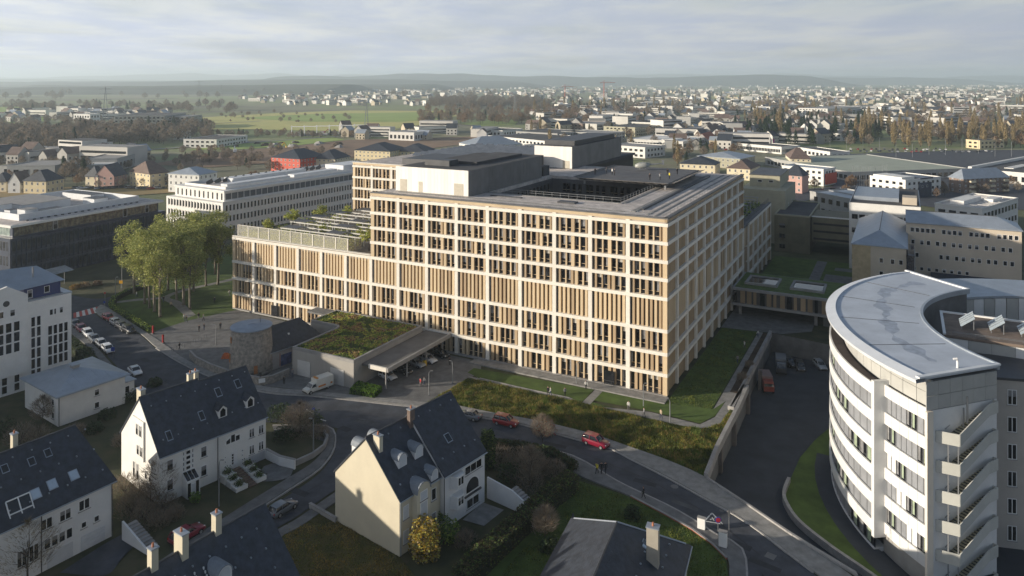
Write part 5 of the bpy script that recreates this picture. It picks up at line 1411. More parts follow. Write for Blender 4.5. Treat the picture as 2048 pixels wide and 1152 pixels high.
# beige wing at the right edge
bw = thing('beige_clinic_wing', 'beige rendered clinic wing with white window surrounds at the right edge', 'building', (63.5,103.2,0), R(-12))
mb = MB(); mb.box(0,44,0,9,-4.6,18.6); mb.build('wall', mat('beige_render',(.44,.41,.37),.85,.06,.4), bw)
mb = MB(); mb.box(-.1,44.1,-.25,9.1,18.6,18.95); mb.build('coping', M_METAL_D, bw)
for i in range(6):
    for k in range(12): put_window(bw, (1.6+k*3.4,0,15.2-i*FHT), 0, 1.15, 2.1, 'two')
mb = MB(); mb.box(0,44,9.05,22,-4.6,15.2); mb.build('rear_wall', M_CONC_D, bw)
# ================================================================ yard walls, link bridge, neighbours on the right
pw_ = [HL(11.35,46), HL(11.5,20), HL(11.7,0), G(1492,777), G(1474,817), G(1445,872), G(1430,902), G(1409,956)]
pwl = thing('retaining_parapet', 'long pale concrete parapet on columns along the sunken delivery yard', 'wall', (0,0,0))
for a, b_ in zip(pw_, pw_[1:]):
    d_ = (b_-a).normalized(); nseg = max(1,int((b_-a).length/4.0)); ln = (b_-a).length/nseg
    for k in range(nseg):
        s_ = a + d_*(ln*k); mb = MB(); mb.box(.01,ln-.01,-.1,.55,-.6,.75); mb.build('coping', M_CONC, pwl, loc=(s_.x,s_.y,0), rz=math.atan2(d_.y,d_.x))
for (px,py) in ((1494,779),(1466,838),(1518,735),(1438,888)):
    c = G(px,py); mb = MB(); mb.box(-.2,.45,-.4,.4,ZY,-.6); mb.build('column', mat('column_brown',(.15,.13,.115),.85,.15,.6), pwl, loc=(c.x+.1,c.y,0), rz=HA)
# street side parapet and the bright pavement slab
strip('yard_coping', [(1412,957),(1502,1018),(1595,1081),(1716,1156)], [(1408,953),(1498,1012),(1592,1075),(1712,1148)], 0.02, M_CONC, top=.35)
# curved wall and lawn bank down in the yard
cw = smooth_line([G(1578,957,ZY+.8),G(1568,985,ZY+.8),G(1575,1010,ZY+.8),G(1600,1044,ZY+.8),G(1660,1092,ZY+.8),G(1730,1140,ZY+.8),G(1800,1190,ZY+.8)],5)
cwt = thing('curved_yard_wall', 'low curved pale wall round the lawn at the foot of the round clinic', 'wall', (0,0,0))
for a, b_ in zip(cw, cw[1:]):
    d_ = (b_-a); mb = MB(); mb.box(-.02,d_.length+.02,-.25,.25,ZY,ZY+1.0); mb.build('wall_segment', M_KERB, cwt, loc=(a.x,a.y,0), rz=math.atan2(d_.y,d_.x))
bank = [G(1580,960,ZY+.3),G(1600,915,ZY+.3),G(1630,880,ZY+.3),G(1665,850,ZY+.3),G(1690,850,ZY+.3)] 
ib = [RC+Vector((ang(a)[0]*43.2,ang(a)[1]*43.2,0)) for a in (172,178,184,190,196)]
poly_sheet('yard_lawn', bank + ib + [G(1760,1150,ZY+.3)] + [p for p in cw[::-1]], ZY+.3, M_LAWN)
poly_sheet('yard_path', [RC+Vector((ang(a)[0]*43.2,ang(a)[1]*43.2,0)) for a in range(150,206,6)] + [RC+Vector((ang(a)[0]*40,ang(a)[1]*40,0)) for a in range(204,149,-6)], ZY+.32, M_ASPH2)
# link bridge with planted roof
lb = thing('link_bridge', 'low dark link bridge with planted roof between hospital and clinic', 'building', HO, HA)
mb = MB(); mb.box(.7,42,56.8,72.6,3.2,6.5); mb.build('core', mat('link_core',(.10,.095,.09),.7,.2,.4), lb)
for (z0,z1) in ((2.6,3.2),(6.5,7.1)): mb = MB(); mb.box(.6,42.2,56.0,73.2,z0,z1); mb.build('floor_slab', M_CONC, lb)
for k in range(26):
    mb = MB(); mb.box(1+k*1.6,1+k*1.6+(1.1 if k%3 else .7),56.45,56.78,3.22,6.48); mb.build('panel', M_TAN if k%4 else M_GLASS, lb)
mb = MB(); mb.box(1.2,41.6,56.8,72.6,7.1,7.22); mb.build('roof_planting', L_SED4, lb)
for x_ in (3,14): ring_wall(lb,'roof_light',M_CONC,x_,x_+8,60,68,7.22,7.8,.5); mb = MB(); mb.box(x_+.6,x_+7.4,60.6,67.4,7.24,7.5); mb.build('roof_light_pane', M_GLASS, lb)
for (x_,y_) in ((2,57.5),(20,57.5),(20,71),(38,57.5)): mb = MB(); mb.box(x_,x_+.7,y_,y_+.7,-.1,2.6); mb.build('column', M_CONC, lb)
mb = MB(); mb.box(22,40,58,70,-4.6,2.6); mb.build('under_wall', M_CONC_D, lb)
# olive block: three volumes
M_OLIVE = mat('olive_panel',(.165,.15,.098),.7,.12,.4); M_OLIVE2 = mat('pale_olive_panel',(.36,.34,.25),.7,.08,.4)
ob = thing('olive_clinic_block', 'olive panelled clinic block with a dark flat roof behind the garden', 'building', (92.2,260,0), HA)
mb = MB(); mb.box(0,11.6,0,34,0,12.6); mb.build('wall', M_OLIVE, ob); mb = MB(); mb.box(.4,11.2,.4,33.6,12.6,12.7); mb.build('roof', M_ROOFD, ob)
ring_wall(ob,'parapet',M_OLIVE2,-.05,11.65,-.05,34,12.6,13.1,.35)
for i in range(8):
    for j in range(4):
        if i == 1 and j > 0: continue
        mb = MB(); mb.box(i*1.45+.02,i*1.45+1.43,-.08,-.005,.1+j*3.1,3.15+j*3.1); mb.build('panel', M_OLIVE, ob)
for j in range(3): put_window(ob,(1.6,-.1,1.2+j*3.6),0,2.0,1.5,'two',sill=False,fm=M_FRAME)
mb = MB(); mb.box(11.8,27,3.5,20,4.0,12.4); mb.build('side_wall', M_OLIVE, ob)
for j in range(3): mb = MB(); mb.box(12.4,26.4,3.42,3.5,4.6+j*2.6,5.3+j*2.6); mb.build('ribbon_window', M_RECESS, ob)
mb = MB(); mb.box(11.8,27.1,3.3,3.6,12.4,12.8); mb.build('coping', M_WFRAME, ob)
mb = MB(); mb.box(-14,2,12,40,0,19.5); mb.build('tower_wall', M_OLIVE2, ob); mb = MB(); mb.box(-12,-1,20,44,19.5,23.8); mb.build('tower_wall', M_OLIVE2, ob)
mb = MB(); mb.box(-12.2,-.8,19.8,44.2,23.8,24.1); mb.build('tower_roof', M_METAL_D, ob)
for k in range(2): put_window(ob,(-9+k*4,20,21.2),0,1.6,.9,'one',sill=False)
for k in range(4):
    l_ = (2.0,15+k*5,6+ (k%2)*7); put_window(ob,l_,math.pi/2,1.6,1.0,'one',sill=False)
# planting on the right-hand roof terrace of the hospital
rs = random.Random(9)
place(leaf_tuft_mesh('roof_planting',[(rs.uniform(-12,-2.5),rs.uniform(78,120),18.4+abs(rs.gauss(.3,.6)),rs.uniform(.5,1.3)) for _ in range(2200)],.3,[L_SED4,L_SED1,M_SHRUBD],2),'roof_planting',hosp)
rail('terrace_rail',[(-.8,YB1,19),(-.8,YB2,19)],1.4,hosp,M_METAL_D,1.0,.03)
for k in range(7):
    mb = MB(); mb.box(-14,-3,80+k*6,80.3+k*6,21.2,21.4); mb.build('terrace_beam', M_STEEL, hosp)
    for x_ in (-13.5,-3.5): mb = MB(); mb.box(x_,x_+.2,80+k*6,80.2+k*6,18.4,21.2); mb.build('terrace_post', M_STEEL, hosp)
# beige clinic: gabled block and long wing
M_BEIGE = mat('beige_wall',(.52,.45,.36),.85,.05,.4); M_SANDST = mat('sandstone_clad',(.44,.35,.22),.85,.15,.8)
bo = Vector((100.7,189,0))
bc = thing('beige_zinc_roof_block', 'beige clinic block with hipped zinc roof and six small windows', 'building', bo, HA+math.pi/2)
roB,zB_,sB = house_body(bc, 40, 12.6, 16.9, 19.6, M_BEIGE, M_METAL, hip0=7.5, ov=.3, zb=-4.6)
mb = MB(); mb.box(-.12,-.01,8.2,12.6,-4.6,16.7); mb.build('stone_cladding', M_SANDST, bc)
for s_ in (6.4,9.0,10.9):
    for z in (12.6,9.2): l_,r_ = wall_loc('l',s_,40,12.6,z); put_window(bc,l_,r_,.95,1.3,'one',sill=False,blind=False)
mb = MB(); mb.box(-1,14,-1.9,-.05,-4,15.5); mb.build('glass_joint', M_DGLASS, bc)
mb = MB(); mb.box(-1.1,-.9,-2.0,-1.8,-4,17); mb.build('joint_post', M_STEEL, bc)
bl = thing('beige_long_wing', 'long beige clinic wing with three rows of small square windows', 'building', bo+hy*22, HA)
roL,zL_,sL = house_body(bl, 27, 13, 20.0, 22.2, M_BEIGE, M_METAL, hip1=5, ov=.3, zb=-4.6)
for k in range(20):
    if k in (5,10,15): continue
    put_window(bl,(1.0+k*1.28,0,17.4),0,1.0,1.3,'one',sill=False)
for k in range(13):
    put_window(bl,(1.2+k*1.9+(.3 if k%2 else 0),0,14.0),0,.95,1.3,'one',sill=False)
    if k not in (1,2): put_window(bl,(2.2+k*1.85+(.3 if k%2 else 0),0,10.4),0,.95,1.3,'one',sill=False,blind=(k in (6,7,8)))
for k in range(8): put_window(bl,(1.6+k*1.8,0,6.8),0,.9,1.0,'one',sill=False)
mb = MB(); mb.raw([(6,-10,3.5),(60,-10,3.5),(60,-.5,6.8),(6,-.5,6.8),(6,-10,-4),(60,-10,-4),(60,-.5,-4),(6,-.5,-4)],[(0,1,2,3),(0,4,5,1),(3,7,4,0)])
mb.build('lean_to_roof', M_SLATE, bl)
wl2 = thing('white_lab_block', 'white laboratory block with dark ribbon windows behind the beige clinic', 'building', (107.5,236,0), HA)
mb = MB(); mb.box(0,20,0,40,-2,21); mb.build('wall', M_WHITE, wl2); mb = MB(); mb.box(.3,19.7,.3,39.7,21,21.2); mb.build('roof', M_ROOFD, wl2)
for j in range(4):
    for k in range(9): put_window(wl2,(.8+k*2.1,0,3+j*4.3),0,1.7,1.5,'two',sill=False,fm=M_FRAME)
mb = MB(); mb.box(1,14,6,30,21.2,22.4); mb.build('attic', M_METAL, wl2); mb = MB(); mb.box(15,19,2,8,21.2,23.4); mb.build('plant_box', M_BEIGE, wl2)

# ---------------------------------------------------------------- flat or pitched blocks from three roof corners
def tri(near, left, right, z):
    N, Lp, Rp = G(*near, z), G(*left, z), G(*right, z)
    e = (Rp-N); L = e.length; e.normalize(); nn = Vector((-e.y,e.x,0)); W = max(4.0, abs((Lp-N).dot(nn)))
    return Vector((N.x,N.y,0)), math.atan2(e.y,e.x), L, W
def fblock(label, near, left, right, z, floors, wm, rm, win=(1.6,1.6), name='flat_roof_building', group=None, extra=(), glass=None):
    o, rz, L, W = tri(near, left, right, z)
    n_front = int((L-1)/(win[0]+win[1]))
    t, H_ = office(name, label, o, rz, L, W, floors, z/floors, wm, win[0], win[1], rm, glass, group=group, win_h=.45)
    for (fx0,fx1,fy0,fy1,h,m) in extra:
        mb = MB(); mb.box(fx0*L,fx1*L,fy0*W,fy1*W,H_+.1,H_+h); mb.build('roof_plant', m, t)
    return t
def pblock(label, near, left, right, z, ridge, wm, rm, hip=(0,0), floors=2, name='pitched_roof_house', along='x', group=None, ww=1.1):
    o, rz, L, W = tri(near, left, right, z)
    if along == 'y':
        o = o + Vector((math.cos(rz),math.sin(rz),0))*L; rz += math.pi/2; L, W = W, L
    t = thing(name, label, 'house', o, rz, group)
    ro,zz,ss = house_body(t, L, W, z, ridge, wm, rm, hip0=hip[0]*L, hip1=hip[1]*L, ov=.5, gut=False)
    fh = z/floors
    for j in range(floors):
        n_ = max(1,int(L/3.0))
        for k in range(n_): put_window(t,(L*(k+.5)/n_-ww/2,0,j*fh+fh*.32),0,ww,fh*.46,'two',sill=False)
        n_ = max(1,int(W/3.2))
        for k in range(n_):
            l_,r_ = wall_loc('l',W*(k+.5)/n_-ww/2,L,W,j*fh+fh*.32); put_window(t,l_,r_,ww,fh*.46,'two',sill=False)
    return t
M_PINK = mat('pink_render',(.50,.32,.28),.85,.06,.4); M_YEL = mat('yellow_render',(.60,.51,.33),.85,.06,.4); M_RED = mat('red_panel',(.52,.07,.035),.6,.08,.5); M_GREYW = mat('grey_wall',(.33,.33,.32),.8,.1,.4)
M_BROWN = mat('brown_brick_wall',(.22,.16,.13),.85,.15,.6); M_TILEBR = mat('brown_tile',(.14,.10,.085),.85,.2,.5); M_GREENROOF = mat('pale_green_roof',(.38,.41,.33),.8,.08,.1); M_OFFW = mat('offwhite_panel',(.64,.63,.60),.7,.05,.3)
M_REDT = mat('red_tile',(.36,.11,.07),.85,.2,.5)
ap = fblock('white apartment block with a bright red end bay right of the hospital roof',(1647,340),(1585,329),(1671,336),9.3,3,M_WHITE,M_METAL,(1.6,1.8))
o,rz,L,W = tri((1647,340),(1585,329),(1671,336),9.3)
mb = MB(); mb.box(L*.1,L+.2,-.7,-.15,1.0,7.0); mb.build('red_bay', M_RED, ap)
pblock('pink rendered house with slate hip roof beside the olive block',(1568,348),(1500,338),(1604,351),9.7,14.5,M_PINK,M_SLATE,(.42,.42),3,along='x',name='pink_house')
pblock('long cream house with brown hip roof and balconies behind the hospital',(1581,317),(1506,307),(1622,318),7.5,13.5,M_CREAM,M_TILEBR,(.4,.4),3)
da = fblock('white and charcoal apartment house with stepped roof behind the zinc roofs',(1811,362),(1770,350),(1882,355),9.1,3,M_WHITE,M_SLATE,(1.8,2.0),extra=((0,.35,.1,.9,1.5,M_WHITE),(.4,.75,-.02,.5,.8,M_DARKC)))
o,rz,L,W = tri((1811,362),(1770,350),(1882,355),9.1)
mb = MB(); mb.box(L*.35,L*.7,-.6,-.15,0,7.5); c_ = mb.build('charcoal_bay', M_DARKC, da); put_window(c_,(L*.42,-.6,5),0,1.2,1.2,'one',sill=False); put_window(c_,(L*.55,-.6,5),0,1.2,1.2,'one',sill=False)
ba = pblock('brown brick apartment house with zinc roof and cream balconies near the right edge',(1927,357),(1913,352),(2018,353),8.2,12.5,M_BROWN,M_METAL,(.12,.12),3,name='brick_apartment_house')
o,rz,L,W = tri((1927,357),(1913,352),(2018,353),8.2)
for k in (.12,.55,.85):
    for j in range(3): mb = MB(); mb.box(L*k,L*k+3.4,-1.3,-.06,.6+j*2.6,1.7+j*2.6); mb.build('balcony', M_CREAM, ba)
mb_ = fblock('flat roofed white surgery with light bands on its roof at right',(1964,420),(1876,407),(2036,398),13.5,3,M_OFFW,M_GRAVEL,(2.4,1.2),extra=((.15,.6,.5,.8,1.6,M_WHITE),(.55,.8,.2,.4,1.2,M_WHITE)))
o,rz,L,W = tri((1964,420),(1876,407),(2036,398),13.5)
for k in range(12): mb = MB(); mb.box(L*(.05+k*.078),L*(.05+k*.078)+.5,1,W-1,13.62,13.72); mb.build('light_band', M_WHITE, mb_)
cr_ = MB(); cr_.box(-.03,-.0,W*.28,W*.30,8.6,9.6); cr_.box(-.035,-.002,W*.28-.35,W*.30+.35,8.9,9.3); cr_.build('red_cross', M_RED, mb_)
zb2 = fblock('low zinc roofed hall left of the charcoal apartment house',(1722,404),(1712,378),(1800,398),13,3,M_GREYW,M_METAL,(2,2),extra=((.47,.53,0,1,.5,M_STEEL),))
gh = fblock('wide low hall with a pale green flat roof in front of the poplars',(1702,346),(1645,312),(1936,338),5.2,1,M_GREYW,M_GREENROOF,(3,1.2))
rh = fblock('dark roofed trade hall with white edges at the right border',(1936,338),(1872,303),(2100,352),6.5,1,M_OFFW,M_ROOFD,(4,2),extra=((.0,.05,0,1,1.6,M_OFFW),(.3,.42,.2,.5,.5,M_OFFW),(.6,.7,.4,.8,.4,M_GREYW)))
wh = fblock('long white trade hall with a parapet roof below the conifers',(1660,305),(1575,296),(1700,304),5,1,M_OFFW,M_ROOFD,(3,2))
cb = fblock('low showroom with a pink and white gridded front and flags',(1563,295),(1487,284),(1600,292),5.5,1,M_OFFW,M_ROOFD,(1.2,.3))
ch = fblock('white car showroom with a thick overhanging roof edge',(1366,284),(1290,273),(1412,275),6,1,M_OFFW,M_WHITE,(2.5,.5),extra=((.1,.5,.2,.6,1.2,M_WHITE),))
pblock('small red gabled house behind the white showroom',(1415,279),(1404,274),(1432,273),4.5,9.5,M_GREYW,M_REDT,(0,0),1)
for k,(n_,l_,r_,z_,fl,wm,lab) in enumerate((
    ((1210,268),(1134,262),(1250,264),9,3,M_GREYW,'grey office left of the showroom behind the dark penthouse'),
    ((1270,256),(1219,252),(1330,250),9,3,M_OLIVE2,'taupe office block with square windows behind the penthouse'),
    ((1165,248),(1145,243),(1208,244),8,2,M_BROWN,'small brick coloured office left among the grey offices'),
    ((1115,268),(1048,262),(1175,262),9,3,M_GREYW,'pale grey terraced office above the hospital roof'),
    ((1145,238),(1110,231),(1165,232),7,2,M_OFFW,'bright white low hall above the hospital roof by the trees'),
    ((1090,283),(976,272),(1190,276),8,2,M_OFFW,'long pale glazed hall just behind the hospital roof'),
    ((1290,296),(1236,288),(1330,291),8,2,M_OFFW,'white two storey office right behind the dark penthouse'),
    ((1330,247),(1270,242),(1372,243),8,2,M_OFFW,'cream low office row beyond the taupe office'),
    ((1420,262),(1380,255),(1480,254),9,3,M_GREYW,'grey office with dark glass end behind the poplar'),
    ((1685,268),(1640,262),(1720,262),7,2,M_OFFW,'white hall with saw roof behind the conifers'),
    ((1655,218),(1633,214),(1722,213),14,4,M_OFFW,'stacked white terrace office far behind the conifers'),
    ((1540,214),(1528,212),(1600,209),12,3,M_OFFW,'long white school block beyond the poplars'),
    ((1640,240),(1610,236),(1720,236),6,1,M_GREYW,'low grey shed behind the conifers'),
    ((1960,282),(1948,279),(2008,280),7,2,M_YEL,'ochre cube house at the right below the wood'),
    ((1865,246),(1846,242),(1890,243),8,2,M_OFFW,'white villa on the right slope among bare trees'),
    ((330,232),(316,222),(372,226),16,4,M_GREYW,'grey office in the fields at left with white upper floor'),
    ((372,234),(360,230),(404,230),14,4,M_GREYW,'darker second grey office in the fields at left'),
    ((180,229),(174,227),(200,228),12,2,M_WHITE,'white field house left of the mast'),
    ((366,264),(362,262),(382,262),8,2,M_OFFW,'tiny pale house at the edge of the field'),
    ((433,280),(420,272),(495,271),7,2,M_OFFW,'white and blue depot beside the green strip'),
    ((828,266),(797,262),(862,262),8,1,M_OFFW,'pale warehouse behind the construction ground'),
    ((1005,262),(960,258),(1045,258),6,1,M_OFFW,'long pale shed behind the slate hall'))):
    fblock(lab,n_,l_,r_,z_,fl,wm,M_ROOFD if k%2 else M_CONC,(2.6,2.2))
sh = pblock('broad slate grey hall roof just behind the hospital solar field',(950,292),(880,287),(1045,288),7,13,M_OFFW,M_METAL,(.3,.3),1)
for k,(n_,l_,r_,z_,rd,wm,rm,lab) in enumerate((
    ((12,362),(-6,360),(32,358),6,10,M_CREAM,M_SLATE,'cream house at the far left edge behind the dark office'),
    ((40,364),(31,361),(64,359),6,11,M_WHITE,M_TILEBR,'white steep roofed house second from the left edge'),
    ((92,362),(64,358),(128,356),7,12,M_YEL,M_SLATE,'yellow double house with slate roof left of the dark tree'),
    ((196,352),(178,350),(214,349),6,11,M_CREAM,M_SLATE,'cream house with dark roof left of the pink gabled house'),
    ((228,352),(212,347),(254,346),6,12,M_PINK,M_SLATE,'pink gabled house in the left row'),
    ((300,348),(252,343),(338,344),8,14,M_YEL,M_TILEBR,'long yellow apartment house with brown roof in the left row'),
    ((398,350),(342,346),(434,344),10,13,M_WHITE,M_METAL,'white apartment house with flat roof terrace right of the yellow house'),
    ((600,318),(545,314),(652,311),9,14,M_RED,M_SLATE,'red rendered building with dark roof left of the hospital'),
    ((670,318),(640,314),(700,312),8,13,M_CREAM,M_SLATE,'cream house with black roof beside the red building'),
    ((780,303),(722,298),(815,297),8,13,M_YEL,M_SLATE,'wide yellow house with slate hip roof above the hospital'),
    ((850,304),(798,301),(872,299),7,12,M_YEL,M_SLATE,'second wide yellow house right of the first'),
    ((1830,268),(1815,263),(1862,264),6,11,M_CREAM,M_TILEBR,'cream gabled house on the right slope'),
    ((1880,260),(1862,257),(1902,257),6,11,M_WHITE,M_TILEBR,'white gabled house on the right slope'),
    ((1925,256),(1905,254),(1950,253),6,11,M_WHITE,M_SLATE,'white house furthest right on the slope'),
    ((1430,330),(1378,318),(1440,324),7,11,M_CREAM,M_SLATE,'cream house right beside the helipad'),
    ((1480,318),(1435,305),(1510,312),7,10,M_OLIVE2,M_METAL,'pale house with shallow roof right of the helipad'),
    ((1500,338),(1468,330),(1520,330),7,11,M_CREAM,M_TILEBR,'cream house with brown roof left of the pink house'))):
    pblock(lab,n_,l_,r_,z_,rd,wm,rm,(.3,.3) if k not in (1,4) else (0,0),3 if z_>7 else 2)
# grey depot sheds at left
for k,(n_,l_,r_,z_,lab) in enumerate((((110,332),(55,325),(160,322),7,'grey depot shed with window strip at left'),((225,330),(150,318),(240,320),6,'long grey depot shed with pale roof'),((235,318),(215,308),(282,306),8,'taller grey depot shed at the right end'),((60,334),(20,330),(100,328),5,'low grey depot shed furthest left'))):
    fblock(lab,n_,l_,r_,z_,1,M_GREYW,M_OFFW if k==1 else M_CONC,(3,3))
# ================================================================ far land: fields, hills, town, woods
def field(name, pts, m, z):
    return poly_sheet(name, gp(pts), z, m)
def mfield(name, c, c2): return mat(name, c, .95, 0, .02, c2=c2, detail=8)
F_GR = mfield('meadow_green',(.34,.43,.11),(.26,.35,.09)); F_YG = mfield('stubble_green',(.52,.47,.16),(.42,.42,.14)); F_BR = mfield('turned_earth',(.27,.175,.11),(.18,.12,.08)); F_PALE = mfield('pale_field',(.30,.34,.16),(.22,.26,.11)); F_OCH = mfield('ochre_ground',(.34,.25,.10),(.25,.18,.08))
field('field',[(-60,242),(-60,215),(60,213),(130,225),(110,240),(40,248)],F_GR,.2)
field('field',[(60,213),(200,208),(430,209),(340,216),(150,216)],F_PALE,.25)
field('field',[(215,262),(300,243),(420,234),(560,226),(700,221),(900,222),(915,232),(840,250),(780,262),(650,262),(470,258),(330,262)],F_YG,.2)
field('field',[(470,236),(640,228),(780,226),(900,224),(895,238),(800,244),(620,244)],F_GR,.4)
field('field',[(380,300),(470,288),(560,280),(660,274),(690,280),(600,290),(480,299)],F_GR,.2)
field('field',[(920,248),(1000,238),(1040,240),(1030,250),(960,252)],F_GR,.2)
field('construction_ground',[(300,330),(420,305),(560,296),(700,280),(960,273),(1000,280),(900,292),(760,312),(560,325),(420,335)],F_BR,.22)
field('dirt_yard',[(-60,395),(-60,380),(120,375),(330,372),(420,365),(520,360),(560,345),(700,335),(700,345),(430,380),(200,396)],F_OCH,.2)
field('field',[(1300,196),(1400,192),(1540,190),(1550,194),(1420,199)],F_YG,.3)
field('field',[(330,196),(480,192),(560,188),(640,187),(560,193),(420,199)],F_PALE,.3)
field('car_park',[(1640,330),(1700,308),(1960,300),(2080,300),(2080,420),(1900,420),(1760,400),(1660,370)],M_ASPH,.15)
field('trade_road',[(1440,420),(1600,380),(1700,370),(1760,395),(1700,400),(1620,400),(1480,440)],M_ASPH,.17)
field('roundabout_lawn',[(1640,405),(1670,396),(1700,400),(1705,415),(1670,422)],M_LAWN,.25)
for k,(xa,ya,xb,yb) in enumerate(((300,300,700,272),(120,262,520,243),(700,262,960,250))):
    a,b_ = G(xa,ya),G(xb,yb); n_=(b_-a).cross(Vector((0,0,1))).normalized()*3
    poly_sheet('farm_track',[a+n_,a-n_,b_-n_,b_+n_],.5,M_PAVE)
# hill ranges
def ridge(name, Y, x0, x1, h, base, depth, seed, m, rough=1.0, dip=None):
    mb = MB(); N = 130; K = 7; rows = []
    for j in range(K+1):
        v = j/K; row = []
        for i in range(N+1):
            u = i/N; x = x0+(x1-x0)*u
            nz = mn.fractal(Vector((x/2600.0+seed, j*.16, seed)), 1.0, 2.0, 5)
            prof = math.sin(min(1,v*1.15)*math.pi*.5)
            e = min(1, u/.06, (1-u)/.06) if dip is None else 1
            z = base + prof*h*(.72+.45*nz*rough)*max(.0,e)
            row.append((x, Y+depth*v+120*mn.noise(Vector((x/900.0,seed,j))), z))
        rows.append(row)
    for j in range(K):
        for i in range(N):
            mb.face([rows[j][i],rows[j][i+1],rows[j+1][i+1],rows[j+1][i]])
    return tag(mb.build(name, m, smooth=True), kind='structure')
F_WOOD = mfield('wooded_hill',(.075,.085,.055),(.045,.055,.04)); F_HILL = mfield('far_hill',(.12,.14,.09),(.07,.085,.06))
F_WOOD.node_tree.nodes['Mapping'].inputs['Scale'].default_value = (.006,.006,.006)
F_HILL.node_tree.nodes['Mapping'].inputs['Scale'].default_value = (.0016,.0016,.0016)
ridge('far_hills',13500,-14000,14000,205,0,2500,3.3,F_HILL,1.2)
ridge('far_hills',9500,-9000,7500,110,0,1600,8.1,F_HILL,1.3)
ridge('wooded_hills',5200,-5200,400,72,0,1500,1.7,F_WOOD,1.3)
ridge('wooded_hills',7200,-3000,3600,140,0,1600,5.5,F_WOOD,1.2)
ridge('wooded_hills',3000,-2400,-700,34,-2,900,2.4,F_WOOD,1.2)
ridge('wooded_hills',3900,-3300,-300,44,-2,900,6.2,F_WOOD,1.3)
# town: small gabled houses and slabs
def small_house_mesh(k):
    r_ = random.Random(100+k); L,W,e,rg = r_.uniform(9,16),r_.uniform(8,11),r_.uniform(5,7.5),0
    rg = e+W*.42; mb = MB()
    if k % 4 == 3:
        L,W,e = r_.uniform(22,48),r_.uniform(12,20),r_.uniform(7,14); mb.box(-L/2,L/2,-W/2,W/2,0,e,0)
        mb.face([(-L/2,-W/2,e+.05),(L/2,-W/2,e+.05),(L/2,W/2,e+.05),(-L/2,W/2,e+.05)],1)
        for fl in range(int(e//3.2)):
            for s_ in (-1,1): mb.box(-L/2+1,L/2-1,s_*(W/2)-.06,s_*(W/2)+.06,1.1+fl*3.2,2.5+fl*3.2,2)
    else:
        x,y = L/2,W/2
        mb.raw([(-x,-y,0),(x,-y,0),(x,y,0),(-x,y,0),(-x,-y,e),(x,-y,e),(x,y,e),(-x,y,e),(-x,0,rg),(x,0,rg)],[(0,1,5,4),(2,3,7,6),(1,2,6,9,5),(3,0,4,8,7)],0)
        o_=.5
        mb.raw([(-x-.3,-y-o_,e-.3),(x+.3,-y-o_,e-.3),(x+.3,0,rg+.2),(-x-.3,0,rg+.2),(-x-.3,y+o_,e-.3),(x+.3,y+o_,e-.3)],[(0,1,2,3),(3,2,5,4)],1)
        for s_ in (-1,1):
            for i in range(3): mb.box(-x+1.4+i*(L-3.2)/2,-x+2.6+i*(L-3.2)/2,s_*y-.05,s_*y+.05,3.6,5.0,2); mb.box(-x+1.4+i*(L-3.2)/2,-x+2.6+i*(L-3.2)/2,s_*y-.05,s_*y+.05,.9,2.3,2)
    return mb
T1,T2,T3,T4 = mat('town_pale',(.58,.56,.52),.8,.1,.05,ov=.2),mat('town_grey',(.34,.33,.31),.8,.1,.05,ov=.2),mat('town_cream',(.46,.40,.30),.8,.1,.05,ov=.2),mat('town_white',(.68,.67,.65),.8,.1,.05,ov=.12)
WALLS = [T1,T2,T3,T1,T4,T2,T3,T1]; ROOFS = [M_SLATE,M_TILEBR,M_SLATE,M_ROOFD,M_TILEBR,M_TILEBR,M_METAL,M_CONC]
hmesh = [small_house_mesh(k).mesh('town_house',[WALLS[k%8],ROOFS[(k*5)%8],M_GLASS]) for k in range(16)]
hmb = [small_house_mesh(k) for k in range(16)]
rt = random.Random(77); spots = []
def town(n, px0, px1, py0, py1, dens=None):
    c = 0; tries = 0
    while c < n and tries < n*30:
        tries += 1
        px, py = rt.uniform(px0,px1), py0+(py1-py0)*(rt.random()**1.0)
        if dens and rt.random() > dens(px,py): continue
        p_ = G(px,py); 
        if any((p_-q).length_squared < 190 for q in spots[-60:]): continue
        spots.append(p_); c += 1
town(420,1080,2090,171,190); town(300,1180,2090,184,204); town(220,1100,2090,200,232); town(150,560,1150,183,199); town(170,480,1100,174,188); town(45,1560,2080,222,262); town(30,120,340,226,240); town(30,560,860,203,212); town(36,-40,250,222,247); town(70,1060,1480,228,262); town(50,1420,1800,232,292,lambda x,y: 1 if (x<1640 or y<270) else 0); town(24,1330,1500,262,300); town(26,1780,2080,232,268); town(22,-60,300,312,330); town(14,690,1000,262,280); town(40,480,760,196,206)
spots.sort(key=lambda p: p.length)
rest = {}
ONES = 'zero first second third fourth fifth sixth seventh eighth ninth tenth eleventh twelfth thirteenth fourteenth fifteenth sixteenth seventeenth eighteenth nineteenth'.split()
def ordinal(n):
    if n < 20: return ONES[n]
    t_ = {2:'twent',3:'thirt',4:'fort',5:'fift',6:'sixt',7:'sevent',8:'eight',9:'ninet'}[n//10]
    return t_+'ieth' if n % 10 == 0 else t_+'y-'+ONES[n % 10]
near_rank = {id(p_): r_+1 for r_, p_ in enumerate(sorted(spots[:60], key=lambda p: p.x/p.y))}
WN = ['pale','grey','cream','pale','white','grey','cream','pale']; RN = ['slate','brown tile','slate','dark','brown tile','brown tile','metal','grey']
TL = ['small pale house in the nearer rows of the distant town','small pale house in the middle distance of the town','tiny pale house far off in the distant town']
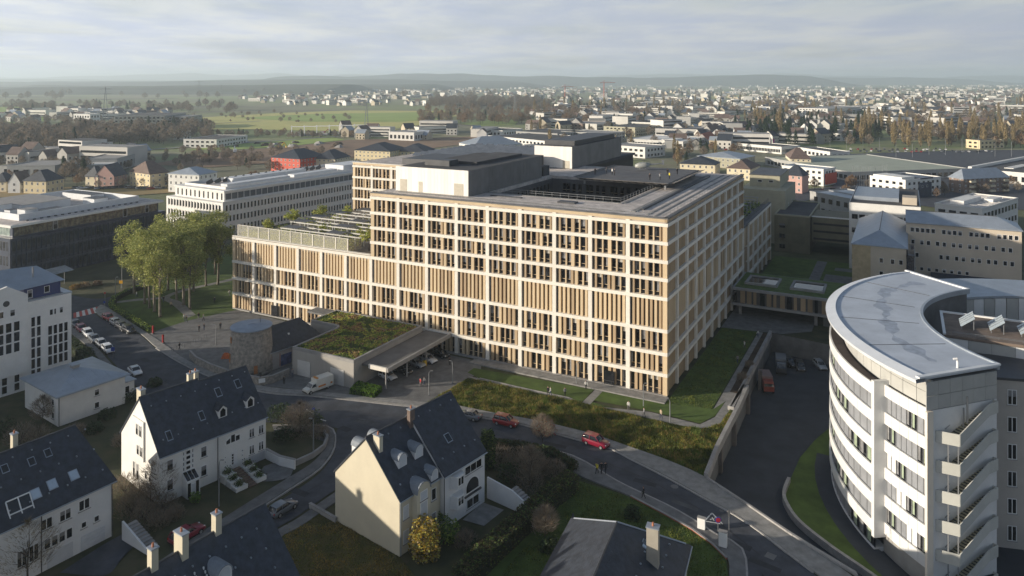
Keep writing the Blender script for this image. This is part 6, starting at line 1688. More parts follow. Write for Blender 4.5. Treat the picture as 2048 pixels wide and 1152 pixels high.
for i, p_ in enumerate(spots):
    k = rt.randrange(16); rz = R(rt.choice((-28,62,-10,80,35))+rt.uniform(-8,8)); s_ = rt.uniform(.85,1.25)
    if i < 300:
        o = place(hmesh[k],'town_house',None,(p_.x,p_.y,0),rz); o.scale = (s_,)*3
        tag(o, ('%s house with %s roof, %s from the left in the nearer town rows' % (WN[k%8], RN[(k*5)%8], ordinal(near_rank[id(p_)]))) if i < 60 else TL[1 if i < 170 else 2], 'house', ['nearer houses of the distant town','middle houses of the distant town','farthest houses of the distant town'][0 if i < 60 else 1 if i < 170 else 2])
    else:
        rest.setdefault(k%8,[]).append((k,p_,rz,s_))
mb = MB(); rm_ = []
allm = [WALLS[i] for i in range(8)]+[ROOFS[i] for i in range(8)]+[M_GLASS]
for kk, Ls in rest.items():
    for (k,p_,rz,s_) in Ls:
        src = hmb[k]; c_,s2 = math.cos(rz)*s_,math.sin(rz)*s_
        n0 = len(mb.v); mb.v += [(p_.x+v[0]*c_-v[1]*s2,p_.y+v[0]*s2+v[1]*c_,v[2]*s_) for v in src.v]
        mb.f += [tuple(a+n0 for a in f) for f in src.f]; mb.m += [(k%8,8+(k*5)%8,16)[m] for m in src.m]
tag(mb.build('distant_town', allm), 'hazy far reaches of the distant town below the hills', 'town', kind='stuff')
# ---------------------------------------------------------------- trees
L_PL1 = mleaf('plane_leaf',(.29,.325,.085)); L_PL2 = mleaf('plane_leaf_pale',(.44,.44,.15)); L_PL3 = mleaf('plane_leaf_dark',(.17,.21,.06))
M_BARK = mat('plane_bark',(.19,.165,.13),.9,.35,1.2); M_BARKD = mat('dark_bark',(.06,.048,.04),.9,.3,1.5)
def tree_parts(h, cr, ch, cbase, nleaf, leaf, mats, seed, nlimb=9, tr=.32, clump=1.0, lean=.0):
    """trunk with limbs and a crown of leaf clumps"""
    r_ = random.Random(seed); tb = MB()
    top = Vector((r_.uniform(-.4,.4),r_.uniform(-.4,.4),h*.82))
    pts = [Vector((0,0,0)),Vector((0,0,.4)),Vector((r_.uniform(-.15,.15),r_.uniform(-.15,.15),h*.28)),Vector((r_.uniform(-.3,.3),r_.uniform(-.3,.3),h*.55)),top]
    tb.tube(pts,[tr*1.5,tr*1.1,tr*.85,tr*.5,tr*.15],8)
    cen = []
    for k in range(nlimb):
        t = r_.uniform(.26,.62); b0 = pts[2].lerp(pts[3],max(0,(t-.28)/.27)) if t>.28 else pts[2]
        a = k*2.4+r_.uniform(-.4,.4); rad = cr*r_.uniform(.55,.95); zz = cbase+ch*r_.uniform(.15,.9)
        e = Vector((math.cos(a)*rad,math.sin(a)*rad,zz)); m1 = b0.lerp(e,.5)+Vector((0,0,h*.05))
        tb.tube([b0,m1,e],[tr*.45,tr*.28,tr*.06],5)
        cen.append((e,cr*r_.uniform(.32,.5)))
        e2 = m1+Vector((math.cos(a+1)*cr*.4,math.sin(a+1)*cr*.4,ch*.2)); tb.tube([m1,e2],[tr*.22,tr*.05],4); cen.append((e2,cr*r_.uniform(.28,.42)))
    cen.append((Vector((top.x,top.y,cbase+ch*.92)),cr*.42))
    for k in range(10):
        a,rr = r_.uniform(0,6.28),cr*math.sqrt(r_.random())*.85; v = r_.uniform(.05,.95); rr *= math.sqrt(max(.1,1-(2*v-1)**2*.75))
        cen.append((Vector((math.cos(a)*rr,math.sin(a)*rr,cbase+ch*v)),cr*r_.uniform(.25,.42)))
    pt = []; tot = sum(c[1]**2 for c in cen)
    for c, rad in cen:
        for _ in range(int(nleaf*rad*rad/tot)):
            d_ = Vector((r_.gauss(0,1),r_.gauss(0,1),r_.gauss(0,.8))).normalized()*rad*(r_.random()**.45)*clump
            q = c+d_; pt.append((q.x,q.y,q.z,r_.uniform(.6,1.35)))
    return tb, pt
plane = []
for k in range(4):
    tb, pt = tree_parts(20.5+k*.6,4.9,14.5,6.4,7200,.34,None,40+k,clump=.9)
    plane.append((tb.mesh('trunk',M_BARK,True), leaf_tuft_mesh('crown',pt,.21,[L_PL1,L_PL2,L_PL2,L_PL3],k)))
pls = [(289,607),(299,616),(309,623),(320,634),(353,599),(367,610),(380,618),(387,582),(412,572),(436,569),(336,580),(316,588),(352,566),(395,556),(430,548),(268,588)]
pn = ['nearest the corner of the hedge','third from the left in the front row','in the front row right of the path','front-most of the grove, nearest the plaza','behind the curving path','right of the path, second from the front','right of the path, foremost','in the middle of the lawn','on the far lawn near the hospital','closest to the hospital corner','in the second row at left','deep in the grove at left','in the rear row','rear right of the grove','rear row by the white office','leftmost of the grove']
rp = random.Random(4)
for k,(px,py) in enumerate(pls):
    p_ = G(px,py); t = thing('plane_tree','tall light green plane tree '+pn[k],'tree',p_,rp.uniform(0,6.28),'plane trees in the park')
    s_ = rp.uniform(.88,1.06); t.scale = (s_,s_,s_*rp.uniform(.95,1.05))
    place(plane[k%4][0],'trunk',t); place(plane[k%4][1],'crown',t)
# roof terrace trees
tb, pt = tree_parts(4.2,1.7,2.6,1.6,700,.2,None,61,5,.09)
rt_m = (tb.mesh('trunk',M_BARKD), leaf_tuft_mesh('crown',pt,.2,[L_PL1,L_SED1,L_SED2],5))
for k,(x_,y_) in enumerate(((-112,8),(-113,18),(-110,26),(-106,33),(-98,42),(-92,22),(-82,10),(-80,20),(-76,6),(-86,36),(-74,34),(-96,12))):
    t = thing('roof_terrace_tree',['small tree nearest the left corner of the roof terrace','small tree on the left edge of the roof terrace','third small tree on the left terrace edge','small tree by the third pergola','small tree before the back wing','small tree amid the pergolas','small tree by the right pane of the glass screen','small tree under the second pergola end','small tree beside the tall tower wall','small tree at the rear middle of the terrace','small tree in the rear corner of the terrace','small tree behind the glass screen'][k],'tree',HL(x_,y_,18.35),k,'young trees on the hospital roof terrace')
    t.scale = (1+.25*math.sin(k),)*3
    place(rt_m[0],'trunk',t); place(rt_m[1],'crown',t)
rs = random.Random(12)
tag(place(leaf_tuft_mesh('terrace_grass',[(rs.uniform(-115,-79),1.6+abs(rs.gauss(0,1.4)),18.4+abs(rs.gauss(.3,.95)),rs.uniform(.6,1.2)) for _ in range(5200)],.22,[L_SED2,L_SED2,L_PL2],3),'terrace_grass',hosp),kind='stuff')
rs = random.Random(13)
tag(place(leaf_tuft_mesh('terrace_beds',[(rs.gauss(cx_,2.2),rs.gauss(cy_,1.2),18.4+abs(rs.gauss(.3,.8)),rs.uniform(.6,1.2)) for cx_,cy_ in ((-100,10),(-88,14),(-105,22),(-92,28),(-80,26),(-84,8),(-76,14),(-98,36),(-78,40),(-110,12),(-112,24),(-96,18),(-86,22),(-110,34),(-88,36),(-76,24)) for _ in range(320)],.24,[L_SED2,L_SED1,L_SED4],3),'terrace_beds',hosp),kind='stuff')
# ================================================================ vegetation beyond the park and round the houses
L_TW1 = mleaf('twig_brown',(.25,.19,.135)); L_TW2 = mleaf('twig_grey',(.225,.20,.165)); L_RUS = mleaf('russet_leaf',(.24,.14,.075)); L_OCH = mleaf('poplar_ochre',(.30,.23,.12)); L_OCH2 = mleaf('poplar_pale',(.24,.185,.095)); L_CON1 = mleaf('conifer_green',(.06,.10,.04)); L_CON2 = mleaf('conifer_dark',(.022,.042,.018)); L_GOLD = mleaf('golden_leaf',(.34,.235,.03)); L_HEDB = mleaf('winter_hedge',(.085,.070,.032))
def twig_cloud(pts, ln, wd, mats, seed, upb=.5):
    r_ = random.Random(seed); mb = MB()
    for (x,y,z,dx,dy,dz) in pts:
        d_ = Vector((dx+r_.uniform(-.5,.5),dy+r_.uniform(-.5,.5),dz+upb+r_.uniform(-.3,.4))).normalized(); l_ = ln*r_.uniform(.6,1.4)
        s_ = d_.cross(Vector((r_.uniform(-1,1),r_.uniform(-1,1),.3))).normalized()*wd
        c = Vector((x,y,z)); k = r_.randrange(len(mats))
        mb.face([c-s_,c+s_,c+d_*l_],k)
    return mb
def bare_tree_mb(h, cr, n, seed, ln=.9, wd=.09):
    r_ = random.Random(seed); tb = MB(); pts = []
    tb.tube([(0,0,0),(0,0,h*.3),(r_.uniform(-.3,.3),r_.uniform(-.3,.3),h*.62),(r_.uniform(-.4,.4),r_.uniform(-.4,.4),h*.9)],[h*.016,h*.013,h*.008,h*.002],5)
    for k in range(11):
        a = k*2.4+r_.uniform(-.5,.5); z0 = h*r_.uniform(.22,.6); e = Vector((math.cos(a)*cr*r_.uniform(.5,1),math.sin(a)*cr*r_.uniform(.5,1),z0+h*r_.uniform(.15,.38)))
        tb.tube([(0,0,z0),Vector((0,0,z0)).lerp(e,.5)+Vector((0,0,h*.03)),e],[h*.007,h*.005,h*.0015],4)
    for _ in range(n):
        a,v = r_.uniform(0,6.28),r_.random(); env = math.sin(math.pi*min(1,.12+v*.95))**.7
        rr = cr*env*(r_.random()**.45)
        pts.append((math.cos(a)*rr,math.sin(a)*rr,h*(.25+.72*v),math.cos(a)*.7,math.sin(a)*.7,.3))
    return tb, pts
def join(a, off_m, b):
    """append builder a to b with a material offset"""
    n = len(b.v); b.v += a.v; b.f += [tuple(i+n for i in f) for f in a.f]; b.m += [m+off_m for m in a.m]
def far_tree(kind, seed):
    mb = MB(); r_ = random.Random(seed)
    if kind == 'bare' or kind == 'russet':
        tb, pts = bare_tree_mb(13,4.6,430,seed,1.3,.2); tc = twig_cloud(pts,1.7,.26,[0,1],seed)
        join(tb,0,mb); join(tc,1,mb)
        return mb,[M_BARKD]+([L_TW1,L_TW2] if kind=='bare' else [L_RUS,L_TW1])
    if kind == 'poplar':
        mb.tube([(0,0,0),(0,0,21)],[.35,.05],5)
        pts = []
        for _ in range(520):
            v = r_.random(); a = r_.uniform(0,6.28); rr = 1.9*math.sin(math.pi*min(1,.1+v*.9))**.6*(r_.random()**.5)
            pts.append((math.cos(a)*rr,math.sin(a)*rr,1.5+19.5*v,math.cos(a)*.25,math.sin(a)*.25,1))
        join(twig_cloud(pts,1.6,.24,[0,1],seed,1.0),1,mb); return mb,[M_BARKD,L_OCH,L_OCH2]
    if kind == 'conifer':
        mb.tube([(0,0,0),(0,0,13)],[.3,.04],5)
        for _ in range(560):
            v = r_.random()**.8; a = r_.uniform(0,6.28); rr = (3.5*(1-v)+.2)*(.55+.45*r_.random())
            c = Vector((math.cos(a)*rr,math.sin(a)*rr,1.0+13.2*v)); o_ = Vector((math.cos(a),math.sin(a),-.35))*.9; s_ = Vector((-math.sin(a),math.cos(a),.1))*.5
            mb.face([c-o_*.5-s_,c+o_,c-o_*.5+s_],1+r_.randrange(2))
        return mb,[M_BARKD,L_CON1,L_CON2]
FT = {}
for kind in ('bare','russet','poplar','conifer'):
    L_ = []
    for k in range(4):
        b_, ms = far_tree(kind, 300+k); L_.append((b_, b_.mesh({'bare':'bare_tree','russet':'russet_tree','poplar':'poplar_tree','conifer':'conifer_tree'}[kind], ms), ms))
    FT[kind] = L_
rv = random.Random(31); fspots = []
def wood(n, px0, px1, py0, py1, mix, where, sc=(.8,1.25), shape=None):
    for _ in range(n):
        px, py = rv.uniform(px0,px1), rv.uniform(py0,py1)
        if shape and not shape(px,py): continue
        fspots.append((G(px,py), rv.choice(mix), where, rv.uniform(*sc)))
B_,RU,PO,CO = 'bare','russet','poplar','conifer'
wood(330,-60,330,268,312,[B_]*9+[CO],'in the grey wood at the left',shape=lambda x,y: y < 318-x*.09 and y > 262)
wood(90,150,420,256,285,[B_]*9+[CO],'in the grey wood at the left')
wood(60,380,720,268,277,[B_]*6+[CO,RU],'on the hedge line below the fields',(.3,.6))
wood(40,430,700,226,246,[B_]*5,'dotted over the green fields',(.3,.6))
wood(90,-60,420,240,258,[B_]*7+[CO],'before the fields at left',(.5,.9))
wood(120,-60,480,210,226,[B_]*7+[CO],'in the far left hedgerows',(.8,1.3))
wood(170,840,1300,222,250,[B_]*4+[RU]*4+[CO],'in the russet strip behind the hospital')
wood(230,860,1080,200,218,[B_]*8,'in the dark wood behind the hospital',(1.0,1.5))
wood(230,1060,1660,206,232,[B_]*6+[PO]*2+[CO]*2+[RU],'in the tree belt before the town')
wood(260,1500,2090,205,262,[B_]*4+[CO]*2+[PO]+[RU],'on the wooded slope at right')
wood(90,1470,1780,240,292,[CO]*8+[PO],'in the conifer group at right',(.9,1.4),lambda x,y: x < 1730 or y > 255)
wood(110,1690,2090,268,297,[PO]*6+[B_]*3+[RU],'in the ochre row along the car park',(.8,1.1))
wood(16,1340,1480,296,332,[B_,RU,PO,CO],'beside the offices right of the helipad',(.6,.9))
wood(16,120,175,345,365,[B_,CO],'among the left row of houses',(.6,.9))
wood(40,-40,520,362,376,[B_]*4+[RU],'along the street behind the left offices',(.35,.6))
wood(22,1600,2040,372,400,[B_,RU],'between the clinics at right',(.35,.6))
wood(80,1060,1500,228,300,[B_]*4+[RU]*2+[PO]+[CO],'among the trade buildings behind the hospital',(.5,.95))
wood(60,300,700,300,330,[B_]*4+[RU],'round the construction ground',(.3,.55))
wood(60,-60,560,318,345,[B_]*4+[CO],'behind the left row of houses',(.4,.7))
wood(60,-60,1000,160.0+22,200,[B_]*6,'on the far wooded slopes',(1.2,2.0))
wood(330,1060,2090,172,202,[B_]*5+[CO]*2,'between the distant roofs',(.8,1.3))
fspots.sort(key=lambda s_: s_[0].length)
LBL = {'bare':'bare grey brown tree ','russet':'russet winter tree ','poplar':'slim ochre poplar ','conifer':'dark green conifer '}
NM = {'bare':'bare_tree','russet':'russet_tree','poplar':'poplar_tree','conifer':'conifer_tree'}
cnt = {}; resto = {}; named = []
for (p_,kind,where,s_) in fspots:
    cnt[kind] = cnt.get(kind,0)+1; k = rv.randrange(4); rz = rv.uniform(0,6.28)
    if cnt[kind] <= (280 if kind=='bare' else 200):
        o = place(FT[kind][k][1],NM[kind],None,(p_.x,p_.y,-.1),rz); o.scale = (s_*rv.uniform(.9,1.2),s_*rv.uniform(.9,1.2),s_)
        named.append((o,kind,where,p_.x/p_.y))
    else: resto.setdefault(kind,[]).append((k,p_,rz,s_))
byg = {}
for t_ in named: byg.setdefault((t_[1],t_[2]),[]).append(t_)
for (kind,where), Ls in byg.items():
    Ls.sort(key=lambda q: q[3])
    for r_, (o,_,_,_) in enumerate(Ls):
        # small rows can be counted off from the left; dense stands cannot
        lab = (LBL[kind]+where) if len(Ls) > 40 or len(Ls) == 1 else ordinal(r_+1)+' '+LBL[kind]+'from the left '+where
        tag(o,lab,'tree',kind+' trees '+where)
for kind, Ls in resto.items():
    mb = MB()
    for (k,p_,rz,s_) in Ls:
        src = FT[kind][k][0]; c_,s2 = math.cos(rz)*s_*1.25,math.sin(rz)*s_*1.25; n0 = len(mb.v)
        # far copies: every second twig, a little wider
        mb.v += [(p_.x+v[0]*c_-v[1]*s2,p_.y+v[0]*s2+v[1]*c_,v[2]*s_-.1) for v in src.v]
        mb.f += [tuple(a+n0 for a in f) for f in src.f]; mb.m += src.m
    tag(mb.build('far_wood',FT[kind][0][2]),'far '+('bare grey wood merging below the hills' if kind=='bare' else kind+' trees massed behind the town'),'wood',kind='stuff')
# ---------------------------------------------------------------- shrubs and trees near the camera
def shrub(name, label, p_, r_, h, mats, n, leaf, seed, twig=False, cat='shrub', group=None):
    t = thing(name, label, cat, (p_.x,p_.y,p_.z), 0, group); rr = random.Random(seed)
    st_ = MB()
    for k in range(7):
        a = k*.9+rr.uniform(-.3,.3); e = Vector((math.cos(a)*r_*.6,math.sin(a)*r_*.6,h*rr.uniform(.6,.95))); st_.tube([(0,0,0),e*.5+Vector((0,0,h*.1)),e],[.06,.04,.012],4)
    st_.build('stems', M_BARKD, t)
    pts = []
    for _ in range(n):
        a = rr.uniform(0,6.28); v = rr.random(); q = r_*(rr.random()**.42)*math.sqrt(max(.08,1-(v*1.05-.25)**2)); bump = 1+.25*mn.noise(Vector((math.cos(a)*2+seed,math.sin(a)*2,v*2)))
        pts.append((math.cos(a)*q*bump,math.sin(a)*q*bump,h*v*bump))
    if twig: me = twig_cloud([(x,y,z,x*.3,y*.3,.2) for x,y,z in pts],leaf*3.2,leaf*.16,[0,1],seed).mesh('foliage',mats[:2])
    else: me = leaf_tuft_mesh('foliage',[(x,y,z,rr.uniform(.6,1.3)) for x,y,z in pts],leaf,mats,seed)
    place(me,'foliage',t); return t
SH = [(250,985,2.6,2.2,'t','left of the sunlit gable'),(275,1000,2.4,2.0,'t','under the sunlit gable'),(300,1012,2.8,2.6,'t','between the twin house and the lower street'),(330,1020,2.2,1.8,'t','left of the glazed porch'),(262,1025,2.6,2.0,'t','above the outside steps'),(290,1042,2.4,2.2,'t','right of the outside steps'),(318,1050,2.0,1.4,'t','by the kerb below the twin house'),(350,1035,1.6,1.2,'t','in the front bed of the porch'),
      (560,838,3.0,2.4,'d','left on the round island'),(590,845,3.2,2.2,'t','amid the round island'),(620,850,3.0,2.0,'d','right on the round island'),(600,868,3.0,1.8,'t','at the front of the round island'),(570,875,2.6,1.6,'d','front left of the island'),(640,872,2.0,1.4,'t','at the island edge by the junction'),
      (1000,925,2.6,2.2,'t','behind the thuja'),(1040,930,2.8,2.2,'t','in the garden by the street hedge'),(1075,945,2.8,2.0,'t','in the middle of the dark garden'),(1020,960,2.6,2.2,'d','above the garden stair'),(1060,975,2.8,2.0,'t','behind the long hedge'),(1090,920,2.4,1.8,'d','close to the main road pavement'),(1110,950,2.2,1.8,'t','right of the dark garden'),(1120,985,1.8,1.6,'t','at the upper hedge end'),
      (10,870,2.8,2.4,'d','at the left edge below the pyramid roof'),(40,885,3.0,2.6,'t','below the white hip house'),(75,880,2.6,1.8,'t','before the white hip house'),(150,870,2.0,1.4,'t','right of the white hip house'),(190,862,1.8,1.2,'d','at the side porch'),(245,890,2.0,1.6,'t','left of the twin house gable'),(215,835,2.0,1.4,'d','by the white car'),(255,800,2.4,1.4,'d','on the verge by the white car'),(150,730,2.0,1.6,'d','beside the office house wall'),(170,712,2.2,1.6,'d','along the office house hedge'),(190,740,2.0,1.4,'d','at the end of the office house bed'),
      (900,1080,1.8,2.2,'g','at the foot of the cream house'),(880,1055,1.6,2.4,'g','against the cream bay'),(930,1090,1.8,1.4,'t','right of the golden bush'),(960,1110,2.0,1.4,'d','in the lower garden'),(1000,1085,2.0,1.3,'d','below the terrace'),(770,1080,1.2,1.2,'d','at the gable foot of the cream house'),(1265,1035,1.4,1.5,'d','by the garden path'),(1080,1060,1.8,1.8,'t','left on the lawn of the bungalow'),(1100,1100,1.6,1.4,'d','nearer on the bungalow lawn'),
      (1484,762,1.4,1.2,'t','on the bed beside the parapet'),(1500,735,1.2,1.0,'t','further along the parapet bed'),(370,845,2.2,1.8,'d','behind the twin house'),(310,770,1.8,1.2,'d','by the street behind the twin house'),(410,835,2.2,1.6,'t','behind the twin house ridge')]
for k,(px,py,r_,h,ty,wh) in enumerate(SH):
    nm = {'t':('bare_shrub','bare brown shrub '),'d':('dark_shrub','dark evergreen shrub '),'g':('green_shrub','green leafy shrub ')}[ty]
    ms = {'t':[L_TW1,L_TW2],'d':[M_SHRUBD,L_CON2,L_CON1],'g':[L_SED1,L_SED4,L_BOX2]}[ty]
    shrub(nm[0],nm[1]+wh,G(px,py),r_*.8,h,ms,900 if ty=='t' else 750,.17,k+500,ty=='t')
shrub('golden_shrub','golden yellow bush at the corner of the cream house',G(850,1112),2.0,4.6,[L_GOLD,L_GOLD,L_OCH,L_SED2],2200,.17,71)
shrub('berry_shrub','shrub with bright red berries behind the red parked car',G(1092,866),1.9,2.0,[mleaf('berry_red',(.45,.05,.03)),L_TW1,L_TW2],700,.14,72)
shrub('ball_shrub','small bright green ball shrub by the glazed porch',G(390,1002),.8,1.2,[L_BOX1,L_BOX2],500,.12,73)
shrub('thuja','dark columnar thuja right of the cream house',G(975,935),1.35,5.6,[L_CON1,L_SED4,L_CON2],2600,.16,74,cat='conifer')
shrub('orange_shrub','low rust coloured hedge along the far pavement',G(170,573),1.6,1.2,[L_RUS,L_OCH,L_TW1],500,.2,75); shrub('orange_shrub','rust coloured hedge clump nearer the glass shelter',G(150,577),1.4,1.2,[L_RUS,L_GOLD,L_TW1],500,.2,76); shrub('orange_shrub','rust coloured hedge clump by the tall lamp',G(195,569),1.4,1.1,[L_RUS,L_TW1],500,.2,77)
# hedges
def hedge_line(label, pts, w, h, mats, dens, size, seed):
    A = gp(pts); L_,R_ = [],[]
    for i,p_ in enumerate(A):
        d_ = (A[min(i+1,len(A)-1)]-A[max(i-1,0)]).normalized(); n_ = Vector((-d_.y,d_.x,0))*w/2; L_.append(p_+n_); R_.append(p_-n_)
    return hedge('garden_hedge',label,L_+R_[::-1],0,h,mats,dens,size,seed,core=M_HCORE)
hedge_line('long thick brown green hedge beside the bungalow lawn',[(1145,975),(1100,1010),(1045,1060),(985,1115),(920,1180)],2.6,2.3,[L_HEDB,L_HEDB,M_SHRUBD,L_SED4],9000,.15,81)
hedge_line('dark clipped hedge along the main road pavement',[(985,898),(1040,903),(1100,915),(1150,945)],1.5,1.5,[M_SHRUBD,L_CON1,L_HEDB],3600,.15,82)
hedge_line('clipped green hedge round the park corner',[(300,664),(270,645),(240,628),(222,614),(228,600),(255,586),(300,570)],1.4,1.1,[L_BOX2,L_SED4,L_SED1],4200,.17,83)
hedge_line('dark hedge between office house and parked cars',[(140,690),(170,720),(200,750)],2.0,1.6,[M_SHRUBD,L_CON1],1800,.18,84)
# bare trees near the camera
for k,(px,py,h,cr,lab) in enumerate(((55,1165,7.5,3.6,'spreading bare tree in the bottom left corner'),(318,1005,6.5,2.6,'slender bare tree before the sunlit gable'),(600,862,5.0,2.4,'bare tree on the round island'),(1085,885,4.5,2.0,'bare street tree beside the berry shrub'),(1060,960,5.0,2.4,'bare tree in the dark garden'),(85,850,5.0,2.0,'bare tree at the corner of the white hip house'),(1090,1075,4.0,1.8,'bare tree on the bungalow lawn'))):
    tb, pts = bare_tree_mb(h,cr,1700,600+k); t = thing('bare_garden_tree',lab,'tree',G(px,py) if py < 1152 else G(px,py),k)
    tb.build('trunk',M_BARKD,t); twig_cloud(pts,.75,.022,[0,1],k).build('crown',[L_TW2,L_OCH2] if k==0 else [L_TW2,L_TW1],t)
# rough grass on the meadow and lawn texture
def grass_patch(name, polyw, n, hgt, wd, mats, seed, z=.0, parent=None, clump=.4):
    r_ = random.Random(seed); mb = MB(); x0,x1,y0,y1 = min(p.x for p in polyw),max(p.x for p in polyw),min(p.y for p in polyw),max(p.y for p in polyw)
    pp = [(p.x,p.y) for p in polyw]; c = 0
    while c < n:
        x,y = r_.uniform(x0,x1),r_.uniform(y0,y1)
        if not in_poly(x,y,pp): continue
        c += 1; nz = mn.noise(Vector((x*clump,y*clump,seed))); k = min(len(mats)-1,max(0,int((nz+.5+r_.uniform(-.25,.25))*len(mats))))
        a = r_.uniform(0,6.28); h = hgt*(.5+.9*max(0,nz+.35))*r_.uniform(.6,1.3); d_ = Vector((math.cos(a),math.sin(a),0))*wd; l_ = Vector((r_.uniform(-.4,.4),r_.uniform(-.4,.4),1))*h
        b0 = Vector((x,y,z)); mb.face([b0-d_,b0+d_,b0+l_],k)
    o = mb.build(name,mats,parent); return tag(o,kind='stuff')
G1 = mleaf('grass_olive',(.15,.175,.035)); G2 = mleaf('grass_straw',(.30,.22,.07)); G3 = mleaf('grass_dark',(.075,.085,.022)); G4 = mleaf('grass_green',(.12,.165,.035))
mead = gp([(852,806),(900,780),(935,757),(960,762),(1150,803),(1290,838),(1400,860),(1440,849),(1466,812),(1490,782),(1472,817),(1443,872),(1428,902),(1409,950),(1330,918),(1259,893),(1180,866),(1076,841),(987,825),(897,807)])
o = grass_patch('meadow_grass',mead,46000,.42,.10,[G3,G1,G1,G2,G4],91,.01); tag(o,'rough olive meadow grass between hospital path and road','grass')
for k,(pg,n,m_,lab) in enumerate(((gp([(575,1050),(640,1018),(690,1046),(800,1115),(830,1152),(820,1240),(560,1240),(500,1130)]),12000,[G3,G1,G2,G2],'rough brown winter grass left of the cream house'),(gp([(1160,962),(1260,996),(1330,1032),(1384,1062),(1425,1092),(1450,1118),(1452,1152),(1000,1152),(1080,1060)]),15000,[G4,G4,G3,G1],'green lawn grass of the bungalow garden'),
      ([HL(.6,-2.8),HL(8.5,-1),HL(8.5,45),HL(.6,45)],9000,[G4,G3,G1],'lawn grass beside the shaded hospital side'),)):
    o = grass_patch('lawn_grass',pg,n,.16,.07,m_,95+k,.02); tag(o,lab,'grass')
# ================================================================ vehicles
M_TYRE = mat('tyre',(.015,.015,.016),.9,.1,4); M_RIM = mat('rim',(.42,.43,.44),.35,.05,4,metal=.6); M_CGL = glassmat('car_glass',(.02,.024,.03),.05,.9); M_LAMPW = mat('headlamp',(.72,.74,.76),.15,.05,4); M_LAMPR = mat('taillamp',(.40,.02,.02),.25,.05,4); M_TRIM = mat('black_trim',(.025,.025,.027),.6,.1,4)
def paint(name,c):
    m = mat('paint_'+name,c,.28,.03,.8,spec=.6)
    m.node_tree.nodes['Principled BSDF'].inputs['Coat Weight'].default_value = .6
    return m
wh_ = MB(); wh_.lathe([(.33,-.11),(.33,.11)],16); tyre_me = wh_.mesh('wheel',M_TYRE); wr_ = MB(); wr_.lathe([(.21,.09),(.21,.122),(.06,.115)],12); rim_me = wr_.mesh('rim',M_RIM)
def loft(mb, secs, m=0, mtop=None):
    """secs: (x, [(y,z)...] half outline from bottom to top centre); mirrored"""
    rings = []
    for x, o in secs: rings.append([(x,-y,z) for y,z in o]+[(x,y,z) for y,z in o[::-1]])
    n = len(rings[0]); base = len(mb.v)
    for r_ in rings: mb.v += r_
    for i in range(len(rings)-1):
        for k in range(n): mb.f.append((base+i*n+k,base+i*n+(k+1)%n,base+(i+1)*n+(k+1)%n,base+(i+1)*n+k)); mb.m.append(m)
    mb.f.append(tuple(base+k for k in range(n))[::-1]); mb.m.append(m); mb.f.append(tuple(base+(len(rings)-1)*n+k for k in range(n))); mb.m.append(m)
_carm = {}
def car_meshes(style):
    if style in _carm: return _carm[style]
    L,W,hb,hr = {'hatch':(4.2,.88,.92,1.46),'sedan':(4.6,.90,.92,1.44),'suv':(4.5,.93,1.02,1.66),'estate':(4.6,.89,.94,1.50)}[style]
    b = MB(); x0,x1 = -L/2,L/2
    def sec(x,w,zl,zh): return (x,[(w*.92,zl),(w,zl+.18),(w,zh-.12),(w*.93,zh)])
    loft(b,[sec(x0,W*.86,.34,.72),sec(x0+.12,W*.95,.24,hb*.98),sec(x0+.9,W,.2,hb),sec(x1-1.25,W,.2,hb),sec(x1-.35,W*.96,.22,hb*.83),sec(x1-.05,W*.88,.28,hb*.68),sec(x1,W*.80,.34,hb*.6)])
    g = MB(); cr = {'hatch':(x0+.12,x0+.45,x1-1.95,x1-1.15),'sedan':(x0+.75,x0+1.25,x1-2.1,x1-1.3),'suv':(x0+.1,x0+.35,x1-1.95,x1-1.2),'estate':(x0+.1,x0+.5,x1-2.1,x1-1.25)}[style]
    def cs(x,w,zl,zh): return (x,[(w,zl),(w*.9,(zl+zh)/2),(w*.8,zh)])
    loft(g,[(cr[0],[(W*.9,hb-.08),(W*.89,hb-.03),(W*.86,hb)]),cs(cr[1],W*.92,hb-.08,hr-.05),cs((cr[1]+cr[2])/2,W*.93,hb-.08,hr),cs(cr[2],W*.92,hb-.08,hr-.04),(cr[3],[(W*.88,hb-.08),(W*.87,hb-.05),(W*.84,hb-.02)])])
    r_ = MB()
    loft(r_,[(cr[1]-.02,[(W*.77,hr-.055),(W*.74,hr-.02)]),((cr[1]+cr[2])/2,[(W*.78,hr-.01),(W*.74,hr+.035)]),(cr[2]+.02,[(W*.77,hr-.05),(W*.74,hr-.01)])])
    for s_ in (-1,1):
        for (xa,xb) in ((cr[0]+.02,cr[1]),(cr[3]-.03,cr[2])): r_.bar((xa,s_*W*.88,hb-.02),(xb,s_*W*.78,hr-.05),.08)
        xm = (cr[1]+cr[2])/2; r_.bar((xm,s_*W*.935,hb-.05),(xm,s_*W*.79,hr-.02),.08)
    hl = MB(); hl.box(x1-.28,x1-.06,-.1,.1,0,.14); tl = MB(); tl.box(x0-.01,x0+.16,-.08,.08,0,.24)
    tr = MB(); tr.box(x0-.02,x0+.3,-W*.8,W*.8,.24,.42); tr.box(x1-.25,x1+.02,-W*.72,W*.72,.26,.44)
    _carm[style] = dict(L=L,W=W,hb=hb,b=b,g=g.mesh('windows',M_CGL,True),r=r_,hl=hl.mesh('headlight',M_LAMPW),tl=tl.mesh('taillight',M_LAMPR),tr=tr.mesh('bumper',M_TRIM),bm={})
    return _carm[style]
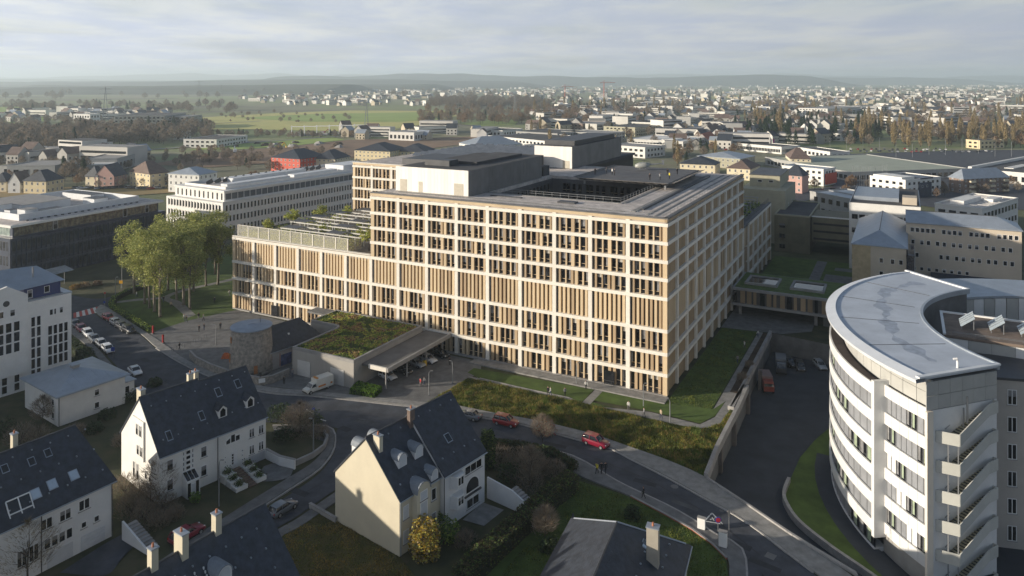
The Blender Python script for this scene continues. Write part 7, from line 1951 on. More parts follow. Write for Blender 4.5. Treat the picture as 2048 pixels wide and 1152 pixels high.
def car(label, p_, heading, style, pm, name='parked_car', group=None, cat='car'):
    c = car_meshes(style); t = thing(name,label,cat,p_,heading,group); t.scale = (1.0,)*3
    if pm.name not in c['bm']: c['bm'][pm.name] = (c['b'].mesh('body',pm,True), c['r'].mesh('roof',pm,False))
    bo_, rf_ = c['bm'][pm.name]
    place(bo_,'body',t); place(c['g'],'windows',t); place(rf_,'roof',t); place(c['tr'],'bumper',t)
    L,W,hb = c['L'],c['W'],c['hb']
    for sx_ in (L*.31,-L*.30):
        for sy in (-1,1):
            w = place(tyre_me,'wheel',t,(sx_,sy*(W-.06),.33)); w.rotation_euler = (math.pi/2,0,0) if sy < 0 else (-math.pi/2,0,0)
            place(rim_me,'rim',w)
    for sy in (-1,1): place(c['hl'],'headlight',t,(0,sy*W*.66,hb*.62)); place(c['tl'],'taillight',t,(0,sy*W*.74,hb*.68))
    return t
P_RED = paint('red',(.27,.008,.012)); P_MAG = paint('crimson',(.22,.008,.03)); P_WHITE = paint('white',(.72,.73,.74)); P_BLK = paint('black',(.018,.02,.024)); P_SIL = paint('silver',(.36,.38,.40)); P_GRY = paint('grey',(.13,.145,.165)); P_DGR = paint('charcoal',(.05,.055,.065)); P_BLU = paint('blue_grey',(.10,.14,.20))
def gdir(a,b_): d_ = G(*b_)-G(*a); return math.atan2(d_.y,d_.x)
h1 = gdir((275,664),(200,630)); h2 = gdir((145,649),(219,716))
gL = 'cars parked along the left street'
for (px,py,st,pm,lab) in ((217,639,'hatch',P_RED,'bright red hatchback nearest the crosswalk on the park side'),(232,649,'hatch',P_SIL,'silver hatchback behind the red one on the park side'),(243,656,'estate',P_DGR,'charcoal estate third in the row on the park side'),(257,664,'suv',P_BLK,'black and silver car last in the row on the park side')):
    car(lab,G(px,py),h1+math.pi,st,pm,group=gL)
for (px,py,st,pm,lab) in ((151,652,'hatch',P_DGR,'dark hatchback nearest the crosswalk on the house side'),(163,661,'hatch',P_MAG,'crimson hatchback second in the row on the house side'),(176,671,'estate',P_WHITE,'white estate behind the crimson hatchback'),(189,682,'sedan',P_GRY,'grey sedan in the middle of the house side row'),(203,692,'hatch',P_SIL,'silver hatchback before the last car on the house side'),(216,703,'estate',P_WHITE,'white estate last in the row with blue sign beside it')):
    car(lab,G(px,py),h2,st,pm,group=gL)
car('white car driving up the left street',G(270,747),gdir((250,730),(300,775)),'sedan',P_WHITE,'driving_car')
h3 = gdir((960,836),(1140,877))
car('grey saloon parked before the meadow behind the cream roof',G(938,836),h3+math.pi,'sedan',P_GRY,group='cars parked along the meadow')
car('bright red suv parked before the meadow',G(1012,849),h3,'suv',P_RED,group='cars parked along the meadow')
car('crimson suv parked furthest along the meadow',G(1192,890),gdir((1140,877),(1252,915)),'suv',P_MAG,group='cars parked along the meadow')
car('grey hatchback parked by the brown lawn in the side street',G(566,1023),gdir((500,1070),(620,995)),'hatch',P_GRY)
car('crimson car parked behind the three chimneys',G(374,1075),gdir((300,1120),(430,1045)),'estate',P_MAG)
hc1 = HA+math.radians(96)
for (x_,y_,st,pm,lab) in ((-52.2,-17.6,'hatch',P_WHITE,'white hatchback under the front of the canopy'),(-51.4,-13.6,'sedan',P_BLK,'black saloon under the middle of the canopy'),(-50.8,-9.6,'hatch',P_SIL,'silver hatchback third under the canopy'),(-50.2,-6.4,'estate',P_WHITE,'white estate fourth under the canopy'),(-49.4,-2.6,'hatch',P_BLK,'black hatchback deepest under the canopy')):
    car(lab,HL(x_,y_),HA+math.radians(-12),st,pm,group='cars under the canopy')
# ambulance
am = thing('ambulance','white box ambulance parked before the annex garage doors','ambulance',G(636,780),HA+math.radians(-96)+math.radians(-8))
am.scale = (.9,.9,.9)
P_AMB = mat('ambulance_white',(.68,.66,.60),.5,.04,1)
mb = MB(); loft(mb,[(-3.2,[(1.05,.45),(1.1,.6),(1.1,2.6),(1.0,2.75)]),(1.0,[(1.05,.45),(1.1,.6),(1.1,2.6),(1.0,2.75)])]); mb.build('box_body',P_AMB,am)
mb = MB(); loft(mb,[(1.02,[(.9,.4),(.95,.6),(.95,1.3),(.85,2.0)]),(1.75,[(.9,.4),(.95,.6),(.95,1.25),(.82,1.95)]),(2.35,[(.9,.4),(.95,.6),(.95,1.2),(.9,1.22)]),(3.25,[(.85,.4),(.92,.6),(.9,.95),(.8,1.05)])]); mb.build('cab',P_AMB,am)
mb = MB(); mb.face([(1.8,-.78,1.9),(2.36,-.84,1.26),(2.36,.84,1.26),(1.8,.78,1.9)][::-1]); mb.face([(1.1,-.965,1.3),(2.2,-.965,1.28),(1.75,-.90,1.85),(1.1,-.90,1.88)]); mb.face([(1.1,.965,1.3),(1.1,.90,1.88),(1.75,.90,1.85),(2.2,.965,1.28)]); mb.build('windows',M_CGL,am)
mb = MB(); mb.box(.3,.8,-.7,.7,2.76,2.92); mb.build('light_bar',mat('beacon_orange',(.6,.25,.03),.3,.05,1),am)
for s_ in (-1,1):
    for k,(x_,w_) in enumerate(((-2.9,.5),(-1.2,1.8))):
        mb = MB(); mb.box(x_,x_+w_,s_*1.11-.012,s_*1.11+.012,1.0,1.35); mb.build('stripe',mat('orange_stripe',(.55,.20,.04),.5,.05,1),am)
    mb = MB(); mb.box(3.12,3.28,s_*.68-.12,s_*.68+.12,.72,.92); mb.build('headlight',M_LAMPW,am)
    for x_ in (2.4,-1.9): w = place(tyre_me,'wheel',am,(x_,s_*.92,.4)); w.scale = (1.2,)*3; w.rotation_euler = (math.pi/2,0,0) if s_ < 0 else (-math.pi/2,0,0); place(rim_me,'rim',w)
mb = MB(); mb.box(3.2,3.36,-.85,.85,.4,.62); mb.build('bumper',M_TRIM,am)
# delivery truck and dark vehicles in the yard
def truck(label, p_, rz, cabm, boxm):
    t = thing('delivery_truck',label,'truck',p_,rz)
    mb = MB(); mb.box(-2.9,1.0,-1.1,1.1,.9,3.0); mb.build('cargo_box',boxm,t)
    mb = MB(); loft(mb,[(1.15,[(1.0,.6),(1.05,.8),(1.05,2.2),(.95,2.6)]),(2.3,[(1.0,.6),(1.05,.8),(1.05,2.0),(.95,2.5)]),(2.8,[(.98,.6),(1.03,.8),(1.02,1.5),(.95,1.6)])]); cb_ = mb.build('cab',cabm,t)
    mb = MB(); mb.face([(2.33,-.9,2.4),(2.83,-.93,1.62),(2.83,.93,1.62),(2.33,.9,2.4)][::-1]); mb.build('windscreen',M_CGL,cb_)
    mb = MB(); mb.box(-2.9,2.7,-.5,.5,.5,.88); mb.build('chassis',M_TRIM,t)
    for x_ in (2.0,-1.9):
        for s_ in (-1,1): w = place(tyre_me,'wheel',t,(x_,s_*.95,.42)); w.scale = (1.27,)*3; w.rotation_euler = (math.pi/2,0,0) if s_ < 0 else (-math.pi/2,0,0)
    return t
truck('red cab delivery truck in the sunken yard',G(1533,778,ZY),HA+R(-70),mat('faded_red',(.24,.06,.045),.6,.1,1),mat('truck_box',(.22,.15,.14),.6,.1,1))
truck('dark box truck by the rear wall of the sunken yard',G(1562,742,ZY),HA+R(-80),P_DGR,P_GRY)
for k,(px,py,lab) in enumerate(((1600,738,'black van beside the dark box truck in the yard'),(1640,735,'silver car at the right in the yard'),(1580,730,'black car behind the dark box truck'))): car(lab,G(px,py,ZY),HA+R(-75+k*12),('suv','estate','suv')[k],(P_BLK,P_SIL,P_BLK)[k],group='cars in the sunken yard')
# far car park: rows of small cars
rc = random.Random(6); k = 0
for (px0,px1,py,n) in ((1690,1990,304,26),(1700,1900,300,16),(150,330,378,18),(560,690,338,14),(1420,1560,300,12),(1640,1720,382,6)):
    for i in range(n):
        px = px0+(px1-px0)*(i+rc.uniform(.1,.9))/n; c = car_meshes('hatch'); pm = rc.choice((P_WHITE,P_SIL,P_DGR,P_BLK,P_RED,P_GRY))
        if pm.name+'f' not in c['bm']:
            b2 = MB(); b2.v,b2.f,b2.m = list(c['b'].v),list(c['b'].f),list(c['b'].m)
            b2.box(-1.6,1.0,-.74,.74,.9,1.42,1); b2.box(-1.4,.7,-.70,.70,1.42,1.46,0); c['bm'][pm.name+'f'] = b2.mesh('far_car',[pm,M_CGL])
        o = place(c['bm'][pm.name+'f'],'far_car',None,G(px,py+rc.uniform(-1.2,1.2))+Vector((0,0,.2)),rc.uniform(-.2,.2)+R(62))
        where = {1690:'on the right trade car park',1700:'in the rear row of the right trade car park',150:'in the lot behind the dark office',560:'in the lot left of the hospital back wing',1420:'before the pink fronted showroom',1640:'near the roundabout at right'}[px0]
        tag(o,'tiny parked car '+where,'car','far cars '+where)

# ================================================================ people
def person_mesh(pose, seed):
    me = bpy.data.meshes.new('person'); st = .20 if pose == 'walk' else .02
    V = [(0,0,.96),(0,.0,1.15),(0,0,1.38),(0,0,1.50),(0,.03,1.60),(0,.02,1.70),
         (.18,0,1.40),(.25,-st*.6,1.14),(.25,-st*1.1+.06,.90),(-.18,0,1.40),(-.25,st*.6,1.14),(-.25,st*1.1+.06,.90),
         (.10,0,.90),(.10,st*.7,.50),(.10,st*.9,.09),(.10,st*.9+.14,.05),(-.10,0,.90),(-.10,-st*.4,.50),(-.10,-st*1.4,.10),(-.10,-st*1.4+.14,.05),
         (.25,-st*1.2+.09,.82),(-.25,st*1.2+.09,.82)]
    E = [(0,1),(1,2),(2,3),(3,4),(4,5),(2,6),(6,7),(7,8),(2,9),(9,10),(10,11),(0,12),(12,13),(13,14),(14,15),(0,16),(16,17),(17,18),(18,19),(8,20),(11,21)]
    rad = [.145,.14,.16,.06,.095,.085,.075,.055,.042,.075,.055,.042,.10,.068,.05,.04,.10,.068,.05,.04,.035,.035]
    me.from_pydata(V,E,[]); o = bpy.data.objects.new('tmp',me); col.objects.link(o)
    sk = o.modifiers.new('s','SKIN'); sk.use_smooth_shade = True
    for i,r_ in enumerate(rad): me.skin_vertices[0].data[i].radius = (r_,r_*(.72 if i in (0,1,2) else 1))
    me.skin_vertices[0].data[0].use_root = True
    ss = o.modifiers.new('u','SUBSURF'); ss.levels = 1; ss.render_levels = 1
    dg = bpy.context.evaluated_depsgraph_get(); out = bpy.data.meshes.new_from_object(o.evaluated_get(dg))
    bpy.data.objects.remove(o)
    ix = []
    for p in out.polygons:
        c = p.center
        if c.z > 1.63 or (c.z > 1.52 and c.y < -.01): k = 4
        elif c.z > 1.46: k = 3
        elif c.z < .09: k = 0
        elif abs(c.x) > .17 and c.z < .88: k = 3
        elif c.z < .93 and abs(c.x) < .2: k = 1
        else: k = 2
        ix.append(k)
    out.materials.clear()
    for _ in range(5): out.materials.append(None)
    out.polygons.foreach_set('material_index',ix); out.name = 'person'
    return out
PM = [person_mesh('walk',0),person_mesh('stand',1)]
M_SKIN = mat('skin',(.42,.26,.19),.6,.05,5); M_HAIR = mat('hair',(.04,.028,.02),.7,.1,5); M_SHOE = mat('shoe',(.03,.03,.03),.7,.1,5)
CL = [('black coat',mat('cloth_black',(.02,.02,.024),.9,.1,5)),('white coat',mat('cloth_white',(.62,.61,.58),.9,.05,5)),('blue jacket',mat('cloth_blue',(.05,.09,.20),.9,.1,5)),('grey coat',mat('cloth_grey',(.18,.18,.19),.9,.1,5)),('red jacket',mat('cloth_red',(.40,.05,.05),.9,.1,5)),('beige coat',mat('cloth_beige',(.45,.36,.25),.9,.1,5)),('yellow vest',mat('cloth_yellow',(.6,.5,.04),.9,.1,5))]
TR = [mat('jeans',(.04,.055,.10),.9,.1,5),mat('trousers_black',(.02,.02,.022),.9,.1,5),mat('trousers_grey',(.14,.13,.13),.9,.1,5)]
def person(p_, ci, ti, pose, rz, where):
    o = place(PM[0 if pose=='w' else 1],'person',None,p_,rz); o.scale = (1.03,)*3
    for k,m in enumerate((M_SHOE,TR[ti],CL[ci][1],M_SKIN,M_HAIR)): o.material_slots[k].link = 'OBJECT'; o.material_slots[k].material = m
    tag(o,'person in a '+CL[ci][0]+' '+('walking ' if pose=='w' else 'standing ')+where,'person','people around the hospital')
PP = [(398,664,0,1,'s','in the group on the plaza'),(408,661,0,0,'s','on the plaza, right in the group'),(441,659,0,1,'s','alone on the plaza near the stone tower'),(397,639,0,2,'w','at the plaza edge by the lawn'),(407,642,3,1,'w','at the plaza edge, right of the pair'),(359,700,0,1,'w','on the plaza close to the street'),(369,642,1,0,'w','where the park path meets the plaza'),(373,645,0,0,'w','beside another at the park path end'),(342,616,5,1,'w','on the curving park path'),(327,605,0,0,'w','on the park path under the trees'),(429,607,0,1,'s','on the lawn before the hospital'),(459,592,1,2,'w','on the lawn at the hospital corner'),(273,595,1,0,'w','on the small park path by the hedge'),
      (841,774,4,2,'w','before the canopy'),(848,771,1,0,'w','before the canopy, right of the pair'),(899,731,0,1,'s','behind the canopy in the shade'),(568,769,0,1,'s','left of the ambulance'),(585,755,3,0,'s','at the garden fence by the annex'),
      (1096,791,0,1,'w','on the lawn path, left of a pair'),(1101,792,1,0,'w','on the lawn path, right of a pair'),(1130,793,3,1,'s','on the lawn path alone'),(1172,779,1,1,'w','on the short path to the door'),(1257,821,1,2,'w','on the long path, leftmost of three'),(1288,835,3,1,'w','on the long path in the middle of three'),(1322,838,5,0,'w','on the long path, rightmost of three'),
      (1194,949,6,1,'w','with two others on the lower pavement'),(1203,948,0,1,'w','amid three on the lower pavement'),(1211,948,0,1,'w','rightmost of three on the lower pavement'),(1287,998,0,1,'w','alone on the lower pavement'),(1475,727,3,0,'w','on the shaded path beside the parapet'),(1489,697,1,2,'w','further up the shaded path'),(1516,675,1,0,'w','at the top of the shaded path')]
rq = random.Random(2)
for (px,py,ci,ti,po,wh) in PP: person(G(px,py)+Vector((0,0,.02 if not (1150<px<1300 and py>940) else .1)),ci,ti,po,rq.uniform(0,6.28),wh)
for k,(x_,y_,ci,wh) in enumerate(((-32,44,0,'at the left edge of the helipad'),(-30,47,3,'left in the middle of the helipad'),(-28,46,1,'left of the helicopter crew'),(-16,40,0,'at the front edge of the helipad'),(-14,42,1,'front right on the helipad'),(-12.5,45,6,'at the right edge of the helipad'),(-15,52,0,'behind the others on the helipad'),(-13,54,0,'rear right on the helipad'),(-27,45,0,'second from left on the helipad'))):
    person(HL(x_,y_,35.2),ci,1,'s',k,wh)
# helicopter at rest on the rear of the deck
hel = thing('helicopter','small grey rescue helicopter parked at the rear of the helipad','helicopter',HL(-24,60,35.2),HA+R(200))
mb = MB(); loft(mb,[(-1.6,[(.3,1.0),(.4,1.3),(.3,1.9)]),(-.5,[(.7,.6),(.85,1.2),(.6,2.1)]),(1.2,[(.75,.55),(.85,1.2),(.6,2.0)]),(2.4,[(.4,.7),(.5,1.0),(.3,1.4)])]); mb.build('fuselage',mat('heli_grey',(.35,.36,.34),.4,.1,1),hel,True)
mb = MB(); mb.tube([(-1.5,0,1.5),(-5.2,0,1.9)],[.25,.1],8); mb.build('tail_boom',M_STEEL,hel); mb = MB(); mb.box(-5.5,-4.9,-.05,.05,1.5,2.8); mb.build('tail_fin',M_STEEL,hel)
mb = MB(); mb.tube([(.2,0,2.0),(.2,0,2.7)],.1); mb.build('mast',M_STEEL,hel)
for k in range(4): mb = MB(); a = k*math.pi/2+.4; mb.bar((.2,0,2.68),(.2+4.6*math.cos(a),4.6*math.sin(a),2.66),.26,.05); mb.build('rotor_blade',M_TRIM,hel)
for s_ in (-1,1): mb = MB(); mb.tube([(-1.2,s_*.9,.08),(1.8,s_*.9,.08)],.06); mb.tube([(-.5,s_*.5,.7),(-.5,s_*.9,.1)],.04); mb.tube([(1.1,s_*.5,.7),(1.1,s_*.9,.1)],.04); mb.build('skid',M_STEEL,hel)
mb = MB(); mb.face([(1.3,-.62,1.9),(2.3,-.36,1.35),(2.3,.36,1.35),(1.3,.62,1.9)][::-1]); mb.build('windscreen',M_CGL,hel)
# ================================================================ street furniture
def lamp(label, p_, h, arm, rz, name='street_lamp', m=M_STEEL):
    t = thing(name,label,'street lamp',p_,rz,'street lamps')
    mb = MB(); mb.tube([(0,0,0),(0,0,h*.86),(arm*.15,0,h*.95),(arm*.45,0,h*.995),(arm,0,h)],[.11,.08,.065,.055,.05],8); mb.build('pole',m,t)
    mb = MB(); e_ = .75 if h > 8 else .35; mb.box(arm-.1,arm+e_,-.1,.1,h-.05,h+.07); mb.build('lamp_head',M_STEEL,t); return t
lamp('tall curved street lamp at the park corner',G(244,576),9.8,-1.9,0)
for k,(px,py,h,lab) in enumerate(((438,1012,6.5,'thin grey lamp post before the planter stair'),(627,912,6.0,'thin grey lamp post on the round island'),(1287,812,4.2,'slim lamp post on the hospital lawn left of the corner'),(1340,846,4.2,'slim lamp post on the hospital lawn near the bend'),(1153,768,4.2,'slim lamp post by the hospital door path'),(905,768,4.6,'slim lamp post on the forecourt'),(858,790,4.6,'slim lamp post beside the two walkers'),(432,690,4.6,'slim lamp post on the plaza'),(231,590,5.0,'short lamp post beside the yellow sign'))):
    lamp(lab,G(px,py),h,.35,R(180) if k%2 else 0)
rcar = random.Random(5)
for k in range(12): lamp(['first','second','third','fourth','fifth','sixth','seventh','eighth','ninth','tenth','eleventh','last'][k]+' floodlight mast from the left over the trade car park',G(1660+k*33,312+rcar.uniform(-8,4)),rcar.uniform(11,15),.6,0,'floodlight_mast')
def signpost(label, p_, h, shape, m, rz=0, name='street_sign', w=.6):
    t = thing(name,label,'sign',p_,rz); mb = MB(); mb.tube([(0,0,0),(0,0,h)],.04,6); mb.build('post',M_STEEL,t)
    mb = MB()
    if shape == 'o': mb.lathe([(w/2,-.02),(w/2,.02)],18); o = mb.build('sign_plate',m,t,loc=(0,-.07,h-.3)); o.rotation_euler = (R(90),0,0)
    else: mb.box(-w/2,w/2,-.08,-.04,h-.9,h); mb.build('sign_plate',m,t)
    return t
M_SBLUE = mat('sign_blue',(.03,.07,.35),.5,.05,2); M_SYEL = mat('sign_yellow',(.70,.36,.02),.5,.05,2)
t = signpost('round blue and red sign at the triangle marking',G(1436,1084),3.2,'o',M_SBLUE,w=.8); mb = MB(); mb.lathe([(.30,-.01),(.30,.01)],18); o = mb.build('sign_face',mat('sign_red',(.5,.03,.05),.5,.05,2),t,loc=(0,-.10,2.9)); o.rotation_euler = (R(90),0,0)
signpost('orange yellow notice at the foot of the tall lamp',G(242,579),2.6,'b',M_SYEL,w=1.0)
signpost('round red sign at the park corner',G(210,606),3.0,'o',M_REDPAINT); signpost('round blue sign below the park corner',G(209,614),1.6,'o',M_SBLUE); signpost('round blue sign at the round island',G(627,842),2.4,'o',M_SBLUE)
signpost('blue sign beside the last white parked car',G(226,716),2.4,'b',M_SBLUE,w=.8); signpost('thin signal post with small lamps near the round sign',G(1458,1090),4.6,'b',M_CONC_D,w=.25)
for k,(px,py,lab) in enumerate(((1403,1058,'white electricity cabinet left of the round sign'),(1446,1094,'white electricity cabinet right of the round sign'))):
    c = G(px,py); t = thing('utility_cabinet',lab,'cabinet',c,HA); mb = MB(); mb.box(-.5,.5,-.25,.25,.1,1.5+k*.5); mb.build('body',M_WFRAME,t); mb = MB(); mb.box(-.55,.55,-.3,.3,1.5+k*.5,1.58+k*.5); mb.build('lid',M_CONC,t); mb = MB(); mb.box(-.55,.55,-.3,.3,0,.1); mb.build('plinth',M_CONC_D,t)
for k,(px,py,lab) in enumerate(((306,668,'left red advertising column by the hedge'),(326,687,'right red advertising column by the kerb'))):
    c = G(px,py); t = thing('advert_column',lab,'column',c,HA); mb = MB(); mb.box(-.18,.18,-.16,.16,.25,2.0); mb.build('panel',P_RED,t); mb = MB(); mb.box(-.3,.3,-.3,.3,0,.25); mb.build('base',M_CONC_D,t)
# small trees/bollards on the plaza
for k in range(7):
    a = G(345+k*11,703-k*4.5); t = thing('bicycle_stand','steel bicycle hoop number %s from the street on the plaza'%['one','two','three','four','five','six','seven'][k],'bicycle stand',a,HA,'bicycle stands on the plaza'); mb = MB(); mb.tube([(-.4,0,0),(-.4,0,.8),(.4,0,.8),(.4,0,0)],.035,6); mb.build('hoop',M_METAL_D,t)
# bus shelter glass roof
c = G(112,572); t = thing('glass_shelter','raised glass roof of the bus shelter before the dark office','shelter',c,R(64))
for x_ in (-2.5,2.5): mb = MB(); mb.tube([(x_,0,0),(x_,0,4.2)],.09); mb.build('post',M_STEEL,t)
for k in range(6): mb = MB(); mb.raw([(-4+k*1.35,-2.2,4.0),(-2.7+k*1.35,-2.2,4.0),(-2.7+k*1.35,2.2,4.9),(-4+k*1.35,2.2,4.9),(-4+k*1.35,-2.2,4.06),(-2.7+k*1.35,-2.2,4.06),(-2.7+k*1.35,2.2,4.96),(-4+k*1.35,2.2,4.96)],[(3,2,1,0),(4,5,6,7),(0,1,5,4),(1,2,6,5),(2,3,7,6),(3,0,4,7)]); mb.build('pane',mat('shelter_glass',(.22,.25,.28),.15,.2,1,spec=.7),t)
mb = MB(); mb.bar((-4,0,4.4),(4.1,0,4.4),.14); mb.build('beam',M_STEEL,t)
# old building joined to the stone tower
ob2 = thing('slate_mill_house','old house with dark slate roof and painted gable behind the stone tower','house',G(541,744)+Vector((-.2,.3,0)),R(52))
house_body(ob2, 13, 7.5, 3.9, 7.6, mat('old_render',(.36,.33,.31),.85,.15,.5), M_SLATE, hip1=3.0, ov=.25)
mb = MB(); mb.box(2.6,5.2,-.05,.0,.3,2.6); mb.build('painted_panel',mat('mural_blue',(.07,.09,.20),.7,.5,1.2),ob2)
mb = MB(); mb.box(.3,.5,-.05,.0,.4,3.0); mb.box(2.3,2.45,-.05,0,.4,3.0); mb.box(5.4,5.6,-.05,0,.4,3.0); mb.build('red_trim',mat('mural_red',(.30,.08,.06),.7,.3,1.2),ob2)
put_window(ob2,(6.6,0,1.2),0,1.1,1.4,'cross'); mb = MB(); mb.box(.5,.9,2.0,2.5,7.0,8.2); mb.build('chimney',M_WFRAME,ob2)
mb = MB(); mb.box(5.5,5.9,1.6,2.2,5.6,6.0); mb.build('skylight',M_WFRAME,ob2)
# garden wall with notices round the mill
def wall_line(label, pts, h, m, name='garden_wall', th=.3, z=0.0):
    A = [G(x,y,z) for x,y in pts]; t = thing(name,label,'wall',(0,0,0))
    for a,b_ in zip(A,A[1:]):
        d_ = b_-a; mb = MB(); mb.box(-.02,d_.length+.02,-th/2,th/2,z-.1,z+h); mb.build('wall_segment',m,t,loc=(a.x,a.y,0),rz=math.atan2(d_.y,d_.x)); mb = MB(); mb.box(-.04,d_.length+.04,-th/2-.05,th/2+.05,z+h,z+h+.08); mb.build('coping',M_CONC,t,loc=(a.x,a.y,0),rz=math.atan2(d_.y,d_.x))
    return t
wall_line('low stone garden wall round the mill forecourt',[(380,715),(392,728),(420,742),(470,760),(520,770),(545,766),(578,752)],1.5,M_STONE)
for k,(px,py,lab) in enumerate(((524,770,'large white notice on the mill wall'),(555,760,'small white notice on the mill wall'),(567,755,'right white notice on the mill wall'))):
    c = G(px,py); mb = MB(); mb.box(-.6 if k==0 else -.3,.6 if k==0 else .3,-.06,.06,.5,1.3); tag(mb.build('notice_panel',M_WFRAME,loc=(c.x+.1,c.y-.35,.1),rz=R(25)),lab,'notice')
c = G(452,716); t = thing('orange_cover','orange tarpaulin heap beside the stone tower','tarpaulin',c); mb = MB(); mb.raw([(-.9,-.6,0),(.9,-.5,0),(1.0,.6,0),(-.8,.7,0),(-.5,-.3,1.0),(.3,-.2,1.25),(.5,.3,.9),(-.4,.3,1.1)],[(0,1,5,4),(1,2,6,5),(2,3,7,6),(3,0,4,7),(4,5,6,7)]); mb.build('sheet',mat('tarp_orange',(.62,.14,.03),.6,.2,2),t)
wall_line('white garden wall with arch beside the twin house',[(532,915),(560,930),(590,937)],1.4,M_WHITE2); wall_line('low kerb wall round the shrub island',[(592,930),(625,915),(648,898),(655,880),(648,868)],.7,M_CONC); wall_line('low plot wall left of the cream gable',[(620,1015),(650,1032),(672,1045)],.6,M_CONC)
wall_line('thin red brick border of the bungalow lawn',[(1262,994),(1330,1030),(1384,1060),(1425,1090),(1453,1118)],.18,M_REDT,'lawn_border',.2)
wall_line('rough wall edge of the apron lawn before the hospital',[(960,757),(1060,780),(1138,796)],.05,M_CONC,'path_edging',.15)
# fences
def fence(label, pts, h, m, step=1.5):
    t = thing('rail_fence',label,'fence',(0,0,0)); A = gp(pts)
    for a,b_ in zip(A,A[1:]):
        n_ = max(1,int((b_-a).length/step))
        for i in range(n_): p_ = a.lerp(b_,i/n_); mb = MB(); mb.box(-.03,.03,-.03,.03,0,h); mb.build('post',m,t,loc=(p_.x,p_.y,0))
        for hh in (h*.5,h): mb = MB(); mb.bar(a+Vector((0,0,hh)),b_+Vector((0,0,hh)),.045); mb.build('rail',m,t)
fence('thin railing by the hospital corner basement light wells',[(1262,776),(1300,786),(1325,792)],1.1,M_METAL_D); fence('thin railing along the front apron near the door',[(1205,770),(1240,778)],1.1,M_METAL_D)
# statue on the lawn
c = G(1146,1053); t = thing('garden_statue','small dark statue on a base on the bungalow lawn','statue',c); mb = MB(); mb.lathe([(.4,0),(.4,.25),(.28,.3),(.26,.8),(.2,.85)],12); mb.build('pedestal',M_CONC_D,t); mb = MB(); mb.lathe([(.18,.85),(.24,1.15),(.16,1.45),(.08,1.52),(.12,1.66),(.05,1.8)],10); mb.build('figure',M_METAL_D,t,True)
# ---------------------------------------------------------------- far masts, pylons, cranes, substation, construction site
def pylon(label, px, py, h):
    t = thing('power_pylon',label,'pylon',G(px,py),.4,'power pylons in the fields'); mb = MB(); b = h*.07
    for sx_ in (-1,1):
        for sy in (-1,1): mb.bar((sx_*b,sy*b,0),(0,0,h),.35)
    for k in range(1,7): z=h*k/8; w=b*(1-k/8); mb.bar((-w,-w,z),(w,w,z),.2); mb.bar((-w,w,z),(w,-w,z),.2)
    mb.build('lattice',M_STEEL,t)
    for z in (.68,.82,.94): mb = MB(); mb.bar((-h*.13,0,h*z),(h*.13,0,h*z),.4); mb.build('cross_arm',M_STEEL,t)
pylon('green grey pylon above the hospital left roof',733,262,36); pylon('pylon rising in the field strip above the penthouse',1030,238,40); pylon('thin pylon over the left wood',211,256,52); pylon('far pylon left of the red block',398,215,60); pylon('far pylon above the grey field office',443,212,50)
def crane(label, px, py, h, j):
    t = thing('tower_crane',label,'crane',G(px,py),.3,'red tower cranes'); mb = MB(); mb.bar((0,0,0),(0,0,h),1.8); mb.build('mast',P_CR,t); mb = MB(); mb.bar((-j*.35,0,h),(j,0,h),1.5); mb.build('jib',P_CR,t); mb = MB(); mb.bar((0,0,h),(0,0,h+6),1.0); mb.bar((0,0,h+6),(j*.7,0,h+.6),.4); mb.bar((0,0,h+6),(-j*.3,0,h+.6),.4); mb.build('stay',P_CR,t); mb = MB(); mb.box(-j*.35,-j*.25,-1.2,1.2,h-2.5,h); mb.build('counterweight',M_CONC,t)
P_CR = mat('crane_red',(.50,.09,.05),.6,.05,1)
crane('right red tower crane standing over the town',1208,199,52,38); crane('left red tower crane standing over the town',1130,200,40,28)
for k in range(6):
    px = 596+k*25; t = thing('substation_gantry',['leftmost','second','third','fourth','fifth','rightmost'][k]+' steel gantry of the electric substation','gantry',G(px,272-k*.8),-.1,'gantries of the substation'); h = 11
    for x_ in (-7,7): mb = MB(); mb.bar((x_,0,0),(x_,0,h),.7); mb.build('leg',M_WFRAME,t)
    mb = MB(); mb.bar((-8,0,h-1),(8,0,h-1),.7); mb.build('beam',M_WFRAME,t)
    mb = MB(); mb.box(-6,6,-3,3,0,2.4); mb.box(-3,1,-1,1,2.4,4.0); mb.build('switchgear',M_GREYW,t)
rm2 = random.Random(17)
for k in range(22):
    px,py = 470+rm2.random()*220,284+rm2.random()*12; c = G(px,py); s_ = rm2.uniform(2,5); t = thing('spoil_heap',('brown' if k%2 else 'grey')+' spoil heap on the construction ground','heap',c,rm2.random()*6,'spoil heaps on the construction ground'); mb = MB(); n=9
    base=[(math.cos(i*6.283/n)*s_*rm2.uniform(.8,1.3),math.sin(i*6.283/n)*s_*rm2.uniform(.8,1.3),0) for i in range(n)]; top=[(b_[0]*.45,b_[1]*.45,s_*rm2.uniform(.35,.6)) for b_ in base]
    mb.raw(base+top,[(i,(i+1)%n,n+(i+1)%n,n+i) for i in range(n)]+[tuple(range(n,2*n))]); mb.build('earth',M_SOIL if k%2 else M_CONC,t)
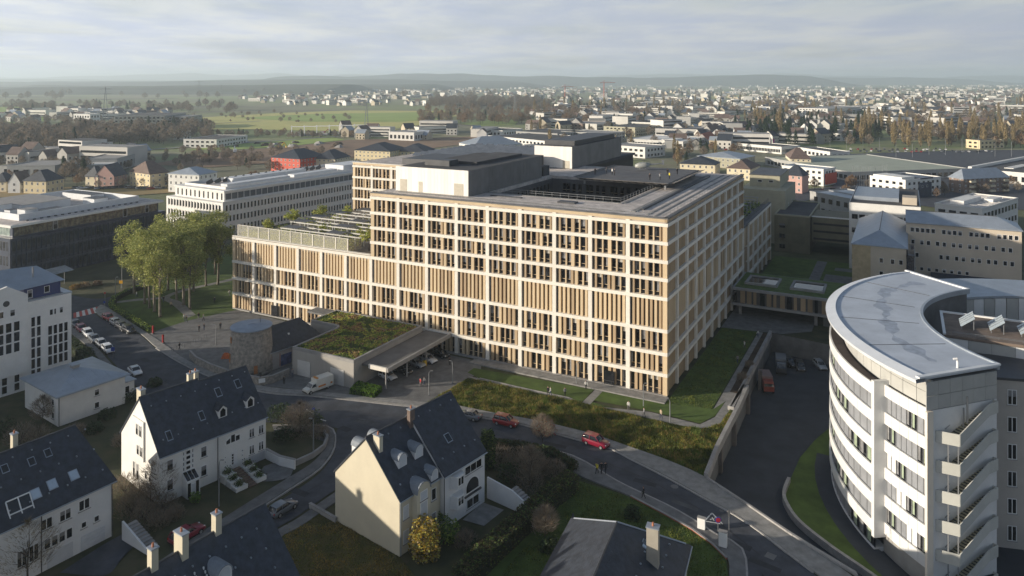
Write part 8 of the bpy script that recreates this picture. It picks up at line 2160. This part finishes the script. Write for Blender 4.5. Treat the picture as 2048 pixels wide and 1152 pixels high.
for k,(px,py,m,lab) in enumerate(((648,268,P_RED,'red excavator on the construction ground'),(560,298,mat('machine_yellow',(.55,.36,.03),.5,.05,1),'yellow excavator on the construction ground'),(470,306,P_WHITE,'white digger on the construction ground'))):
    t = thing('excavator',lab,'excavator',G(px,py),k); mb = MB(); mb.box(-2,2,-1.4,1.4,0,1.0); mb.build('tracks',M_TRIM,t); mb = MB(); mb.box(-2.2,1.4,-1.3,1.3,1.05,3.2); mb.build('cab',m,t); mb = MB(); mb.bar((1.4,0,2.4),(4.6,0,5.4),.6); mb.bar((4.6,0,5.4),(7,0,2.0),.5); mb.box(6.4,7.6,-.6,.6,.8,2.0); mb.build('arm',m,t)
for k in range(6):
    c = G(1508+k*7.5,296); t = thing('flag_pole',['first','second','third','fourth','fifth','sixth'][k]+' flag from the left before the showroom','flag',c,0,'flags before the showroom'); mb = MB(); mb.tube([(0,0,0),(0,0,8)],.08,5); mb.build('pole',M_STEEL,t); mb = MB(); mb.box(.1,1.6,-.02,.02,4.2,8); mb.build('cloth',mat('flag_pink',(.55,.06,.25),.8,.1,1) if k>1 else M_WHITE,t)
# net fence posts before the green hall
for k in range(16):
    c = G(1705+k*4.6,376-abs(k-8)*.4); t = thing('net_post',"tall ball-net post number %d from the left by the green hall"%(k+1),'post',c,0,'ball net posts by the green hall'); mb = MB(); mb.tube([(0,0,0),(0,0,12)],.09,5); mb.build('post',M_STEEL,t)
# ================================================================ air
def haze_box():
    mb = MB(); x,y0,y1,z0,z1 = 19000,-600,17500,-6.5,232.0
    mb.box(-x,x,y0,y1,z0,z1)
    m = bpy.data.materials.new('haze_air'); m.use_nodes = True; n,l = m.node_tree.nodes,m.node_tree.links
    n.remove(n['Principled BSDF']); v = n.new('ShaderNodeVolumePrincipled'); v.inputs['Color'].default_value = (.78,.905,1.0,1); v.inputs['Density'].default_value = HAZE_D; v.inputs['Anisotropy'].default_value = .25
    l.new(v.outputs[0],n['Material Output'].inputs['Volume'])
    tag(mb.build('haze',m),kind='stuff')
HAZE_D = 1.4e-4
haze_box()
